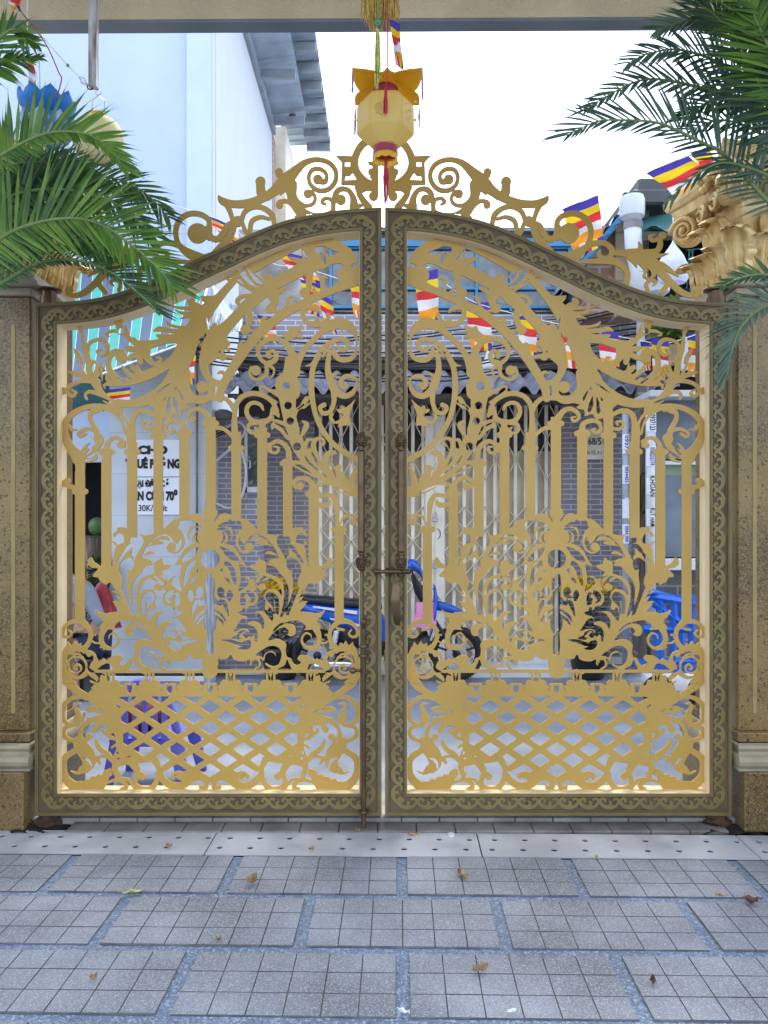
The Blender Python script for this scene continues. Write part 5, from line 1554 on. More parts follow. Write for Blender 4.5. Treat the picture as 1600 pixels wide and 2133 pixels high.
def frond(parent, pts, d0, d1, n, la, lb, ang=(75, 25), width=.016, m='palm', droop=.25, seed=0, start=.12, jit=.12, normal=(0, -1, .25), stem=.011):
    """feather leaf: rachis through photo points between depths d0..d1; la/lb leaflet lengths (upper side, lower side) in metres"""
    rn = random.Random(seed)
    k = len(pts)
    w = [tuple(P(x, y, d0 + (d1 - d0) * i / (k - 1))) for i, (x, y) in enumerate(pts)]
    c = [Vector(v) for v in cr(w, 14)]
    b = MB(); N = len(c)
    b.tube(c, [stem * (1 - .85 * i / (N - 1)) for i in range(N)], 6)
    ro = b
    b = MB()
    nrm = Vector(normal).normalized()
    tot = [0.0]
    for p, q_ in zip(c[:-1], c[1:]): tot.append(tot[-1] + (q_ - p).length)
    for s in (1, -1):
        L0 = la if s > 0 else lb
        if L0 <= 0: continue
        for i in range(int(n * 1.25)):
            t = start + (1 - start) * (i + rn.uniform(-.3, .3)) / (n * 1.25 - 1)
            t = min(max(t, 0.0), 1.0)
            x = t * tot[-1]
            j = 0
            while j < N - 2 and tot[j + 1] < x: j += 1
            f = (x - tot[j]) / (tot[j + 1] - tot[j] + 1e-9)
            p = c[j].lerp(c[j + 1], f)
            T = (c[j + 1] - c[j]).normalized()
            S = nrm.cross(T).normalized() * s
            if S.length < .1: continue
            a = R(ang[0] + (ang[1] - ang[0]) * t + rn.uniform(-6, 6))
            dr = (T * math.cos(a) + S * math.sin(a) + nrm * rn.uniform(-.05, .32)).normalized()
            prof = min(1.0, .55 + 1.6 * t) * (1 - .62 * max(0, t - .45) / .55)
            ln = L0 * prof * (1 + rn.uniform(-jit, jit))
            wd = width * .52 * (.75 + .5 * prof) * rn.uniform(.85, 1.15)
            side = dr.cross(nrm).normalized()
            fold = dr.cross(side).normalized()
            g = Vector((0, 0, -1))
            vs = []
            seg = 5
            for q in range(seg + 1):
                u = q / seg
                pos = p + dr * ln * u + g * ln * droop * u * u * (1 + rn.uniform(-.05, .05))
                ww = wd * (math.sin(min(1, .16 + u * 1.02) * math.pi) ** .75 if u < .98 else .03)
                vs += [pos - side * ww + fold * ww * .35, pos, pos + side * ww + fold * ww * .35]
            fs = []
            for q in range(seg):
                o = q * 3
                fs += [(o, o + 1, o + 4, o + 3), (o + 1, o + 2, o + 5, o + 4)]
            b.add(vs, fs)
    o = b.build('frond', M[m], parent, fix=False, smooth=True)
    ro.build('rachis', M['rachis'], o, smooth=True)
    return o

def potted(x, y, label, lean):
    t = empty('palm_tree', (x, y, 0), label, 'palm', 'potted palms by the gate pillars')
    b = MB(); b.lathe((x, y, 0), [(.22, 0), (.27, .05), (.30, .45), (.33, .5), (.32, .55), (.28, .55), (.27, .50)], 24); b.build('pot', M['stone_trim'], t, autosmooth=40)
    for dx in (-.07, .06):
        b = MB(); b.tube([Vector(v) for v in cr([(x + dx, y, .48), (x + dx * 1.4, y + .02, 1.2), (x + dx + lean * .5, y, 2.0)], 10)], [.045 - .012 * i / 20 for i in range(21)], 10); b.build('trunk', M['trunk'], t, smooth=True)
    return t
tl = potted(-2.25, 3.35, 'palm with arching fronds hanging over the left pillar and gate corner', .15)
Fr = lambda *a, **k: frond(tl, *a, **k)
Fr([(-110, 400), (0, 325), (90, 280), (165, 276), (215, 298), (262, 352)], 3.35, 3.3, 40, .29, .13, (88, 22), .015, 'palm', .10, 1)
Fr([(-120, 580), (0, 497), (70, 466), (150, 455), (215, 470), (280, 515), (330, 560), (362, 600)], 3.25, 3.3, 54, .40, .26, (80, 25), .0125, 'palm', .10, 2)
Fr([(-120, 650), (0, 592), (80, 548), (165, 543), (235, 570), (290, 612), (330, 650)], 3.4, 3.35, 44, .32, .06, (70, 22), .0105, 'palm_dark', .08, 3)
Fr([(-60, 160), (-10, 90), (25, 62), (50, 75), (76, 90)], 3.3, 3.25, 18, .17, .20, (70, 20), .013, 'palm', .12, 4)
Fr([(-90, 190), (-30, 148), (20, 128), (60, 122), (80, 120)], 3.35, 3.3, 20, .14, .18, (65, 20), .013, 'palm', .25, 5)
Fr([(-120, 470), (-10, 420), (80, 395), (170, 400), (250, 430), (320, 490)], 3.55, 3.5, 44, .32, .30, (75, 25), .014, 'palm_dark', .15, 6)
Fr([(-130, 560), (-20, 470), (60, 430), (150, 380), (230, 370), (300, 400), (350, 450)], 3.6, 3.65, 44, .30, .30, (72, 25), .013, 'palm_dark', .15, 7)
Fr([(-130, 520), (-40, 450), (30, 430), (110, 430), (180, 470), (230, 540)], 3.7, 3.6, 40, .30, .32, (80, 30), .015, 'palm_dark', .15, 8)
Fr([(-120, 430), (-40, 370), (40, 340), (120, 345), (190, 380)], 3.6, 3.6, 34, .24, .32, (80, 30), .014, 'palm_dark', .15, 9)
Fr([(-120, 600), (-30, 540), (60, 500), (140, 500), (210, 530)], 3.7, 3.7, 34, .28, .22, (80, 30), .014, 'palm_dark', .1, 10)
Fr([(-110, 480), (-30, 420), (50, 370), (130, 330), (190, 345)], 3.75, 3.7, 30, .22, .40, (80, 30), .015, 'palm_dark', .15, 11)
tr = potted(2.25, 3.3, 'palm with arching fronds hanging before the right pillar and open sky', -.15)
Fr = lambda *a, **k: frond(tr, *a, **k)
Fr([(1680, 500), (1600, 420), (1509, 323), (1468, 300), (1394, 264), (1353, 253), (1294, 250), (1253, 251), (1225, 260), (1185, 280)], 3.3, 3.3, 36, .20, .40, (72, 20), .011, 'palm_blue', .12, 21, .16)
Fr([(1700, 330), (1600, 205), (1553, 112), (1524, 67), (1494, 35), (1450, 3)], 3.2, 3.25, 46, .34, .36, (75, 30), .0125, 'palm_blue', .22, 22)
Fr([(1690, 300), (1600, 215), (1547, 165), (1482, 123), (1409, 103), (1350, 112), (1310, 130)], 3.35, 3.35, 38, .22, .30, (75, 25), .010, 'palm_blue', .22, 23)
Fr([(1700, 330), (1620, 250), (1540, 205), (1450, 180), (1370, 165), (1320, 172), (1265, 200), (1220, 228)], 3.45, 3.4, 34, .17, .26, (70, 20), .012, 'palm_blue', .15, 24)
Fr([(1700, 150), (1640, 60), (1600, 10), (1540, -40), (1470, -60)], 3.15, 3.2, 34, .30, .42, (78, 35), .014, 'palm', .18, 25)
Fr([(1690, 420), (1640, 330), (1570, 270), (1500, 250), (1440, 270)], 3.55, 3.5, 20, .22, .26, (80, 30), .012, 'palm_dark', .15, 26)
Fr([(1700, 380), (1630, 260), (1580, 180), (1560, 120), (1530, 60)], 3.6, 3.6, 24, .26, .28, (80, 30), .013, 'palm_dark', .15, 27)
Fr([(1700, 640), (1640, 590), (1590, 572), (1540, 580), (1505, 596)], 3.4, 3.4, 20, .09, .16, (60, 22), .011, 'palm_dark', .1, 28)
Fr([(1700, 620), (1640, 628), (1590, 640), (1545, 680), (1525, 730), (1512, 790)], 3.3, 3.3, 30, .05, .22, (65, 20), .010, 'palm_blue', .25, 29)
Fr([(1700, 460), (1620, 380), (1560, 350), (1500, 340), (1440, 372), (1380, 430)], 3.3, 3.25, 10, .18, .10, (40, 15), .012, 'palm_blue', .15, 30, .3)

Fr([(1700, 200), (1650, 120), (1590, 70), (1520, 45), (1440, 40), (1370, 62)], 3.3, 3.3, 40, .20, .30, (75, 25), .0105, 'palm_blue', .2, 31)
Fr([(1700, 260), (1640, 160), (1600, 95), (1570, 30), (1550, -30)], 3.1, 3.15, 40, .34, .40, (75, 35), .012, 'palm', .15, 32)
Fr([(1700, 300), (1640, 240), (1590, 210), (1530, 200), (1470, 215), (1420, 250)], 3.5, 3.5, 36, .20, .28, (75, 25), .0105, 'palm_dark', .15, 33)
# ------------------------------------------------------------------ gate hardware
def cone_finial(b, c, up, s=1.0):
    """pine cone knob with rows of scales"""
    z = 1 if up else -1
    b.lathe(c, [(.011 * s, 0), (.017 * s, z * .004), (.012 * s, z * .012), (.010 * s, z * .02), (.020 * s, z * .03), (.024 * s, z * .045), (.021 * s, z * .065), (.012 * s, z * .082), (.003 * s, z * .092)], 14)
    for r_ in range(5):
        h = .03 + r_ * .012
        rr = [.023, .0255, .0235, .019, .012][r_] * s
        for k in range(8):
            a = 2 * math.pi * (k + .5 * (r_ % 2)) / 8
            p = Vector(c) + Vector((math.cos(a) * rr, math.sin(a) * rr, z * h))
            b.lathe(p, [(.001, -.007 * z), (.006 * s, -.002 * z), (.0045 * s, .004 * z), (.001, .010 * z)], 6)
def handle(root, px):
    d = 3.845
    b = MB()
    top, bot = P(px, 945, d), P(px, 1145, d)
    b.tube([top, bot], .0165, 16)
    for p, s in ((top, 1), (bot, -1)):
        b.lathe(p, [(.018, 0), (.0195, s * .006), (.016, s * .012), (.012, s * .016)], 16)
    ho = b.build('pull_handle', M['bronze'], root, autosmooth=50)
    for p, up in ((top + Vector((0, 0, .014)), True), (bot - Vector((0, 0, .014)), False)):
        bb = MB(); cone_finial(bb, p, up, .95); bb.build('finial', M['bronze'], ho, smooth=True)
    for y in (990, 1100):
        bb = MB(); c = P(px, y, d); bb.tube([c, c + Vector((0, .06, 0))], .009, 10); bb.build('stand_off', M['bronze'], ho, smooth=True)
handle(gl, 752.5)
handle(gr, 835.5)
# long drop bolt on the left leaf
b = MB(); d = 3.865
b.tube([P(757.5, 1310, d), P(757.5, 1722, d)], .0115, 12)
b.lathe(P(757.5, 1308, d), [(.012, 0), (.016, .006), (.010, .012), (.012, .018), (.018, .028), (.014, .042), (.002, .048)], 14)
db = b.build('drop_bolt', M['bronze'], gl, autosmooth=50)
for y in (1347, 1367, 1692):
    b = MB(); c = P(757.5, y, d); b.box(c + Vector((0, .014, 0)), (.052, .026, .012), None, .003); b.lathe(c, [(.017, -.008), (.019, 0), (.017, .008)], 12); b.build('bolt_guide', M['bronze'], db)
b = MB(); b.tube([P(755, 1397, d), P(740, 1397, d - .012)], .007, 8); b.lathe(P(735, 1397, d - .016), [(.003, -.017), (.014, -.010), (.017, 0), (.014, .010), (.003, .017)], 12); b.build('bolt_knob', M['bronze'], db, smooth=True)
# sliding bolt and curved hook on the right leaf
b = MB(); d = 3.855
b.tube([P(783, 1190.5, d), P(852, 1190.5, d)], .0105, 12)
for x in (783, 806, 833, 850): b.lathe(P(x, 1190.5, d), [(.012, -.006), (.0145, -.003), (.0145, .003), (.012, .006)], 12, axis='X')
lb_ = b.build('sliding_bolt', M['bronze'], gr, autosmooth=50)
b = MB()
for x in (806, 833): b.box(P(x, 1191, 3.878), (.014, .035, .04), None, .003)
b.box(P(825, 1210, 3.868), (.016, .012, .10), None, .003)
b.build('bolt_bracket', M['bronze'], lb_)
b = MB()
hk = cr([tuple(P(826, 1205, 3.862)), tuple(P(825, 1225, 3.845)), tuple(P(824, 1255, 3.838)), tuple(P(826, 1285, 3.852)), tuple(P(828, 1302, 3.87))], 6)
for i, p in enumerate(hk): pass
vs, fs = [], []
n = len(hk)
for i, p in enumerate(hk):
    u = i / (n - 1)
    w_ = .011 + .009 * math.sin(u * math.pi)
    for sx, sy in ((-1, 0), (1, 0), (1, 1), (-1, 1)): vs.append((p[0] + sx * w_, p[1] + sy * .006, p[2]))
for i in range(n - 1):
    for k in range(4): fs.append((i * 4 + k, i * 4 + (k + 1) % 4, i * 4 + 4 + (k + 1) % 4, i * 4 + 4 + k))
fs += [(0, 1, 2, 3), tuple((n - 1) * 4 + k for k in range(4))]
b.add(vs, fs); b.build('hook', M['bronze'], gr)
# pivot pins
for root, x in ((gl, 103), (gr, 1492)):
    b = MB(); b.lathe(P(x, 625, 3.96) , [(.045, -.04), (.045, .012), (.038, .014), (.038, .04), (.060, .046), (.062, .052)], 20); b.build('pivot', M['bronze'], root, autosmooth=40)
    b = MB(); c = P(x, 1700, 3.97); c.z = 0
    b.lathe(c, [(.075, .0), (.075, .02), (.06, .03), (.05, .035), (.046, .062), (.046, .12)], 20); b.build('pivot', M['rust'], root, autosmooth=40)

# ------------------------------------------------------------------ hanging lantern and what hangs about it
M['lantern'] = mat('translucent_yellow_plastic', (.82, .72, .26), .35, 0, .05, 4, .03, 40, .5, sub=.0)
M['canopy'] = mat('yellow_lantern_canopy', (.92, .60, .05), .45, 0, .05, 4)
M['crimson'] = mat('crimson_band', (.30, .03, .07), .5, 0, .1, 8)
M['red_thread'] = mat('red_thread', (.50, .03, .06), .8, 0, .25, 60)
M['gold_thread'] = mat('gold_thread', (.62, .45, .10), .6, 0, .3, 80)
M['lime_thread'] = mat('pale_green_thread', (.55, .58, .16), .7, 0, .3, 80)
M['purple_thread'] = mat('faded_purple_thread', (.30, .18, .36), .8, 0, .25, 60)
for nm in ('lantern', 'canopy'):
    nt = M[nm].node_tree; bs = nt.nodes["Principled BSDF"]
    tr = nt.nodes.new("ShaderNodeBsdfTranslucent"); tr.inputs["Color"].default_value = (.95, .66, .10, 1)
    mx = nt.nodes.new("ShaderNodeMixShader"); mx.inputs[0].default_value = .5
    nt.links.new(bs.outputs[0], mx.inputs[1]); nt.links.new(tr.outputs[0], mx.inputs[2]); nt.links.new(mx.outputs[0], nt.nodes["Material Output"].inputs["Surface"])
def tassel(b, c, ln, r, n=14, seed=0):
    rn = random.Random(seed); c = Vector(c)
    b.lathe(c, [(.002, .012), (r * .6, .006), (r * .7, -.004), (r * .45, -.012)], 8)
    for k in range(n):
        a = 2 * math.pi * k / n; rr = r * rn.uniform(.3, 1)
        l = ln * rn.uniform(.85, 1.05)
        p0 = c + Vector((math.cos(a) * r * .4, math.sin(a) * r * .4, -.008))
        p1 = c + Vector((math.cos(a) * rr + rn.uniform(-.002, .002), math.sin(a) * rr, -l * .5))
        p2 = c + Vector((math.cos(a) * rr * .8 + rn.uniform(-.004, .004), math.sin(a) * rr * .8, -l))
        b.tube([p0, p1, p2], [.0016, .0019, .0012], 4)
LD = 3.42
lc = P(803, 225, LD)
t = empty('paper_lantern', lc, 'yellow hexagonal lantern with pagoda canopy and red tassels hanging over the gate', 'lantern')
def lz(y, d=LD): return P(0, y, d).z
b = MB()
def zf(y, r): return P(0, y, LD - r * .87).z
hexp = [(.052, zf(187, .09)), (.095, zf(187.5, .095)), (.118, zf(191, .118)), (.1275, zf(198, .1275)), (.1285, zf(250, .1285)), (.122, zf(257, .122)), (.064, zf(294, .064)), (.052, zf(297, .052))]
# rounded hexagon sections
def hexring(r, z, n=8):
    out = []
    for k in range(6):
        a0, a1 = math.radians(60 * k), math.radians(60 * (k + 1))
        p0, p1 = Vector((math.cos(a0) * r, math.sin(a0) * r, 0)), Vector((math.cos(a1) * r, math.sin(a1) * r, 0))
        for j in range(n):
            u = .06 + .88 * j / (n - 1)
            out.append(Vector((lc.x, LD, z)) + p0.lerp(p1, u))
    return out
vs, fs = [], []
m_ = 48
for r_, z in hexp: vs += hexring(r_, z)
for i in range(len(hexp) - 1):
    for k in range(m_): fs.append((i * m_ + k, i * m_ + (k + 1) % m_, (i + 1) * m_ + (k + 1) % m_, (i + 1) * m_ + k))
b.add(vs, fs); lo = b.build('lantern_body', M['lantern'], t, autosmooth=28)
b = MB()   # raised wheel on the front panel, raised strokes on the side panel
fy = LD - .1285 * math.cos(R(30)) - .001
c = Vector((P(794, 227, LD).x, fy, zf(225, .128)))
def circ(c, r, n=20): return [c + Vector((math.cos(a) * r, 0, math.sin(a) * r)) for a in [2 * math.pi * k / n for k in range(n)]]
b.tube(circ(c, .025), .0018, 5, closed=True); b.tube(circ(c, .008), .0016, 5, closed=True)
for k in range(8):
    a = k * math.pi / 4
    b.tube([c + Vector((math.cos(a) * .008, 0, math.sin(a) * .008)), c + Vector((math.cos(a) * .031, 0, math.sin(a) * .031))], .0016, 4)
for k in range(7):
    u = .3 + .4 * ((k * 37) % 10) / 10
    p0 = Vector((math.cos(R(-60)) * .1285, math.sin(R(-60)) * .1285, 0)); p1 = Vector((.1285, 0, 0))
    q0 = Vector((lc.x, LD, 0)) + p0.lerp(p1, u); q1 = Vector((lc.x, LD, 0)) + p0.lerp(p1, u + .1)
    z = zf(212 + k * 5, .1)
    b.tube([Vector((q0.x, q0.y, z)), Vector((q1.x, q1.y, z + .006 * (-1) ** k))], .002, 4)
b.build('relief_mark', M['lantern'], lo, smooth=True)
b = MB()
for sx in (-1, 1):
    for y in (212, 250): b.lathe(Vector((lc.x + sx * .13, LD, lz(y))), [(.003, -.006), (.007, 0), (.003, .006)], 8)
b.build('stud', M['lantern'], lo, smooth=True)
b = MB(); b.lathe(Vector((lc.x, LD, 0)), [(.050, zf(188, .06)), (.054, zf(186, .06)), (.054, zf(171, .06)), (.050, zf(169, .06))], 28); b.build('crimson_collar', M['crimson'], t, autosmooth=40)
b = MB()
nn = 56
vs, fs = [], []
for i, (z, r_) in enumerate(((zf(296, .06), .053), (zf(312, .06), .055))):
    for k in range(nn): a = 2 * math.pi * k / nn; vs.append((lc.x + math.cos(a) * r_, LD + math.sin(a) * r_, z))
for k in range(nn): fs.append((k, (k + 1) % nn, nn + (k + 1) % nn, nn + k))
b.add(vs, fs); b.build('crimson_collar', M['crimson'], t, fix=False, smooth=True)
b = MB(); vs, fs = [], []
for i in range(2):
    for k in range(nn):
        a = 2 * math.pi * k / nn; z = zf(309, .06) if i == 0 else zf(322, .06) - .006 * abs(math.sin(a * 5)); vs.append((lc.x + math.cos(a) * .0525, LD + math.sin(a) * .0525, z))
for k in range(nn): fs.append((k, (k + 1) % nn, nn + (k + 1) % nn, nn + k))
b.add(vs, fs); b.build('scalloped_rim', M['canopy'], t, fix=False, smooth=True)
b = MB()   # canopy: four swept corners, hollow edges
apex = Vector((lc.x + .008, LD, 3.495))
def can(u, v, o=0.0):
    a = u * 2 * math.pi + math.pi / 4
    k = abs((u * 4) % 1.0 - .0)
    k = min(k, 1 - k) * 2          # 0 at a corner, 1 at mid-edge
    rr = .205 * (1 - .42 * k ** .75)
    r_ = rr * v
    z = 3.388 - apex.z
    return apex + Vector((math.cos(a) * r_, math.sin(a) * r_, z * (v ** .6) + .018 * (1 - k) * v ** 3 - o))
b.grid(lambda u, v: can(u, v), 64, 10); b.grid(lambda u, v: can(1 - u, v, .003), 64, 10)
b.build('canopy', M['canopy'], t, fix=False, smooth=True)
b = MB(); b.tube([apex, Vector((apex.x, LD, 4.06))], .003, 5); b.tube([apex, apex + Vector((0, -.13, -.09)), Vector((lc.x, LD - .15, lz(187, LD - .15)))], .0018, 4); b.build('cord', M['red_thread'], t)
b = MB(); tassel(b, Vector((lc.x + .001, LD - .15, P(0, 188, LD - .15).z)), .10, .010, 16, 1); b.build('tassel', M['red_thread'], t)
b = MB(); tassel(b, Vector((lc.x + .002, LD, lz(330))), .19, .012, 22, 2); b.tube([Vector((lc.x, LD, lz(300))), Vector((lc.x + .002, LD, lz(330)))], .0018, 4); b.build('tassel', M['red_thread'], t)
for k in range(4):
    p = can(k / 4, 1.0)
    b = MB(); tassel(b, p - Vector((0, 0, .015)), .12 if k % 2 else .09, .004, 8, 10 + k); b.tube([p, p - Vector((0, 0, .012))], .001, 4); b.build('tassel', M['purple_thread'], t)
# gold fringe of an upper ornament, and ribbons hanging beside it
t = empty('gold_fringe', P(792, 0, 3.5), 'bushy gold thread fringe hanging at the top of the picture before the beam', 'fringe')
b = MB(); rn = random.Random(5); c = P(792, -12, 3.5)
for k in range(130):
    a = rn.uniform(0, 6.283); rr = .082 * math.sqrt(rn.uniform(.25, 1))
    l = .10 + .06 * rn.random()
    p = c + Vector((math.cos(a) * rr, math.sin(a) * rr, .02)); q_ = p + Vector((math.cos(a) * .004 + rn.uniform(-.006, .006), math.sin(a) * .004, -l))
    b.tube([p, p.lerp(q_, .5) + Vector((rn.uniform(-.003, .003), 0, 0)), q_], [.0024, .0026, .0016], 4)
b.build('thread', M['gold_thread'], t)
b = MB(); b.lathe(c, [(.05, .10), (.088, .03), (.088, .0), (.07, -.005)], 24); b.tube([c, c + Vector((0, 0, .5))], .004, 5); b.build('fringe_cap', M['gold_thread'], t, smooth=True)
t = empty('thread_tassel', P(787, 45, 3.38), 'long pale green tassel with green bead hanging before the lantern', 'tassel')
b = MB(); c = P(787, 62, 3.3); rn = random.Random(8)
for k in range(26):
    x, y = rn.uniform(-.011, .011), rn.uniform(-.01, .01); l = .20 + .05 * rn.random()
    b.tube([c + Vector((x * .6, y, 0)), c + Vector((x, y, -l * .5)), c + Vector((x * 1.1 + rn.uniform(-.003, .003), y, -l))], [.002, .0023, .0014], 4)
b.build('thread', M['lime_thread'], t)
b = MB(); b.lathe(c + Vector((0, 0, .035)), [(.002, -.012), (.010, -.006), (.011, 0), (.010, .006), (.002, .012)], 12); b.tube([c, c + Vector((0, 0, .5))], .0018, 4); b.build('bead', mat('green_bead', (.02, .36, .16), .3, 0, .05, 8), t, smooth=True)

# ------------------------------------------------------------------ five-colour flags
FC = dict(b=(.08, .06, .42), y=(.86, .62, .03), r=(.70, .05, .07), w=(.80, .82, .86), o=(.86, .36, .04))
FM = {k: mat({'b': 'blue', 'y': 'yellow', 'r': 'red', 'w': 'white', 'o': 'orange'}[k] + '_flag_cloth', c, .8, 0, .07, 14, .15, 160, .2) for k, c in FC.items()}
for k in FM:
    nt = FM[k].node_tree; bs = nt.nodes["Principled BSDF"]
    tr = nt.nodes.new("ShaderNodeBsdfTranslucent"); tr.inputs["Color"].default_value = (*FC[k], 1)
    mx = nt.nodes.new("ShaderNodeMixShader"); mx.inputs[0].default_value = .45
    nt.links.new(bs.outputs[0], mx.inputs[1]); nt.links.new(tr.outputs[0], mx.inputs[2]); nt.links.new(mx.outputs[0], nt.nodes["Material Output"].inputs["Surface"])
def flag(p0, p1, down, label, d, seed, parent_group='five-colour flags on strings', amp=.012):
    """flag hung from the edge p0-p1 (photo points at depth d), the free end carried to 'down'"""
    rn = random.Random(seed)
    A, B_ = P(*p0, d), P(*p1, d)
    dn = P(*down, d) - (A + B_) / 2
    t_ = MB()
    nu, nv = 10, 30
    ph = rn.uniform(0, 6.28); ph2 = rn.uniform(0, 6.28)
    vs = []
    for j in range(nv + 1):
        v = j / nv
        for i in range(nu + 1):
            u = i / nu
            nar = 1 - .18 * v * (1 + .4 * math.sin(ph))
            p = A.lerp(B_, .5 + (u - .5) * nar) + dn * v
            w_ = amp * (math.sin(u * 5 + v * 7 + ph) + .6 * math.sin(v * 13 - u * 4 + ph2)) * (.25 + v)
            vs.append(p + Vector((.3 * w_ , w_ * 1.6, .35 * w_ * math.sin(ph2 + u * 3))))
    order = 'byrwo'
    fs, ms = [], []
    for j in range(nv):
        for i in range(nu):
            a = j * (nu + 1) + i
            fs.append((a, a + 1, a + nu + 2, a + nu + 1))
            k = int(j / (nv / 6))
            ms.append(order[k] if k < 5 else 'owryb'[min(4, i * 5 // nu)])
    me = bpy.data.meshes.new('prayer_flag')
    me.from_pydata(vs, [], fs)
    ks = list(FM)
    o = link('prayer_flag', me, None)
    for k in ks: me.materials.append(FM[k])
    me.polygons.foreach_set('material_index', [ks.index(m) for m in ms])
    me.polygons.foreach_set('use_smooth', [True] * len(fs))
    return tag(o, label, 'flag', parent_group)
def string(pts, label, m=None, r=.003):
    b = MB(); b.tube([Vector(v) for v in cr([tuple(P(x, y, d)) for x, y, d in pts], 8)], r, 4)
    return tag(b.build('flag_string', m or M['paper'], None, smooth=True), label, 'string', 'strings carrying the flags')
string([(822, 590, 5.6), (895, 556, 5.6)], 'short white flag string just right of the middle gap')
flag((862, 572), (912, 560), (896, 682), 'flag nearest the middle gap, seen through the right gate leaf', 5.6, 1)
string([(925, 590, 5.8), (985, 628, 5.8), (1058, 650, 5.9), (1150, 672, 6), (1240, 692, 6.1), (1330, 708, 6.2), (1385, 716, 6.2), (1470, 690, 6.2)], 'long white flag string sagging behind the right gate leaf')
for i, (x, y, w_, h, dx) in enumerate(((994, 628, 52, 102, 10), (1096, 652, 44, 96, 6), (1184, 664, 42, 104, 12), (1266, 690, 44, 86, 6), (1375, 706, 36, 86, 2), (1452, 696, 38, 90, -4))):
    flag((x - w_ / 2, y - 3), (x + w_ / 2, y + 3), (x + dx, y + h), ['first flag on the long right string, below the tulip end', 'second flag on the long right string, over the strip-tiled wall', 'third flag on the long right string, behind the big scroll', 'fourth flag on the long right string, over the clay tiles', 'fifth flag on the long right string, by the white railing', 'last flag on the long right string, against the gate frame'][i], 5.9 + .07 * i, 20 + i, amp=.009)
flag((1334, 712), (1352, 712), (1350, 772), 'small narrow flag over the clay tiles beside the timber post', 6.6, 31, amp=.006)
flag((1172, 436), (1246, 406), (1228, 520), 'flag inside the large ring of the right crest', 5.0, 33, amp=.012)
string([(1120, 470, 5.0), (1172, 436, 5.0), (1246, 406, 5.0), (1340, 370, 4.9), (1420, 330, 4.75), (1500, 300, 4.7)], 'white flag string rising from the right crest to the pillar')
flag((1345, 362), (1432, 322), (1470, 405), 'large bright flag flying beside the right gilded capital', 4.75, 35, amp=.014)
flag((1440, 320), (1476, 304), (1490, 372), 'folded flag half hidden behind the right palm', 4.7, 36, amp=.010)
string([(250, 395, 5.2), (395, 438, 5.2), (480, 470, 5.2), (560, 545, 5.3), (640, 560, 5.4), (760, 600, 5.6)], 'white flag string running from the left palm to the middle')
flag((412, 440), (468, 462), (492, 508), 'flag showing through the left crest ring', 5.2, 41, amp=.012)
flag((575, 520), (640, 536), (640, 585), 'upper flag behind the left dragon, close under the frame', 5.4, 42, amp=.014)
flag((625, 575), (668, 590), (650, 655), 'lower flag behind the left dragon arch', 5.5, 43, amp=.012)
flag((662, 610), (692, 625), (690, 690), 'flag behind the left thorny tail', 5.6, 44, amp=.010)
flag((535, 655), (572, 662), (566, 712), 'flag left of the tulip end in the left leaf', 5.7, 45, amp=.010)
flag((728, 580), (748, 584), (746, 660), 'flag cut by the inner stile of the left leaf', 5.5, 46, amp=.006)
flag((386, 726), (408, 728), (396, 800), 'flag hanging before the marble column under the tin canopy', 6.6, 47, amp=.006)
flag((222, 812), (272, 806), (250, 850), 'flag under the striped awning', 6.2, 48, amp=.006)
flag((812, 40), (832, 48), (832, 140), 'flag drooping beside the lantern cord', 3.3, 50, amp=.010)
flag((22, -12), (50, -14), (32, 22), 'flag at the top left corner before the beam', 3.6, 51, amp=.008)
flag((50, 95), (62, 98), (74, 205), 'flag between the left palm and the steel post', 3.8, 52, amp=.010)
string([(57, -20, 3.8), (57, 95, 3.8)], 'vertical white thread holding the flag by the left palm')

# ------------------------------------------------------------------ steel post, wires, lanterns at the left
t = empty('steel_post', P(191, 0, 3.75), 'rust-stained square steel post hanging from the beam at upper left', 'post')
b = MB(); a, c = P(183.5, 178, 3.75), P(200, -30, 3.75); b.box2((a.x, 3.75, a.z), (c.x, 3.79, c.z + .3), .002); b.build('tube', mat('rust_streaked_steel', (.62, .64, .66), .45, .3, .1, 5, .1, 60, .5, c2=(.26, .16, .12), detail=9, stretch=(6, 6, 1.2)), t)
b = MB(); b.tube(circ(P(188, 180, 3.77), .014, 16), .0035, 6, closed=True); b.build('ring', M['rust'], t, smooth=True)
t = empty('stay_wire', P(188, 180, 3.77), 'thin steel stay wire with clip running up to the left from the post', 'wire')
b = MB(); b.tube([P(185, 180, 3.77), P(140, 135, 3.74), P(20, 0, 3.65), P(0, -24, 3.64)], .0022, 5); b.build('strand', M['steel'], t)
b = MB(); b.tube([P(183, 180, 3.77), P(176, 163, 3.765), P(163, 158, 3.765), P(170, 172, 3.765)], .003, 6, closed=True); b.lathe(P(141, 136, 3.74), [(.002, -.008), (.008, -.004), (.008, .004), (.002, .008)], 8); b.build('clip', M['steel'], t)
string([(22, 0, 3.66), (72, 58, 3.68), (100, 100, 3.7), (122, 150, 3.7), (128, 165, 3.7), (118, 205, 3.7)], 'loose red cord curling down beside the stay wire', M['red_thread'], .0028)
string([(80, 70, 3.8), (84, 200, 3.8)], 'thin white cord above the blue lotus lantern')
M['cream_paper'] = mat('cream_lantern_paper', (.80, .72, .40), .7, 0, .06, 4, .1, 40, .3)
t = empty('round_lantern', P(205, 290, 3.95), 'round cream paper lantern on wire hanger behind the left palm', 'lantern')
b = MB(); c = P(205, 292, 3.95)
b.grid(lambda u, v: c + Vector((math.cos(u * 6.2832) * .125 * math.sin(v * math.pi) ** .8 * (1 + .02 * math.cos(u * 6.2832 * 12)), math.sin(u * 6.2832) * .125 * math.sin(v * math.pi) ** .8, -.115 * math.cos(v * math.pi))), 48, 20); b.build('shade', M['cream_paper'], t, smooth=True)
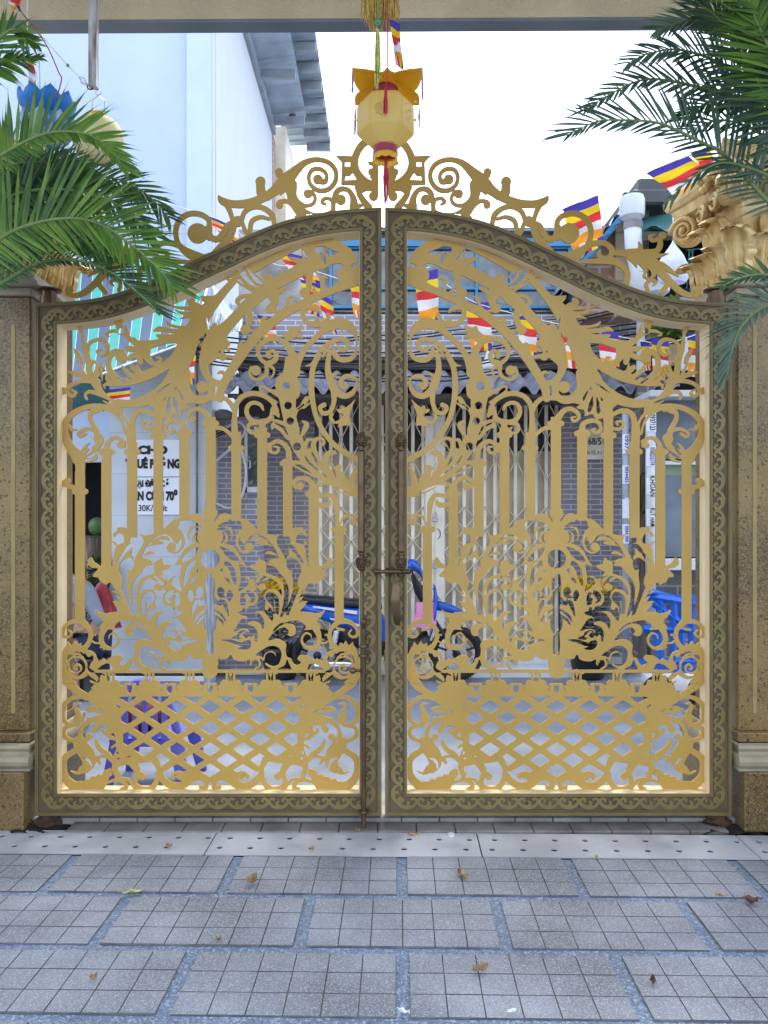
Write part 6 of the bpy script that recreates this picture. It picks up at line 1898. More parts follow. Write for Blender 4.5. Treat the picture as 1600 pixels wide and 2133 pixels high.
b = MB(); b.lathe(c + Vector((0, 0, .11)), [(.035, 0), (.045, .01), (.04, .02), (.03, .02)], 20); b.build('rim', M['canopy'], t, autosmooth=40)
b = MB()
for s in (-1, 1): b.tube([c + Vector((s * .034, 0, .12)), c + Vector((s * .030, 0, .20)), c + Vector((0, 0, .225))], .0018, 5)
b.tube(circ(c + Vector((0, 0, .240)), .014, 12), .0018, 5, closed=True); b.tube([c + Vector((0, 0, .25)), P(188, 182, 3.8)], .0015, 4); b.build('wire_hanger', M['steel'], t)
M['bluep'] = mat('blue_lotus_paper', (.02, .22, .70), .5, 0, .1, 5); M['whitep'] = mat('white_blue_petal', (.62, .72, .90), .6, 0, .1, 30, 0, 40, .3, c2=(.05, .22, .70), stretch=(1, 1, .15))
t = empty('lotus_lantern', P(98, 270, 3.9), 'blue and white lotus lantern hanging behind the upper left frond', 'lantern')
b = MB(); c = P(98, 262, 3.9); b.lathe(c, [(.04, .13), (.075, .10), (.085, .02), (.07, -.06), (.03, -.11)], 12); b.build('core', M['bluep'], t, smooth=True)
for k in range(9):
    for tier in (0, 1):
        a = 2 * math.pi * (k + .5 * tier) / 9
        out = Vector((math.cos(a), math.sin(a), 0)); sd = Vector((-out.y, out.x, 0))
        bb = MB()
        base = c + Vector((0, 0, -.11 if tier == 0 else .02))
        def pet(u, v, o=0.0):
            w_ = .055 * math.sin(min(1, .1 + v * .95) * math.pi) ** .7
            return base + out * (.03 + .10 * math.sin(v * 1.9) + .01 * (1 - (2 * u - 1) ** 2) - o) + sd * (u - .5) * 2 * w_ + Vector((0, 0, (.15 if tier == 0 else .13) * v))
        bb.grid(lambda u, v: pet(u, v), 6, 10); bb.grid(lambda u, v: pet(1 - u, v, .003), 6, 10)
        bb.build('petal', M['whitep'] if tier == 0 else M['bluep'], t, fix=False, smooth=True)

# ------------------------------------------------------------------ purple chair with a dark red bag
M['purple'] = mat('violet_plastic', (.14, .16, .80), .35, 0, .06, 5, .02, 40, .5)
M['maroon'] = mat('maroon_fabric', (.16, .025, .025), .8, 0, .25, 9, .3, 40)
ct = empty('plastic_chair', (P(305, 0, 4.5).x, 4.5, 0), 'small violet plastic chair standing on the street behind the left gate leaf', 'chair')
cx, cy, W_ = P(308, 0, 4.45).x, 4.45, .185
SZ, TZ = .30, .625
b = MB(); b.grid(lambda u, v: Vector((cx + (u - .5) * 2 * W_ * (1 + .06 * v), cy - .02 + v * .36, SZ - .012 * math.sin(u * math.pi) * math.sin(v * math.pi))), 14, 10)
b.grid(lambda u, v: Vector((cx + (.5 - u) * 2 * W_ * (1 + .06 * v), cy - .02 + v * .36, SZ - .012 - .012 * math.sin(u * math.pi) * math.sin(v * math.pi))), 14, 10)
b.box2((cx - W_, cy - .022, SZ - .045), (cx + W_, cy - .012, SZ - .008), .003); b.box2((cx - W_ * 1.06, cy + .335, SZ - .05), (cx + W_ * 1.06, cy + .345, SZ - .008), .003)
b.build('seat', M['purple'], ct, fix=False)
b = MB()
def backp(u, o): 
    a = math.pi * u
    return Vector((cx - math.cos(a) * W_ * .98, cy - .03 - .05 * math.sin(a) + o, SZ + .14 + (TZ - SZ - .17) * math.sin(a) ** .55 if 0 < u < 1 else SZ))
arch = []
for k in range(25):
    u = k / 24
    x = -math.cos(math.pi * u)
    z = SZ - .02 + (TZ - SZ + .02) * (1 - abs(x) ** 3.2)
    arch.append(Vector((cx + x * W_, cy - .03 - .03 * (z - SZ) / .3, z)))
b.tube(arch, .019, 8, flat=1.3)
b.box2((cx - W_ * .86, cy - .072, TZ - .075), (cx + W_ * .86, cy - .056, TZ - .012), .006)
for k in range(5):
    x = cx + (k - 2) * .055
    b.box2((x - .017, cy - .062, SZ), (x + .017, cy - .052, TZ - .06), .004)
b.build('backrest', M['purple'], ct, fix=True)
for sx in (-1, 1):
    for fy, dy in ((cy - .01, -.055), (cy + .33, .05)):
        b = MB()
        t0 = Vector((cx + sx * W_ * .9, fy, SZ - .01)); t1 = Vector((cx + sx * (W_ + .035), fy + dy, 0.0))
        vs = []
        for p, w_ in ((t0, .040), (t1, .028)):
            vs += [p + Vector((-w_, -.012, 0)), p + Vector((w_, -.012, 0)), p + Vector((w_, .02, 0)), p + Vector((-w_, .02, 0))]
        b.add(vs, [(0, 1, 5, 4), (1, 2, 6, 5), (2, 3, 7, 6), (3, 0, 4, 7), (0, 3, 2, 1), (4, 5, 6, 7)]); b.build('leg', M['purple'], ct)
def blob(b, c, r, sq=(1, 1, 1), seed=0, nu=20, nv=12, amp=.12):
    rn = random.Random(seed); ph = [rn.uniform(0, 6) for _ in range(4)]
    def f(u, v):
        a, e = u * 2 * math.pi, v * math.pi
        k = 1 + amp * (math.sin(3 * a + ph[0]) * math.sin(2 * e + ph[1]) + .6 * math.sin(5 * a + ph[2] + 3 * e))
        return Vector(c) + Vector((math.cos(a) * math.sin(e) * sq[0], math.sin(a) * math.sin(e) * sq[1], -math.cos(e) * sq[2])) * r * k
    b.grid(f, nu, nv)
b = MB(); blob(b, (cx - .05, cy + .16, SZ + .085), .1, (1.25, .9, .85), 4)
bo = b.build('cloth_bag', M['maroon'], None, smooth=True); tag(bo, 'dark maroon cloth bag lying on the violet plastic chair', 'bag')
b = MB(); b.tube([Vector(v) for v in cr([(cx + .05, cy + .15, SZ + .12), (cx + .09, cy + .1, SZ + .17), (cx + .13, cy + .1, SZ + .10), (cx + .15, cy + .06, SZ - .04)], 8)], .012, 8); b.build('strap', M['maroon'], bo, smooth=True)

# ------------------------------------------------------------------ scooter
M['scoot_blue'] = mat('glossy_blue_paint', (.012, .10, .52), .18, 0, .08, 4, 0, 40, .6)
M['black_plastic'] = mat('black_plastic', (.018, .018, .022), .4, 0, .2, 8)
M['tyre'] = mat('tyre_rubber', (.018, .018, .02), .8, 0, .2, 20, .3, 120)
M['chrome'] = mat('polished_metal', (.62, .62, .64), .22, .9, .1, 8)
M['decal'] = mat('white_decal', (.75, .76, .80), .35, 0, .05, 6)
M['pink'] = mat('pink_plastic_bag', (.78, .25, .50), .5, 0, .1, 10, .5, 18)
SD = 7.55
st = empty('motor_scooter', P(800, 1419, SD), 'blue step-through scooter parked before the cream folding gate, facing right', 'scooter')
def sp(px, py, dy=0.0): v = P(px, py, SD); v.y += dy; return v
def loft(b, secs, n=14, pw=2.6):
    """sections (px, py, half width in m, half height in photo px, tilt in degrees)"""
    vs, fs = [], []
    for (px, py, hw, hh, tl_) in secs:
        c = sp(px, py); h = hh * SD / F; a0 = R(tl_)
        for k in range(n):
            a = 2 * math.pi * k / n
            ca, sa = math.cos(a), math.sin(a)
            y = hw * math.copysign(abs(ca) ** (2 / pw), ca); z = h * math.copysign(abs(sa) ** (2 / pw), sa)
            vs.append(c + Vector((-z * math.sin(a0), y, z * math.cos(a0))))
    m = len(secs)
    for i in range(m - 1):
        for k in range(n): fs.append((i * n + k, i * n + (k + 1) % n, (i + 1) * n + (k + 1) % n, (i + 1) * n + k))
    fs += [tuple(range(n)), tuple((m - 1) * n + k for k in range(n))]
    b.add(vs, fs)
for (wx, wy, rr) in ((662, 1364, 54), (950, 1361, 57)):
    r_ = rr * SD / F
    b = MB(); c = sp(wx, wy)
    b.tube([c + Vector((math.cos(a) * (r_ - .034), 0, math.sin(a) * (r_ - .034))) for a in [2 * math.pi * k / 40 for k in range(40)]], .035, 10, closed=True)
    for k in range(56):
        a = 2 * math.pi * k / 56
        b.box(c + Vector((math.cos(a) * (r_ - .002), 0, math.sin(a) * (r_ - .002))), (.008, .05, .012), Matrix.Rotation(-a, 3, 'Y'))
    w_ = MB(); w_.lathe(c, [(.04, -.05), (.045, 0), (.04, .05)], 16, axis='Y')
    wo = w_.build('wheel', M['black_plastic'], st, smooth=True)
    b.build('tyre', M['tyre'], wo, smooth=True)
    b = MB(); b.tube([c + Vector((math.cos(a) * (r_ - .07), 0, math.sin(a) * (r_ - .07))) for a in [2 * math.pi * k / 40 for k in range(40)]], .013, 8, closed=True)
    for k in range(5):
        a = 2 * math.pi * k / 5 + .3
        b.tube([c + Vector((math.cos(a) * .03, 0, math.sin(a) * .03)), c + Vector((math.cos(a) * (r_ - .07), 0, math.sin(a) * (r_ - .07)))], .011, 8)
    b.build('rim', M['black_plastic'] , wo, smooth=True)
    b = MB(); b.lathe(c + Vector((0, -.045, 0)), [(.03, -.002), (.10, -.002), (.10, .002), (.03, .002)], 28, axis='Y'); b.build('brake_disc', M['chrome'], wo)
b = MB(); loft(b, [(626, 1243, .02, 3, -10), (640, 1247, .09, 8, -6), (680, 1251, .12, 10, -3), (730, 1256, .13, 10, 0), (775, 1258, .11, 10, 3), (796, 1262, .07, 6, 8)]); b.build('seat', M['black_plastic'], st, smooth=True)
b = MB(); loft(b, [(626, 1262, .03, 6, -15), (650, 1268, .11, 14, -12), (700, 1280, .15, 20, -12), (745, 1288, .16, 26, -10), (785, 1300, .14, 34, -5), (805, 1320, .10, 30, 0)]); bo = b.build('rear_body', M['scoot_blue'], st, smooth=True)
b = MB()
for (x0, y0, x1, y1, w_) in ((655, 1262, 745, 1276, 5), (690, 1286, 770, 1306, 4)):
    a, c = sp(x0, y0, -.155), sp(x1, y1, -.168); h = Vector((0, 0, w_ * SD / F))
    b.prism([a, c, c + h * 1.4, a + h * .6], (0, .02, 0))
b.build('decal', M['decal'], bo)
b = MB(); loft(b, [(632, 1255, .04, 4, -30), (624, 1264, .05, 5, -40), (630, 1272, .04, 4, -50)]); b.build('tail_lamp', mat('red_lens', (.5, .02, .02), .2, 0, .05, 5), st, smooth=True)
b = MB(); loft(b, [(800, 1330, .10, 22, 0), (830, 1345, .09, 16, 0), (865, 1345, .09, 16, 0), (895, 1330, .09, 24, 20)]); b.build('underbody', M['black_plastic'], st, smooth=True)
b = MB(); loft(b, [(640, 1290, .08, 6, -30), (628, 1330, .07, 10, -60), (622, 1358, .06, 6, -80)]); loft(b, [(690, 1312, .10, 18, 0), (740, 1322, .11, 26, 0), (800, 1340, .10, 26, 0)]); b.build('engine_cover', M['black_plastic'], st, smooth=True)
b = MB(); loft(b, [(905, 1218, .05, 4, 40), (908, 1240, .13, 10, 30), (905, 1270, .17, 14, 12), (900, 1300, .15, 16, 0), (896, 1322, .09, 10, -10)]); b.build('leg_shield', M['scoot_blue'], st, smooth=True)
b = MB(); loft(b, [(898, 1262, .05, 10, 0), (915, 1262, .08, 10, -8), (940, 1268, .075, 9, -14), (966, 1278, .03, 4, -22)]); b.build('front_mudguard', M['scoot_blue'], st, smooth=True)
b = MB(); loft(b, [(893, 1214, .05, 5, 40), (902, 1228, .10, 10, 38), (912, 1242, .09, 8, 38), (918, 1252, .03, 3, 38)]); b.build('front_panel', mat('dark_blue_paint', (.008, .022, .14), .22, 0, .1, 4), st, smooth=True)
b = MB(); loft(b, [(846, 1186, .08, 10, 30), (858, 1176, .13, 14, 25), (872, 1182, .12, 16, 10), (880, 1200, .06, 12, 0)]); b.build('handlebar_cover', M['scoot_blue'], st, smooth=True)
b = MB(); loft(b, [(860, 1190, .10, 8, 0), (868, 1212, .08, 14, 60), (880, 1240, .07, 18, 70), (892, 1262, .07, 16, 75)]); b.build('steering_column', M['black_plastic'], st, smooth=True)
for s in (-1, 1):
    b = MB(); b.tube([sp(862, 1186, s * .08), sp(858, 1184, s * .22), sp(852, 1186, s * .34)], .013, 8); b.tube([sp(853, 1186, s * .26), sp(850, 1187, s * .36)], .019, 10); b.build('handlebar', M['black_plastic'], st, smooth=True)
    b = MB(); b.tube([sp(905, 1290, s * .07), sp(950, 1361, s * .07)], .016, 8); b.build('fork', M['black_plastic'], st, smooth=True)
    b = MB(); b.tube([sp(703, 1310, s * .14), sp(696, 1350, s * .14)], .012, 8)
    hel = [sp(703, 1310, s * .14).lerp(sp(696, 1346, s * .14), k / 80) + Vector((math.cos(k * .9) * .024, math.sin(k * .9) * .024, 0)) for k in range(81)]
    b.tube(hel, .005, 5); b.build('shock_absorber', M['decal'], st, smooth=True)
b = MB(); b.lathe(sp(660, 1380, -.17), [(.02, -.02), (.045, 0), (.05, .14), (.05, .30), (.035, .36), (.02, .38)], 14, axis='X'); b.tube([sp(738, 1380, -.16), sp(770, 1372, -.12), sp(800, 1362, -.06)], .014, 8); b.build('muffler', M['chrome'], st, smooth=True)
b = MB(); b.tube([sp(790, 1370, -.12), sp(770, 1412, -.18)], .011, 8); b.tube([sp(810, 1358, -.16), sp(812, 1358, .16)], .010, 8); b.build('stand', M['black_plastic'], st, smooth=True)
pk = MB()
pc = sp(884, 1277, -.12)
pk.grid(lambda u, v: pc + Vector((math.cos(u * 6.2832) * .105 * (.82 + .25 * v) * (1 + .08 * math.sin(u * 19 + v * 4)), math.sin(u * 6.2832) * .05 * (.6 + .6 * v), .115 - .23 * v)), 28, 10)
pk.grid(lambda u, v: pc + Vector((math.cos(u * 6.2832) * .1123 * v, math.sin(u * 6.2832) * .06 * v, -.115)), 28, 3)
o = pk.build('shopping_bag', M['pink'], None, smooth=True); tag(o, 'pink plastic bag hanging from the blue scooter', 'bag')

# ------------------------------------------------------------------ chrysanthemums in pots
M['mum'] = mat('yellow_petals', (.85, .58, .01), .6, 0, .15, 30); M['mum_leaf'] = leafmat('chrysanthemum_leaf', (.04, .10, .03), (.012, .03, .012), .2)
def mums(px, py, d, w_, h, label, seed):
    rn = random.Random(seed)
    c = P(px, py, d); c.z = 0
    top = P(px, py, d).z
    t = empty('chrysanthemum', c, label, 'flower pot', 'potted yellow chrysanthemums')
    b = MB(); b.lathe(c, [(.12, 0), (.15, .02), (.19, .26), (.21, .28), (.20, .31), (.17, .31), (.16, .27)], 22); b.build('pot', M['black_plastic'], t, autosmooth=40)
    b = MB()
    for k in range(700):
        a, rr = rn.uniform(0, 6.283), math.sqrt(rn.random()) * w_
        z = .3 + (top - .34) * rn.random()
        k2 = .55 + .45 * (z - .3) / max(.1, top - .3)
        p = c + Vector((math.cos(a) * rr * k2, math.sin(a) * rr * k2, z))
        o = Vector((math.cos(a) + rn.uniform(-.5, .5), math.sin(a) + rn.uniform(-.5, .5), rn.uniform(-.3, .8))).normalized()
        s = o.cross(Vector((0, 0, 1))).normalized() * rn.uniform(.010, .018); l = o * rn.uniform(.04, .07)
        b.add([p, p + l * .4 + s, p + l, p + l * .4 - s], [(0, 1, 2, 3)])
    b.build('foliage', M['mum_leaf'], t, fix=False)
    me = None
    for k in range(34):
        a, rr = rn.uniform(0, 6.283), math.sqrt(rn.random()) * w_
        z = top + .05 - .10 * (rr / w_) ** 2 + rn.uniform(-.03, .03)
        if me is None:
            b = MB(); r2 = random.Random(2)
            for q in range(60):
                aa, el = r2.uniform(0, 6.283), r2.uniform(.1, 1.5)
                dr = Vector((math.cos(aa) * math.cos(el), math.sin(aa) * math.cos(el), math.sin(el) * .8)); sd = dr.cross(Vector((0, 0, 1)))
                sd = sd.normalized() * .007 if sd.length > 1e-4 else Vector((.007, 0, 0))
                b.add([dr * .006, dr * .028 + sd * 1.3, dr * .046, dr * .028 - sd * 1.3], [(0, 1, 2, 3)])
            me = b.mesh('blossom', False); me.materials.append(M['mum'])
        o = bpy.data.objects.new('blossom', me); col.objects.link(o); o.parent = t
        o.location = Vector((math.cos(a) * rr, math.sin(a) * rr, z)); o.rotation_euler = (rn.uniform(-.5, .9), rn.uniform(-.6, .6), rn.uniform(0, 6))
mums(585, 1222, 7.75, .21, 0, 'potted yellow chrysanthemum behind the scooter seat by the grey tiled pier', 3)
mums(1226, 1222, 7.75, .26, 0, 'potted yellow chrysanthemum right of the folding gate under the number plate', 4)

# ------------------------------------------------------------------ blue barrow at the right
M['blue_cart'] = mat('bright_blue_paint', (.01, .12, .55), .45, 0, .12, 6, .1, 60)
t = empty('hand_cart', P(1420, 1420, 6.6), 'bright blue steel hand cart with slatted sides at the right', 'cart')
def bar3(p, q_, w_=.04): 
    b = MB(); b.tube([p, q_], w_ * .6, 4); return b
a = lambda x, y, d=6.5: P(x, y, d)
b = MB(); b.tube([a(1344, 1226, 6.3), a(1352, 1230, 6.32), a(1402, 1244, 6.6)], .022, 8); b.build('handle', M['blue_cart'], t, smooth=True)
for (x0, y0, d0, x1, y1, d1, nm) in ((1340, 1240, 6.4, 1470, 1262, 6.4, 'rail'), (1352, 1250, 6.4, 1420, 1300, 6.4, 'rail'), (1340, 1310, 6.4, 1480, 1312, 6.4, 'rail'), (1345, 1378, 6.4, 1480, 1378, 6.4, 'rail'), (1340, 1250, 6.95, 1480, 1250, 6.95, 'rail'), (1405, 1245, 6.95, 1480, 1245, 6.95, 'rail'),
        (1376, 1250, 6.4, 1374, 1385, 6.4, 'post'), (1404, 1252, 6.4, 1402, 1395, 6.4, 'post'), (1441, 1246, 6.4, 1441, 1385, 6.4, 'post'), (1472, 1246, 6.4, 1472, 1390, 6.4, 'post'), (1366, 1256, 6.95, 1366, 1350, 6.95, 'post'), (1420, 1250, 6.95, 1420, 1350, 6.95, 'post')):
    b = MB(); b.tube([P(x0, y0, d0), P(x1, y1, d1)], .03, 4); b.build(nm, M['blue_cart'], t)
b = MB(); b.box2((P(1350, 0, 6.4).x, 6.4, .30), (P(1490, 0, 6.4).x, 6.98, .325), .004); b.build('deck', M['blue_cart'], t)
for x in (1372, 1466):
    b = MB(); c = P(x, 1395, 6.45); c.z = .14
    b.tube([c + Vector((math.cos(k * math.pi / 12) * .11, 0, math.sin(k * math.pi / 12) * .11)) for k in range(24)], .028, 8, closed=True); b.lathe(c, [(.09, -.012), (.09, .012)], 20, axis='Y'); b.tube([c, c + Vector((0, 0, .17))], .02, 6); b.build('wheel', M['tyre'], t, smooth=False)

# ------------------------------------------------------------------ balcony things at the right
M['bag'] = mat('thin_white_plastic', (.72, .76, .88), .35, 0, .08, 6, .8, 22, .5)
nt = M['bag'].node_tree; bs = nt.nodes["Principled BSDF"]; tr = nt.nodes.new("ShaderNodeBsdfTranslucent"); tr.inputs["Color"].default_value = (.8, .82, .9, 1); mx = nt.nodes.new("ShaderNodeMixShader"); mx.inputs[0].default_value = .4
nt.links.new(bs.outputs[0], mx.inputs[1]); nt.links.new(tr.outputs[0], mx.inputs[2]); nt.links.new(mx.outputs[0], nt.nodes["Material Output"].inputs["Surface"])
b = MB(); c = P(1402, 560, 5.9)
prof = [(0, .02), (.08, .10), (.2, .32), (.35, .62), (.55, .92), (.75, 1.0), (.9, .95), (1.0, .78)]
def bagf(u, v):
    k = np.interp(v, [q_[0] for q_ in prof], [q_[1] for q_ in prof])
    a_ = u * 6.2832
    w_ = 1 + .07 * math.sin(a_ * 7 + v * 3) * (1 - v * .5) + .03 * math.sin(a_ * 3 + v * 11)
    return c + Vector((math.cos(a_) * .118 * k * w_, math.sin(a_) * .09 * k * w_, .215 - v * .32))
b.grid(bagf, 40, 22); b.grid(lambda u, v: c + Vector((math.cos(u * 6.2832) * .092 * v, math.sin(u * 6.2832) * .07 * v, -.105)), 40, 2)
b.tube([c + Vector((0, 0, .21)), c + Vector((.005, 0, .26)), c + Vector((0, 0, .40))], .004, 5)
o = b.build('shopping_bag', M['bag'], None, smooth=True); tag(o, 'knotted white translucent plastic bag hanging by the right capital', 'bag')
t = empty('flower_pot', P(1372, 612, 6.3), 'white bowl pot with a few green blades on the balcony', 'flower pot')
b = MB(); c = P(1370, 604, 6.3); b.lathe(c, [(.05, -.05), (.09, -.02), (.10, .03), (.105, .04), (.09, .035), (.06, .0)], 20); b.build('bowl', M['pvc'], t, autosmooth=40)
b = MB(); rn = random.Random(4)
for k in range(12):
    a_ = rn.uniform(0, 6.28); l = rn.uniform(.15, .35)
    pts = [c, c + Vector((math.cos(a_) * .05, math.sin(a_) * .05, l * .7)), c + Vector((math.cos(a_) * .16, math.sin(a_) * .12, l))]
    b.tube([Vector(v) for v in cr(pts, 5)], [.010 * (1 - .9 * i / 10) for i in range(11)], 4, flat=.3)
b.build('foliage', M['palm'], t)
def bush(name, px, py, d, r_, label, n, m, cat='plant', seed=1, lsz=.05):
    rn = random.Random(seed); c = P(px, py, d)
    b = MB()
    for k in range(n):
        q_ = Vector((rn.gauss(0, 1), rn.gauss(0, 1), rn.gauss(0, 1))).normalized() * r_ * rn.random() ** .5
        o = (q_.normalized() + Vector((rn.uniform(-.6, .6), rn.uniform(-.6, .6), rn.uniform(-.2, .6)))).normalized()
        s = o.cross(Vector((.1, .2, 1))).normalized() * lsz * .3; l = o * lsz * rn.uniform(.7, 1.3)
        p = c + q_
        b.add([p, p + l * .45 + s, p + l, p + l * .45 - s], [(0, 1, 2, 3)])
    t = empty(name, c, label, cat)
    b.build('foliage', m, t, fix=False)
    b = MB(); b.tube([c, c - Vector((0, 0, r_ * 1.3))], .012, 5); b.lathe(c - Vector((0, 0, r_ * 1.3 + .14)), [(.06, 0), (.09, .14), (.095, .15), (.07, .14)], 14); b.build('pot', M['stone_trim'], t)
    return t
bush('potted_plant', 1400, 672, 6.55, .16, 'leafy potted plant on the balcony behind the white railing arch', 420, M['palm'], seed=2, lsz=.09)
bush('potted_plant', 1455, 668, 6.5, .10, 'small bushy potted plant beside the blue cloth on the balcony', 200, M['palm_dark'], seed=3, lsz=.06)
bush('potted_plant', 204, 1192, 7.5, .13, 'dark leafy potted plant on the shop floor behind the red bag', 420, M['mum_leaf'], seed=6, lsz=.06)

# ------------------------------------------------------------------ shop altar at the left
t = empty('shop_altar', P(180, 935, 8.3), 'small wall altar shelf with seated figure and coloured lights in the shop', 'altar')
b = MB(); pbox(b, 140, 912, 222, 920, 8.1, .3, .003); pbox(b, 140, 926, 222, 932, 8.1, .3, .003); b.build('shelf', M['wood'], t)
b = MB(); b.lathe(P(180, 908, 8.2), [(.07, 0), (.08, .04), (.05, .10), (.06, .15), (.035, .20), (.03, .21)], 14); b.lathe(P(180, 862, 8.2) , [(.01, -.05), (.04, -.03), (.045, 0), (.035, .04), (.04, .045), (.012, .09)], 14); b.build('figure', M['whitep'], t, smooth=True)
M['led'] = mat('lit_coloured_leds', (.5, .8, .9), .5, 0, .3, 40, emit=(.45, .85, 1.0, 1.1)); M['led2'] = mat('lit_pink_leds', (.9, .5, .8), .5, 0, .3, 40, emit=(.75, .45, .95, .9))
b = MB(); c = P(205, 880, 8.15)
for k in range(26):
    a_ = 2 * math.pi * k / 26
    b.lathe(c + Vector((math.cos(a_) * .13, 0, math.sin(a_) * .16)), [(.002, -.014), (.014, 0), (.002, .014)], 6)
for k in range(14): b.lathe(P(170 + k * 3, 925 - (k % 3) * 4, 8.08), [(.002, -.012), (.014, 0), (.002, .012)], 6)
b.build('light_string', M['led'], t, smooth=True)
b = MB(); b.tube([c + Vector((math.cos(2 * math.pi * k / 24) * .085, 0, math.sin(2 * math.pi * k / 24) * .11)) for k in range(24)], .011, 6, closed=True); b.build('light_ring', M['led2'], t, smooth=True)
t = empty('turned_column', P(192, 1185, 7.9), 'short turned wooden column with a green pomelo standing on it', 'stand')
b = MB(); c = P(193, 1180, 7.9); c.z = .2
z1 = P(0, 1116, 7.9).z
b.lathe(c, [(.06, 0), (.075, .05), (.05, .12), (.055, .5), (.075, .56), (.06, .60), (.075, .66), (.06, .70), (.075, .76), (.06, .80), (.09, z1 - .2 - .02), (.11, z1 - .2)], 18); b.build('column', M['wood'], t, autosmooth=40)
b = MB(); blob(b, P(202, 1096, 7.9), .085, (1, 1, 1.05), 3, amp=.03); o = b.build('pomelo', mat('green_pomelo_skin', (.07, .14, .04), .5, 0, .15, 12, .2, 60), None, smooth=True); tag(o, 'green pomelo sitting on the turned wooden column', 'fruit')
b = MB(); c = P(212, 1262, 7.2)
b.grid(lambda u, v: c + Vector((math.cos(u * 6.2832) * (.02 + .15 * v ** .7) * (1 + .1 * math.sin(u * 6.2832 * 8) * (1 - .4 * v)), math.sin(u * 6.2832) * (.02 + .1 * v ** .7), .22 - .42 * v)), 40, 14)
b.grid(lambda u, v: c + Vector((math.cos(u * 6.2832) * .165 * v, math.sin(u * 6.2832) * .115 * v, -.20)), 40, 2)
o = b.build('carrier_bag', mat('red_plastic_bag', (.34, .02, .035), .35, 0, .2, 12, .6, 20), None, smooth=True); tag(o, 'dark red plastic carrier bag beside the marble column in the shop', 'bag')

# ------------------------------------------------------------------ person sitting in the shop
M['skin'] = mat('tanned_skin', (.42, .22, .14), .5, 0, .08, 10, .05, 60)
M['shirt'] = mat('grey_tee_shirt', (.27, .31, .38), .85, 0, .06, 8, .5, 16)
M['jeans'] = mat('dark_blue_shorts', (.02, .03, .07), .85, 0, .2, 12)
M['hair'] = mat('black_hair', (.012, .011, .010), .5, 0, .2, 40, .3, 90)
def skin(name, joints, edges, m, parent, root=0, sub=2):
    """joints: (x, y, z, radius)"""
    me = bpy.data.meshes.new(name + '_cage')
    me.from_pydata([j[:3] for j in joints], edges, [])
    o = bpy.data.objects.new(name + '_cage', me); col.objects.link(o)
    md = o.modifiers.new('skin', 'SKIN'); md.use_smooth_shade = True
    for i, j in enumerate(joints):
        r_ = j[3]; s = me.skin_vertices[0].data[i]; s.radius = r_ if isinstance(r_, tuple) else (r_, r_); s.use_root = (i == root)
    sb = o.modifiers.new('sub', 'SUBSURF'); sb.levels = sb.render_levels = sub
    dg = bpy.context.evaluated_depsgraph_get()
    m2 = bpy.data.meshes.new_from_object(o.evaluated_get(dg)); m2.name = name
    bpy.data.objects.remove(o)
    m2.materials.clear()
    return link(name, m2, m, parent, True)
pd_ = 6.85
def pp(px, py, dy=0.0): v = P(px, py, pd_); v.y += dy; return tuple(v)
pt = empty('person', P(180, 1445, pd_), 'person in grey lettered tee shirt bending forward on a low stool in the shop', 'person')
hip, ch, nk, hd0, hd1 = pp(196, 1322), pp(172, 1248), pp(146, 1206), pp(132, 1196), pp(116, 1190)
J = [(*hip, .125), (*pp(186, 1285), .115), (*ch, .125), (*pp(155, 1215), .10), (*nk, .052), (*hd0, .065), (*pp(122, 1190), .088), (*pp(108, 1196), .070),
     (*pp(157, 1222, -.17), .055), (*pp(168, 1285, -.22), .045), (*pp(158, 1330, -.20), .037), (*pp(146, 1352, -.18), .026), (*pp(140, 1360, -.17), .024),
     (*pp(150, 1222, .17), .055), (*pp(150, 1285, .22), .045), (*pp(140, 1330, .18), .037), (*pp(130, 1352, .15), .026), (*pp(124, 1360, .14), .024),
     (*pp(190, 1340, -.10), .095), (*pp(148, 1345, -.16), .065), (*pp(164, 1395, -.14), .052), (*pp(172, 1432, -.14), .036), (*pp(168, 1441, -.14), .036), (*pp(148, 1444, -.15), .026),
     (*pp(190, 1340, .10), .095), (*pp(146, 1345, .18), .065), (*pp(158, 1395, .16), .052), (*pp(164, 1432, .16), .036), (*pp(160, 1441, .16), .036), (*pp(140, 1444, .16), .026)]
E = [(0, 1), (1, 2), (2, 3), (3, 4), (4, 5), (5, 6), (6, 7), (3, 8), (8, 9), (9, 10), (10, 11), (11, 12), (3, 13), (13, 14), (14, 15), (15, 16), (16, 17), (0, 18), (18, 19), (19, 20), (20, 21), (21, 22), (22, 23), (0, 24), (24, 25), (25, 26), (26, 27), (27, 28), (28, 29)]
for hand, y in ((12, -.17), (17, .14)):
    hx, hy, hz = J[hand][:3]
    for k, (dx, dz, l) in enumerate(((-.03, -.055, 1), (-.045, -.045, 1), (-.05, -.03, .95), (-.05, -.015, .8), (.012, -.04, .7))):
        i = len(J)
        J.append((hx + dx * .6, hy + (k - 1.5) * .012, hz + dz * .6, .010)); J.append((hx + dx * 1.25 * l, hy + (k - 1.5) * .015, hz + dz * 1.5 * l, .008))
        E += [(hand, i), (i, i + 1)]
body = skin('body', J, E, M['skin'], pt)
JS = [(J[0][0], J[0][1], J[0][2] + .03, .142), (*J[1][:3], .135), (*J[2][:3], .145), (*J[3][:3], .118), (*pp(149, 1209), .07), (*J[8][:3], .075), (*pp(166, 1262, -.21), .068), (*J[13][:3], .075), (*pp(150, 1262, .21), .068)]
shirt = skin('tee_shirt', JS, [(0, 1), (1, 2), (2, 3), (3, 4), (3, 5), (5, 6), (3, 7), (7, 8)], M['shirt'], pt)
skin('shorts', [(J[0][0], J[0][1], J[0][2] - .02, .138), (*J[18][:3], .112), (*pp(166, 1343, -.14), .085), (*J[24][:3], .112), (*pp(164, 1343, .15), .085)], [(0, 1), (1, 2), (0, 3), (3, 4)], M['jeans'], pt)
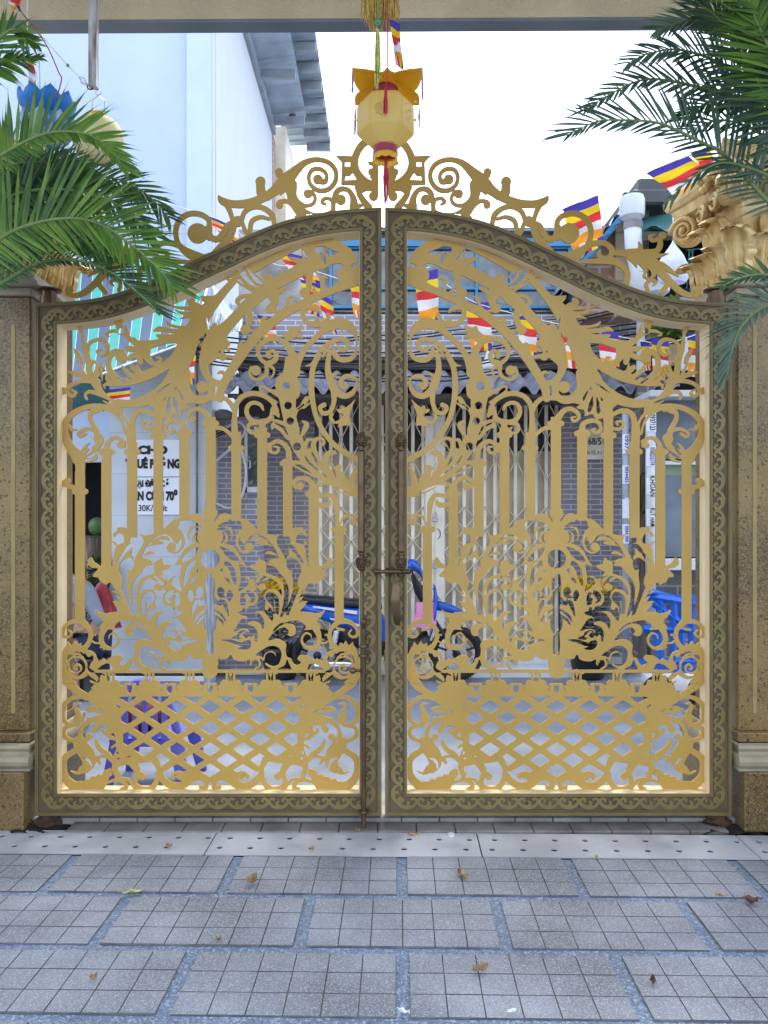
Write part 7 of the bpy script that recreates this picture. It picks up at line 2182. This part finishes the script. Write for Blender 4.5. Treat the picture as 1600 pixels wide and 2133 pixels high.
b = MB(); blob(b, pp(119, 1186), .105, (1.0, 1.0, .95), 2, amp=.03); b.build('hair', M['hair'], pt, smooth=True)
for s, tx in (('CALIFORNIA', (181, 1258)),):
    v = Vector(pp(*tx)); v.y -= .150
    text_mesh(s, .062, M['ink'], 'shirt_lettering', shirt, v, rot=(R(90), R(58), 0), squash=1.0, bold=.0008, ext=.006)
v = Vector(pp(152, 1275)); v.y -= .155
b = MB(); b.lathe(Vector((hip[0], hip[1], 0)), [(.15, 0), (.14, .02), (.13, .30), (.15, .34), (.14, .36)], 18); o = b.build('stool', M['black_plastic'], None, autosmooth=40); tag(o, 'low dark round stool under the person in the shop', 'stool')

# ------------------------------------------------------------------ litter on the paving
M['dry_leaf'] = mat('dry_brown_leaf', (.34, .22, .10), .7, 0, .3, 30, .3, 80); M['green_leaf'] = mat('yellowing_leaf', (.42, .42, .16), .6, 0, .25, 20, .2, 80); M['dark_leaf'] = mat('dark_red_leaf', (.13, .055, .035), .7, 0, .3, 20)
def dead_leaf(px, py, ln, wd, ang, curl, m, label, seed):
    rn = random.Random(seed)
    d = 2460 / (py - 1095); c = P(px, py, d); c.z = .013
    a = R(ang); L_, S_ = Vector((math.cos(a), math.sin(a), 0)), Vector((-math.sin(a), math.cos(a), 0))
    ph = rn.uniform(0, 6)
    def f(u, v, o=0.0):
        s = u - .5
        w_ = wd * math.sin(min(1, .04 + v * .96) * math.pi) ** .8
        return c + L_ * (v - .5) * ln + S_ * s * w_ + Vector((0, 0, curl * (4 * s * s * .7 + (v - .5) ** 2 * 2.2) + .004 * math.sin(v * 9 + ph + s * 6) + .004 - o))
    b = MB(); b.grid(lambda u, v: f(u, v), 8, 14); b.grid(lambda u, v: f(1 - u, v, .0012), 8, 14)
    b.tube([f(.5, 0), f(.5, 0) - L_ * ln * .18], .0012, 4)
    tag(b.build('fallen_leaf', m, None, fix=False, smooth=True), label, 'leaf', 'fallen leaves on the paving')
dead_leaf(277, 1866, .085, .022, 18, .004, M['green_leaf'], 'long yellow-green leaf lying on a paving joint at the left', 1)
dead_leaf(525, 1846, .060, .045, 60, .028, M['dry_leaf'], 'crumpled brown leaf left of the centre tile in the first row', 2)
dead_leaf(352, 1772, .030, .026, 20, .016, M['dry_leaf'], 'small curled tan leaf on the drain slab at the left', 3)
dead_leaf(651, 1777, .018, .018, 70, .010, M['dry_leaf'], 'tiny tan leaf scrap near the middle of the drain slabs', 4)
dead_leaf(963, 1832, .075, .030, 118, .014, M['dry_leaf'], 'pointed pale brown leaf on the first tile row right of centre', 5)
dead_leaf(1001, 2031, .055, .028, 16, .018, M['dry_leaf'], 'rolled brown leaf on the front tile right of centre', 6)
dead_leaf(195, 2048, .024, .022, 40, .012, M['dry_leaf'], 'small dry leaf on the front tile at far left', 7)
dead_leaf(1565, 1888, .050, .040, -20, .020, M['dark_leaf'], 'dark red crumpled leaf near the right edge', 8)
dead_leaf(1360, 2055, .032, .020, 70, .010, M['dark_leaf'], 'small blackish leaf on the front tile at the right', 9)
dead_leaf(455, 1967, .018, .014, 10, .008, M['dry_leaf'], 'tiny leaf scrap on the joint left of centre', 10)
dead_leaf(860, 1745, .055, .012, 4, .004, M['dry_leaf'], 'narrow tan leaf against the threshold right of centre', 11)
dead_leaf(745, 1738, .022, .014, 160, .008, M['dry_leaf'], 'tan leaf scrap against the threshold left of centre', 12)
dead_leaf(1243, 1793, .018, .014, 30, .008, M['green_leaf'], 'small yellow scrap at the edge of the drain slab', 13)
dead_leaf(1500, 1873, .035, .007, -28, .003, M['dry_leaf'], 'thin dry stalk-like leaf on the joint at the right', 14)
dead_leaf(1067, 2117, .026, .010, 14, .003, M['paper'], 'white feather-like petal at the bottom right of centre', 15)
dead_leaf(842, 2118, .036, .012, -22, .004, M['paper'], 'torn white scrap at the bottom beside the centre joint', 16)
b = MB(); c = P(940, 1745, 2460 / 650); c.z = .0085
b.lathe(c, [(.0165, 0), (.0165, .009), (.0145, .012), (.004, .0125)], 20); tag(b.build('bottle_cap', M['pvc'], None, autosmooth=40), 'white plastic bottle cap on the drain slab edge', 'bottle cap')
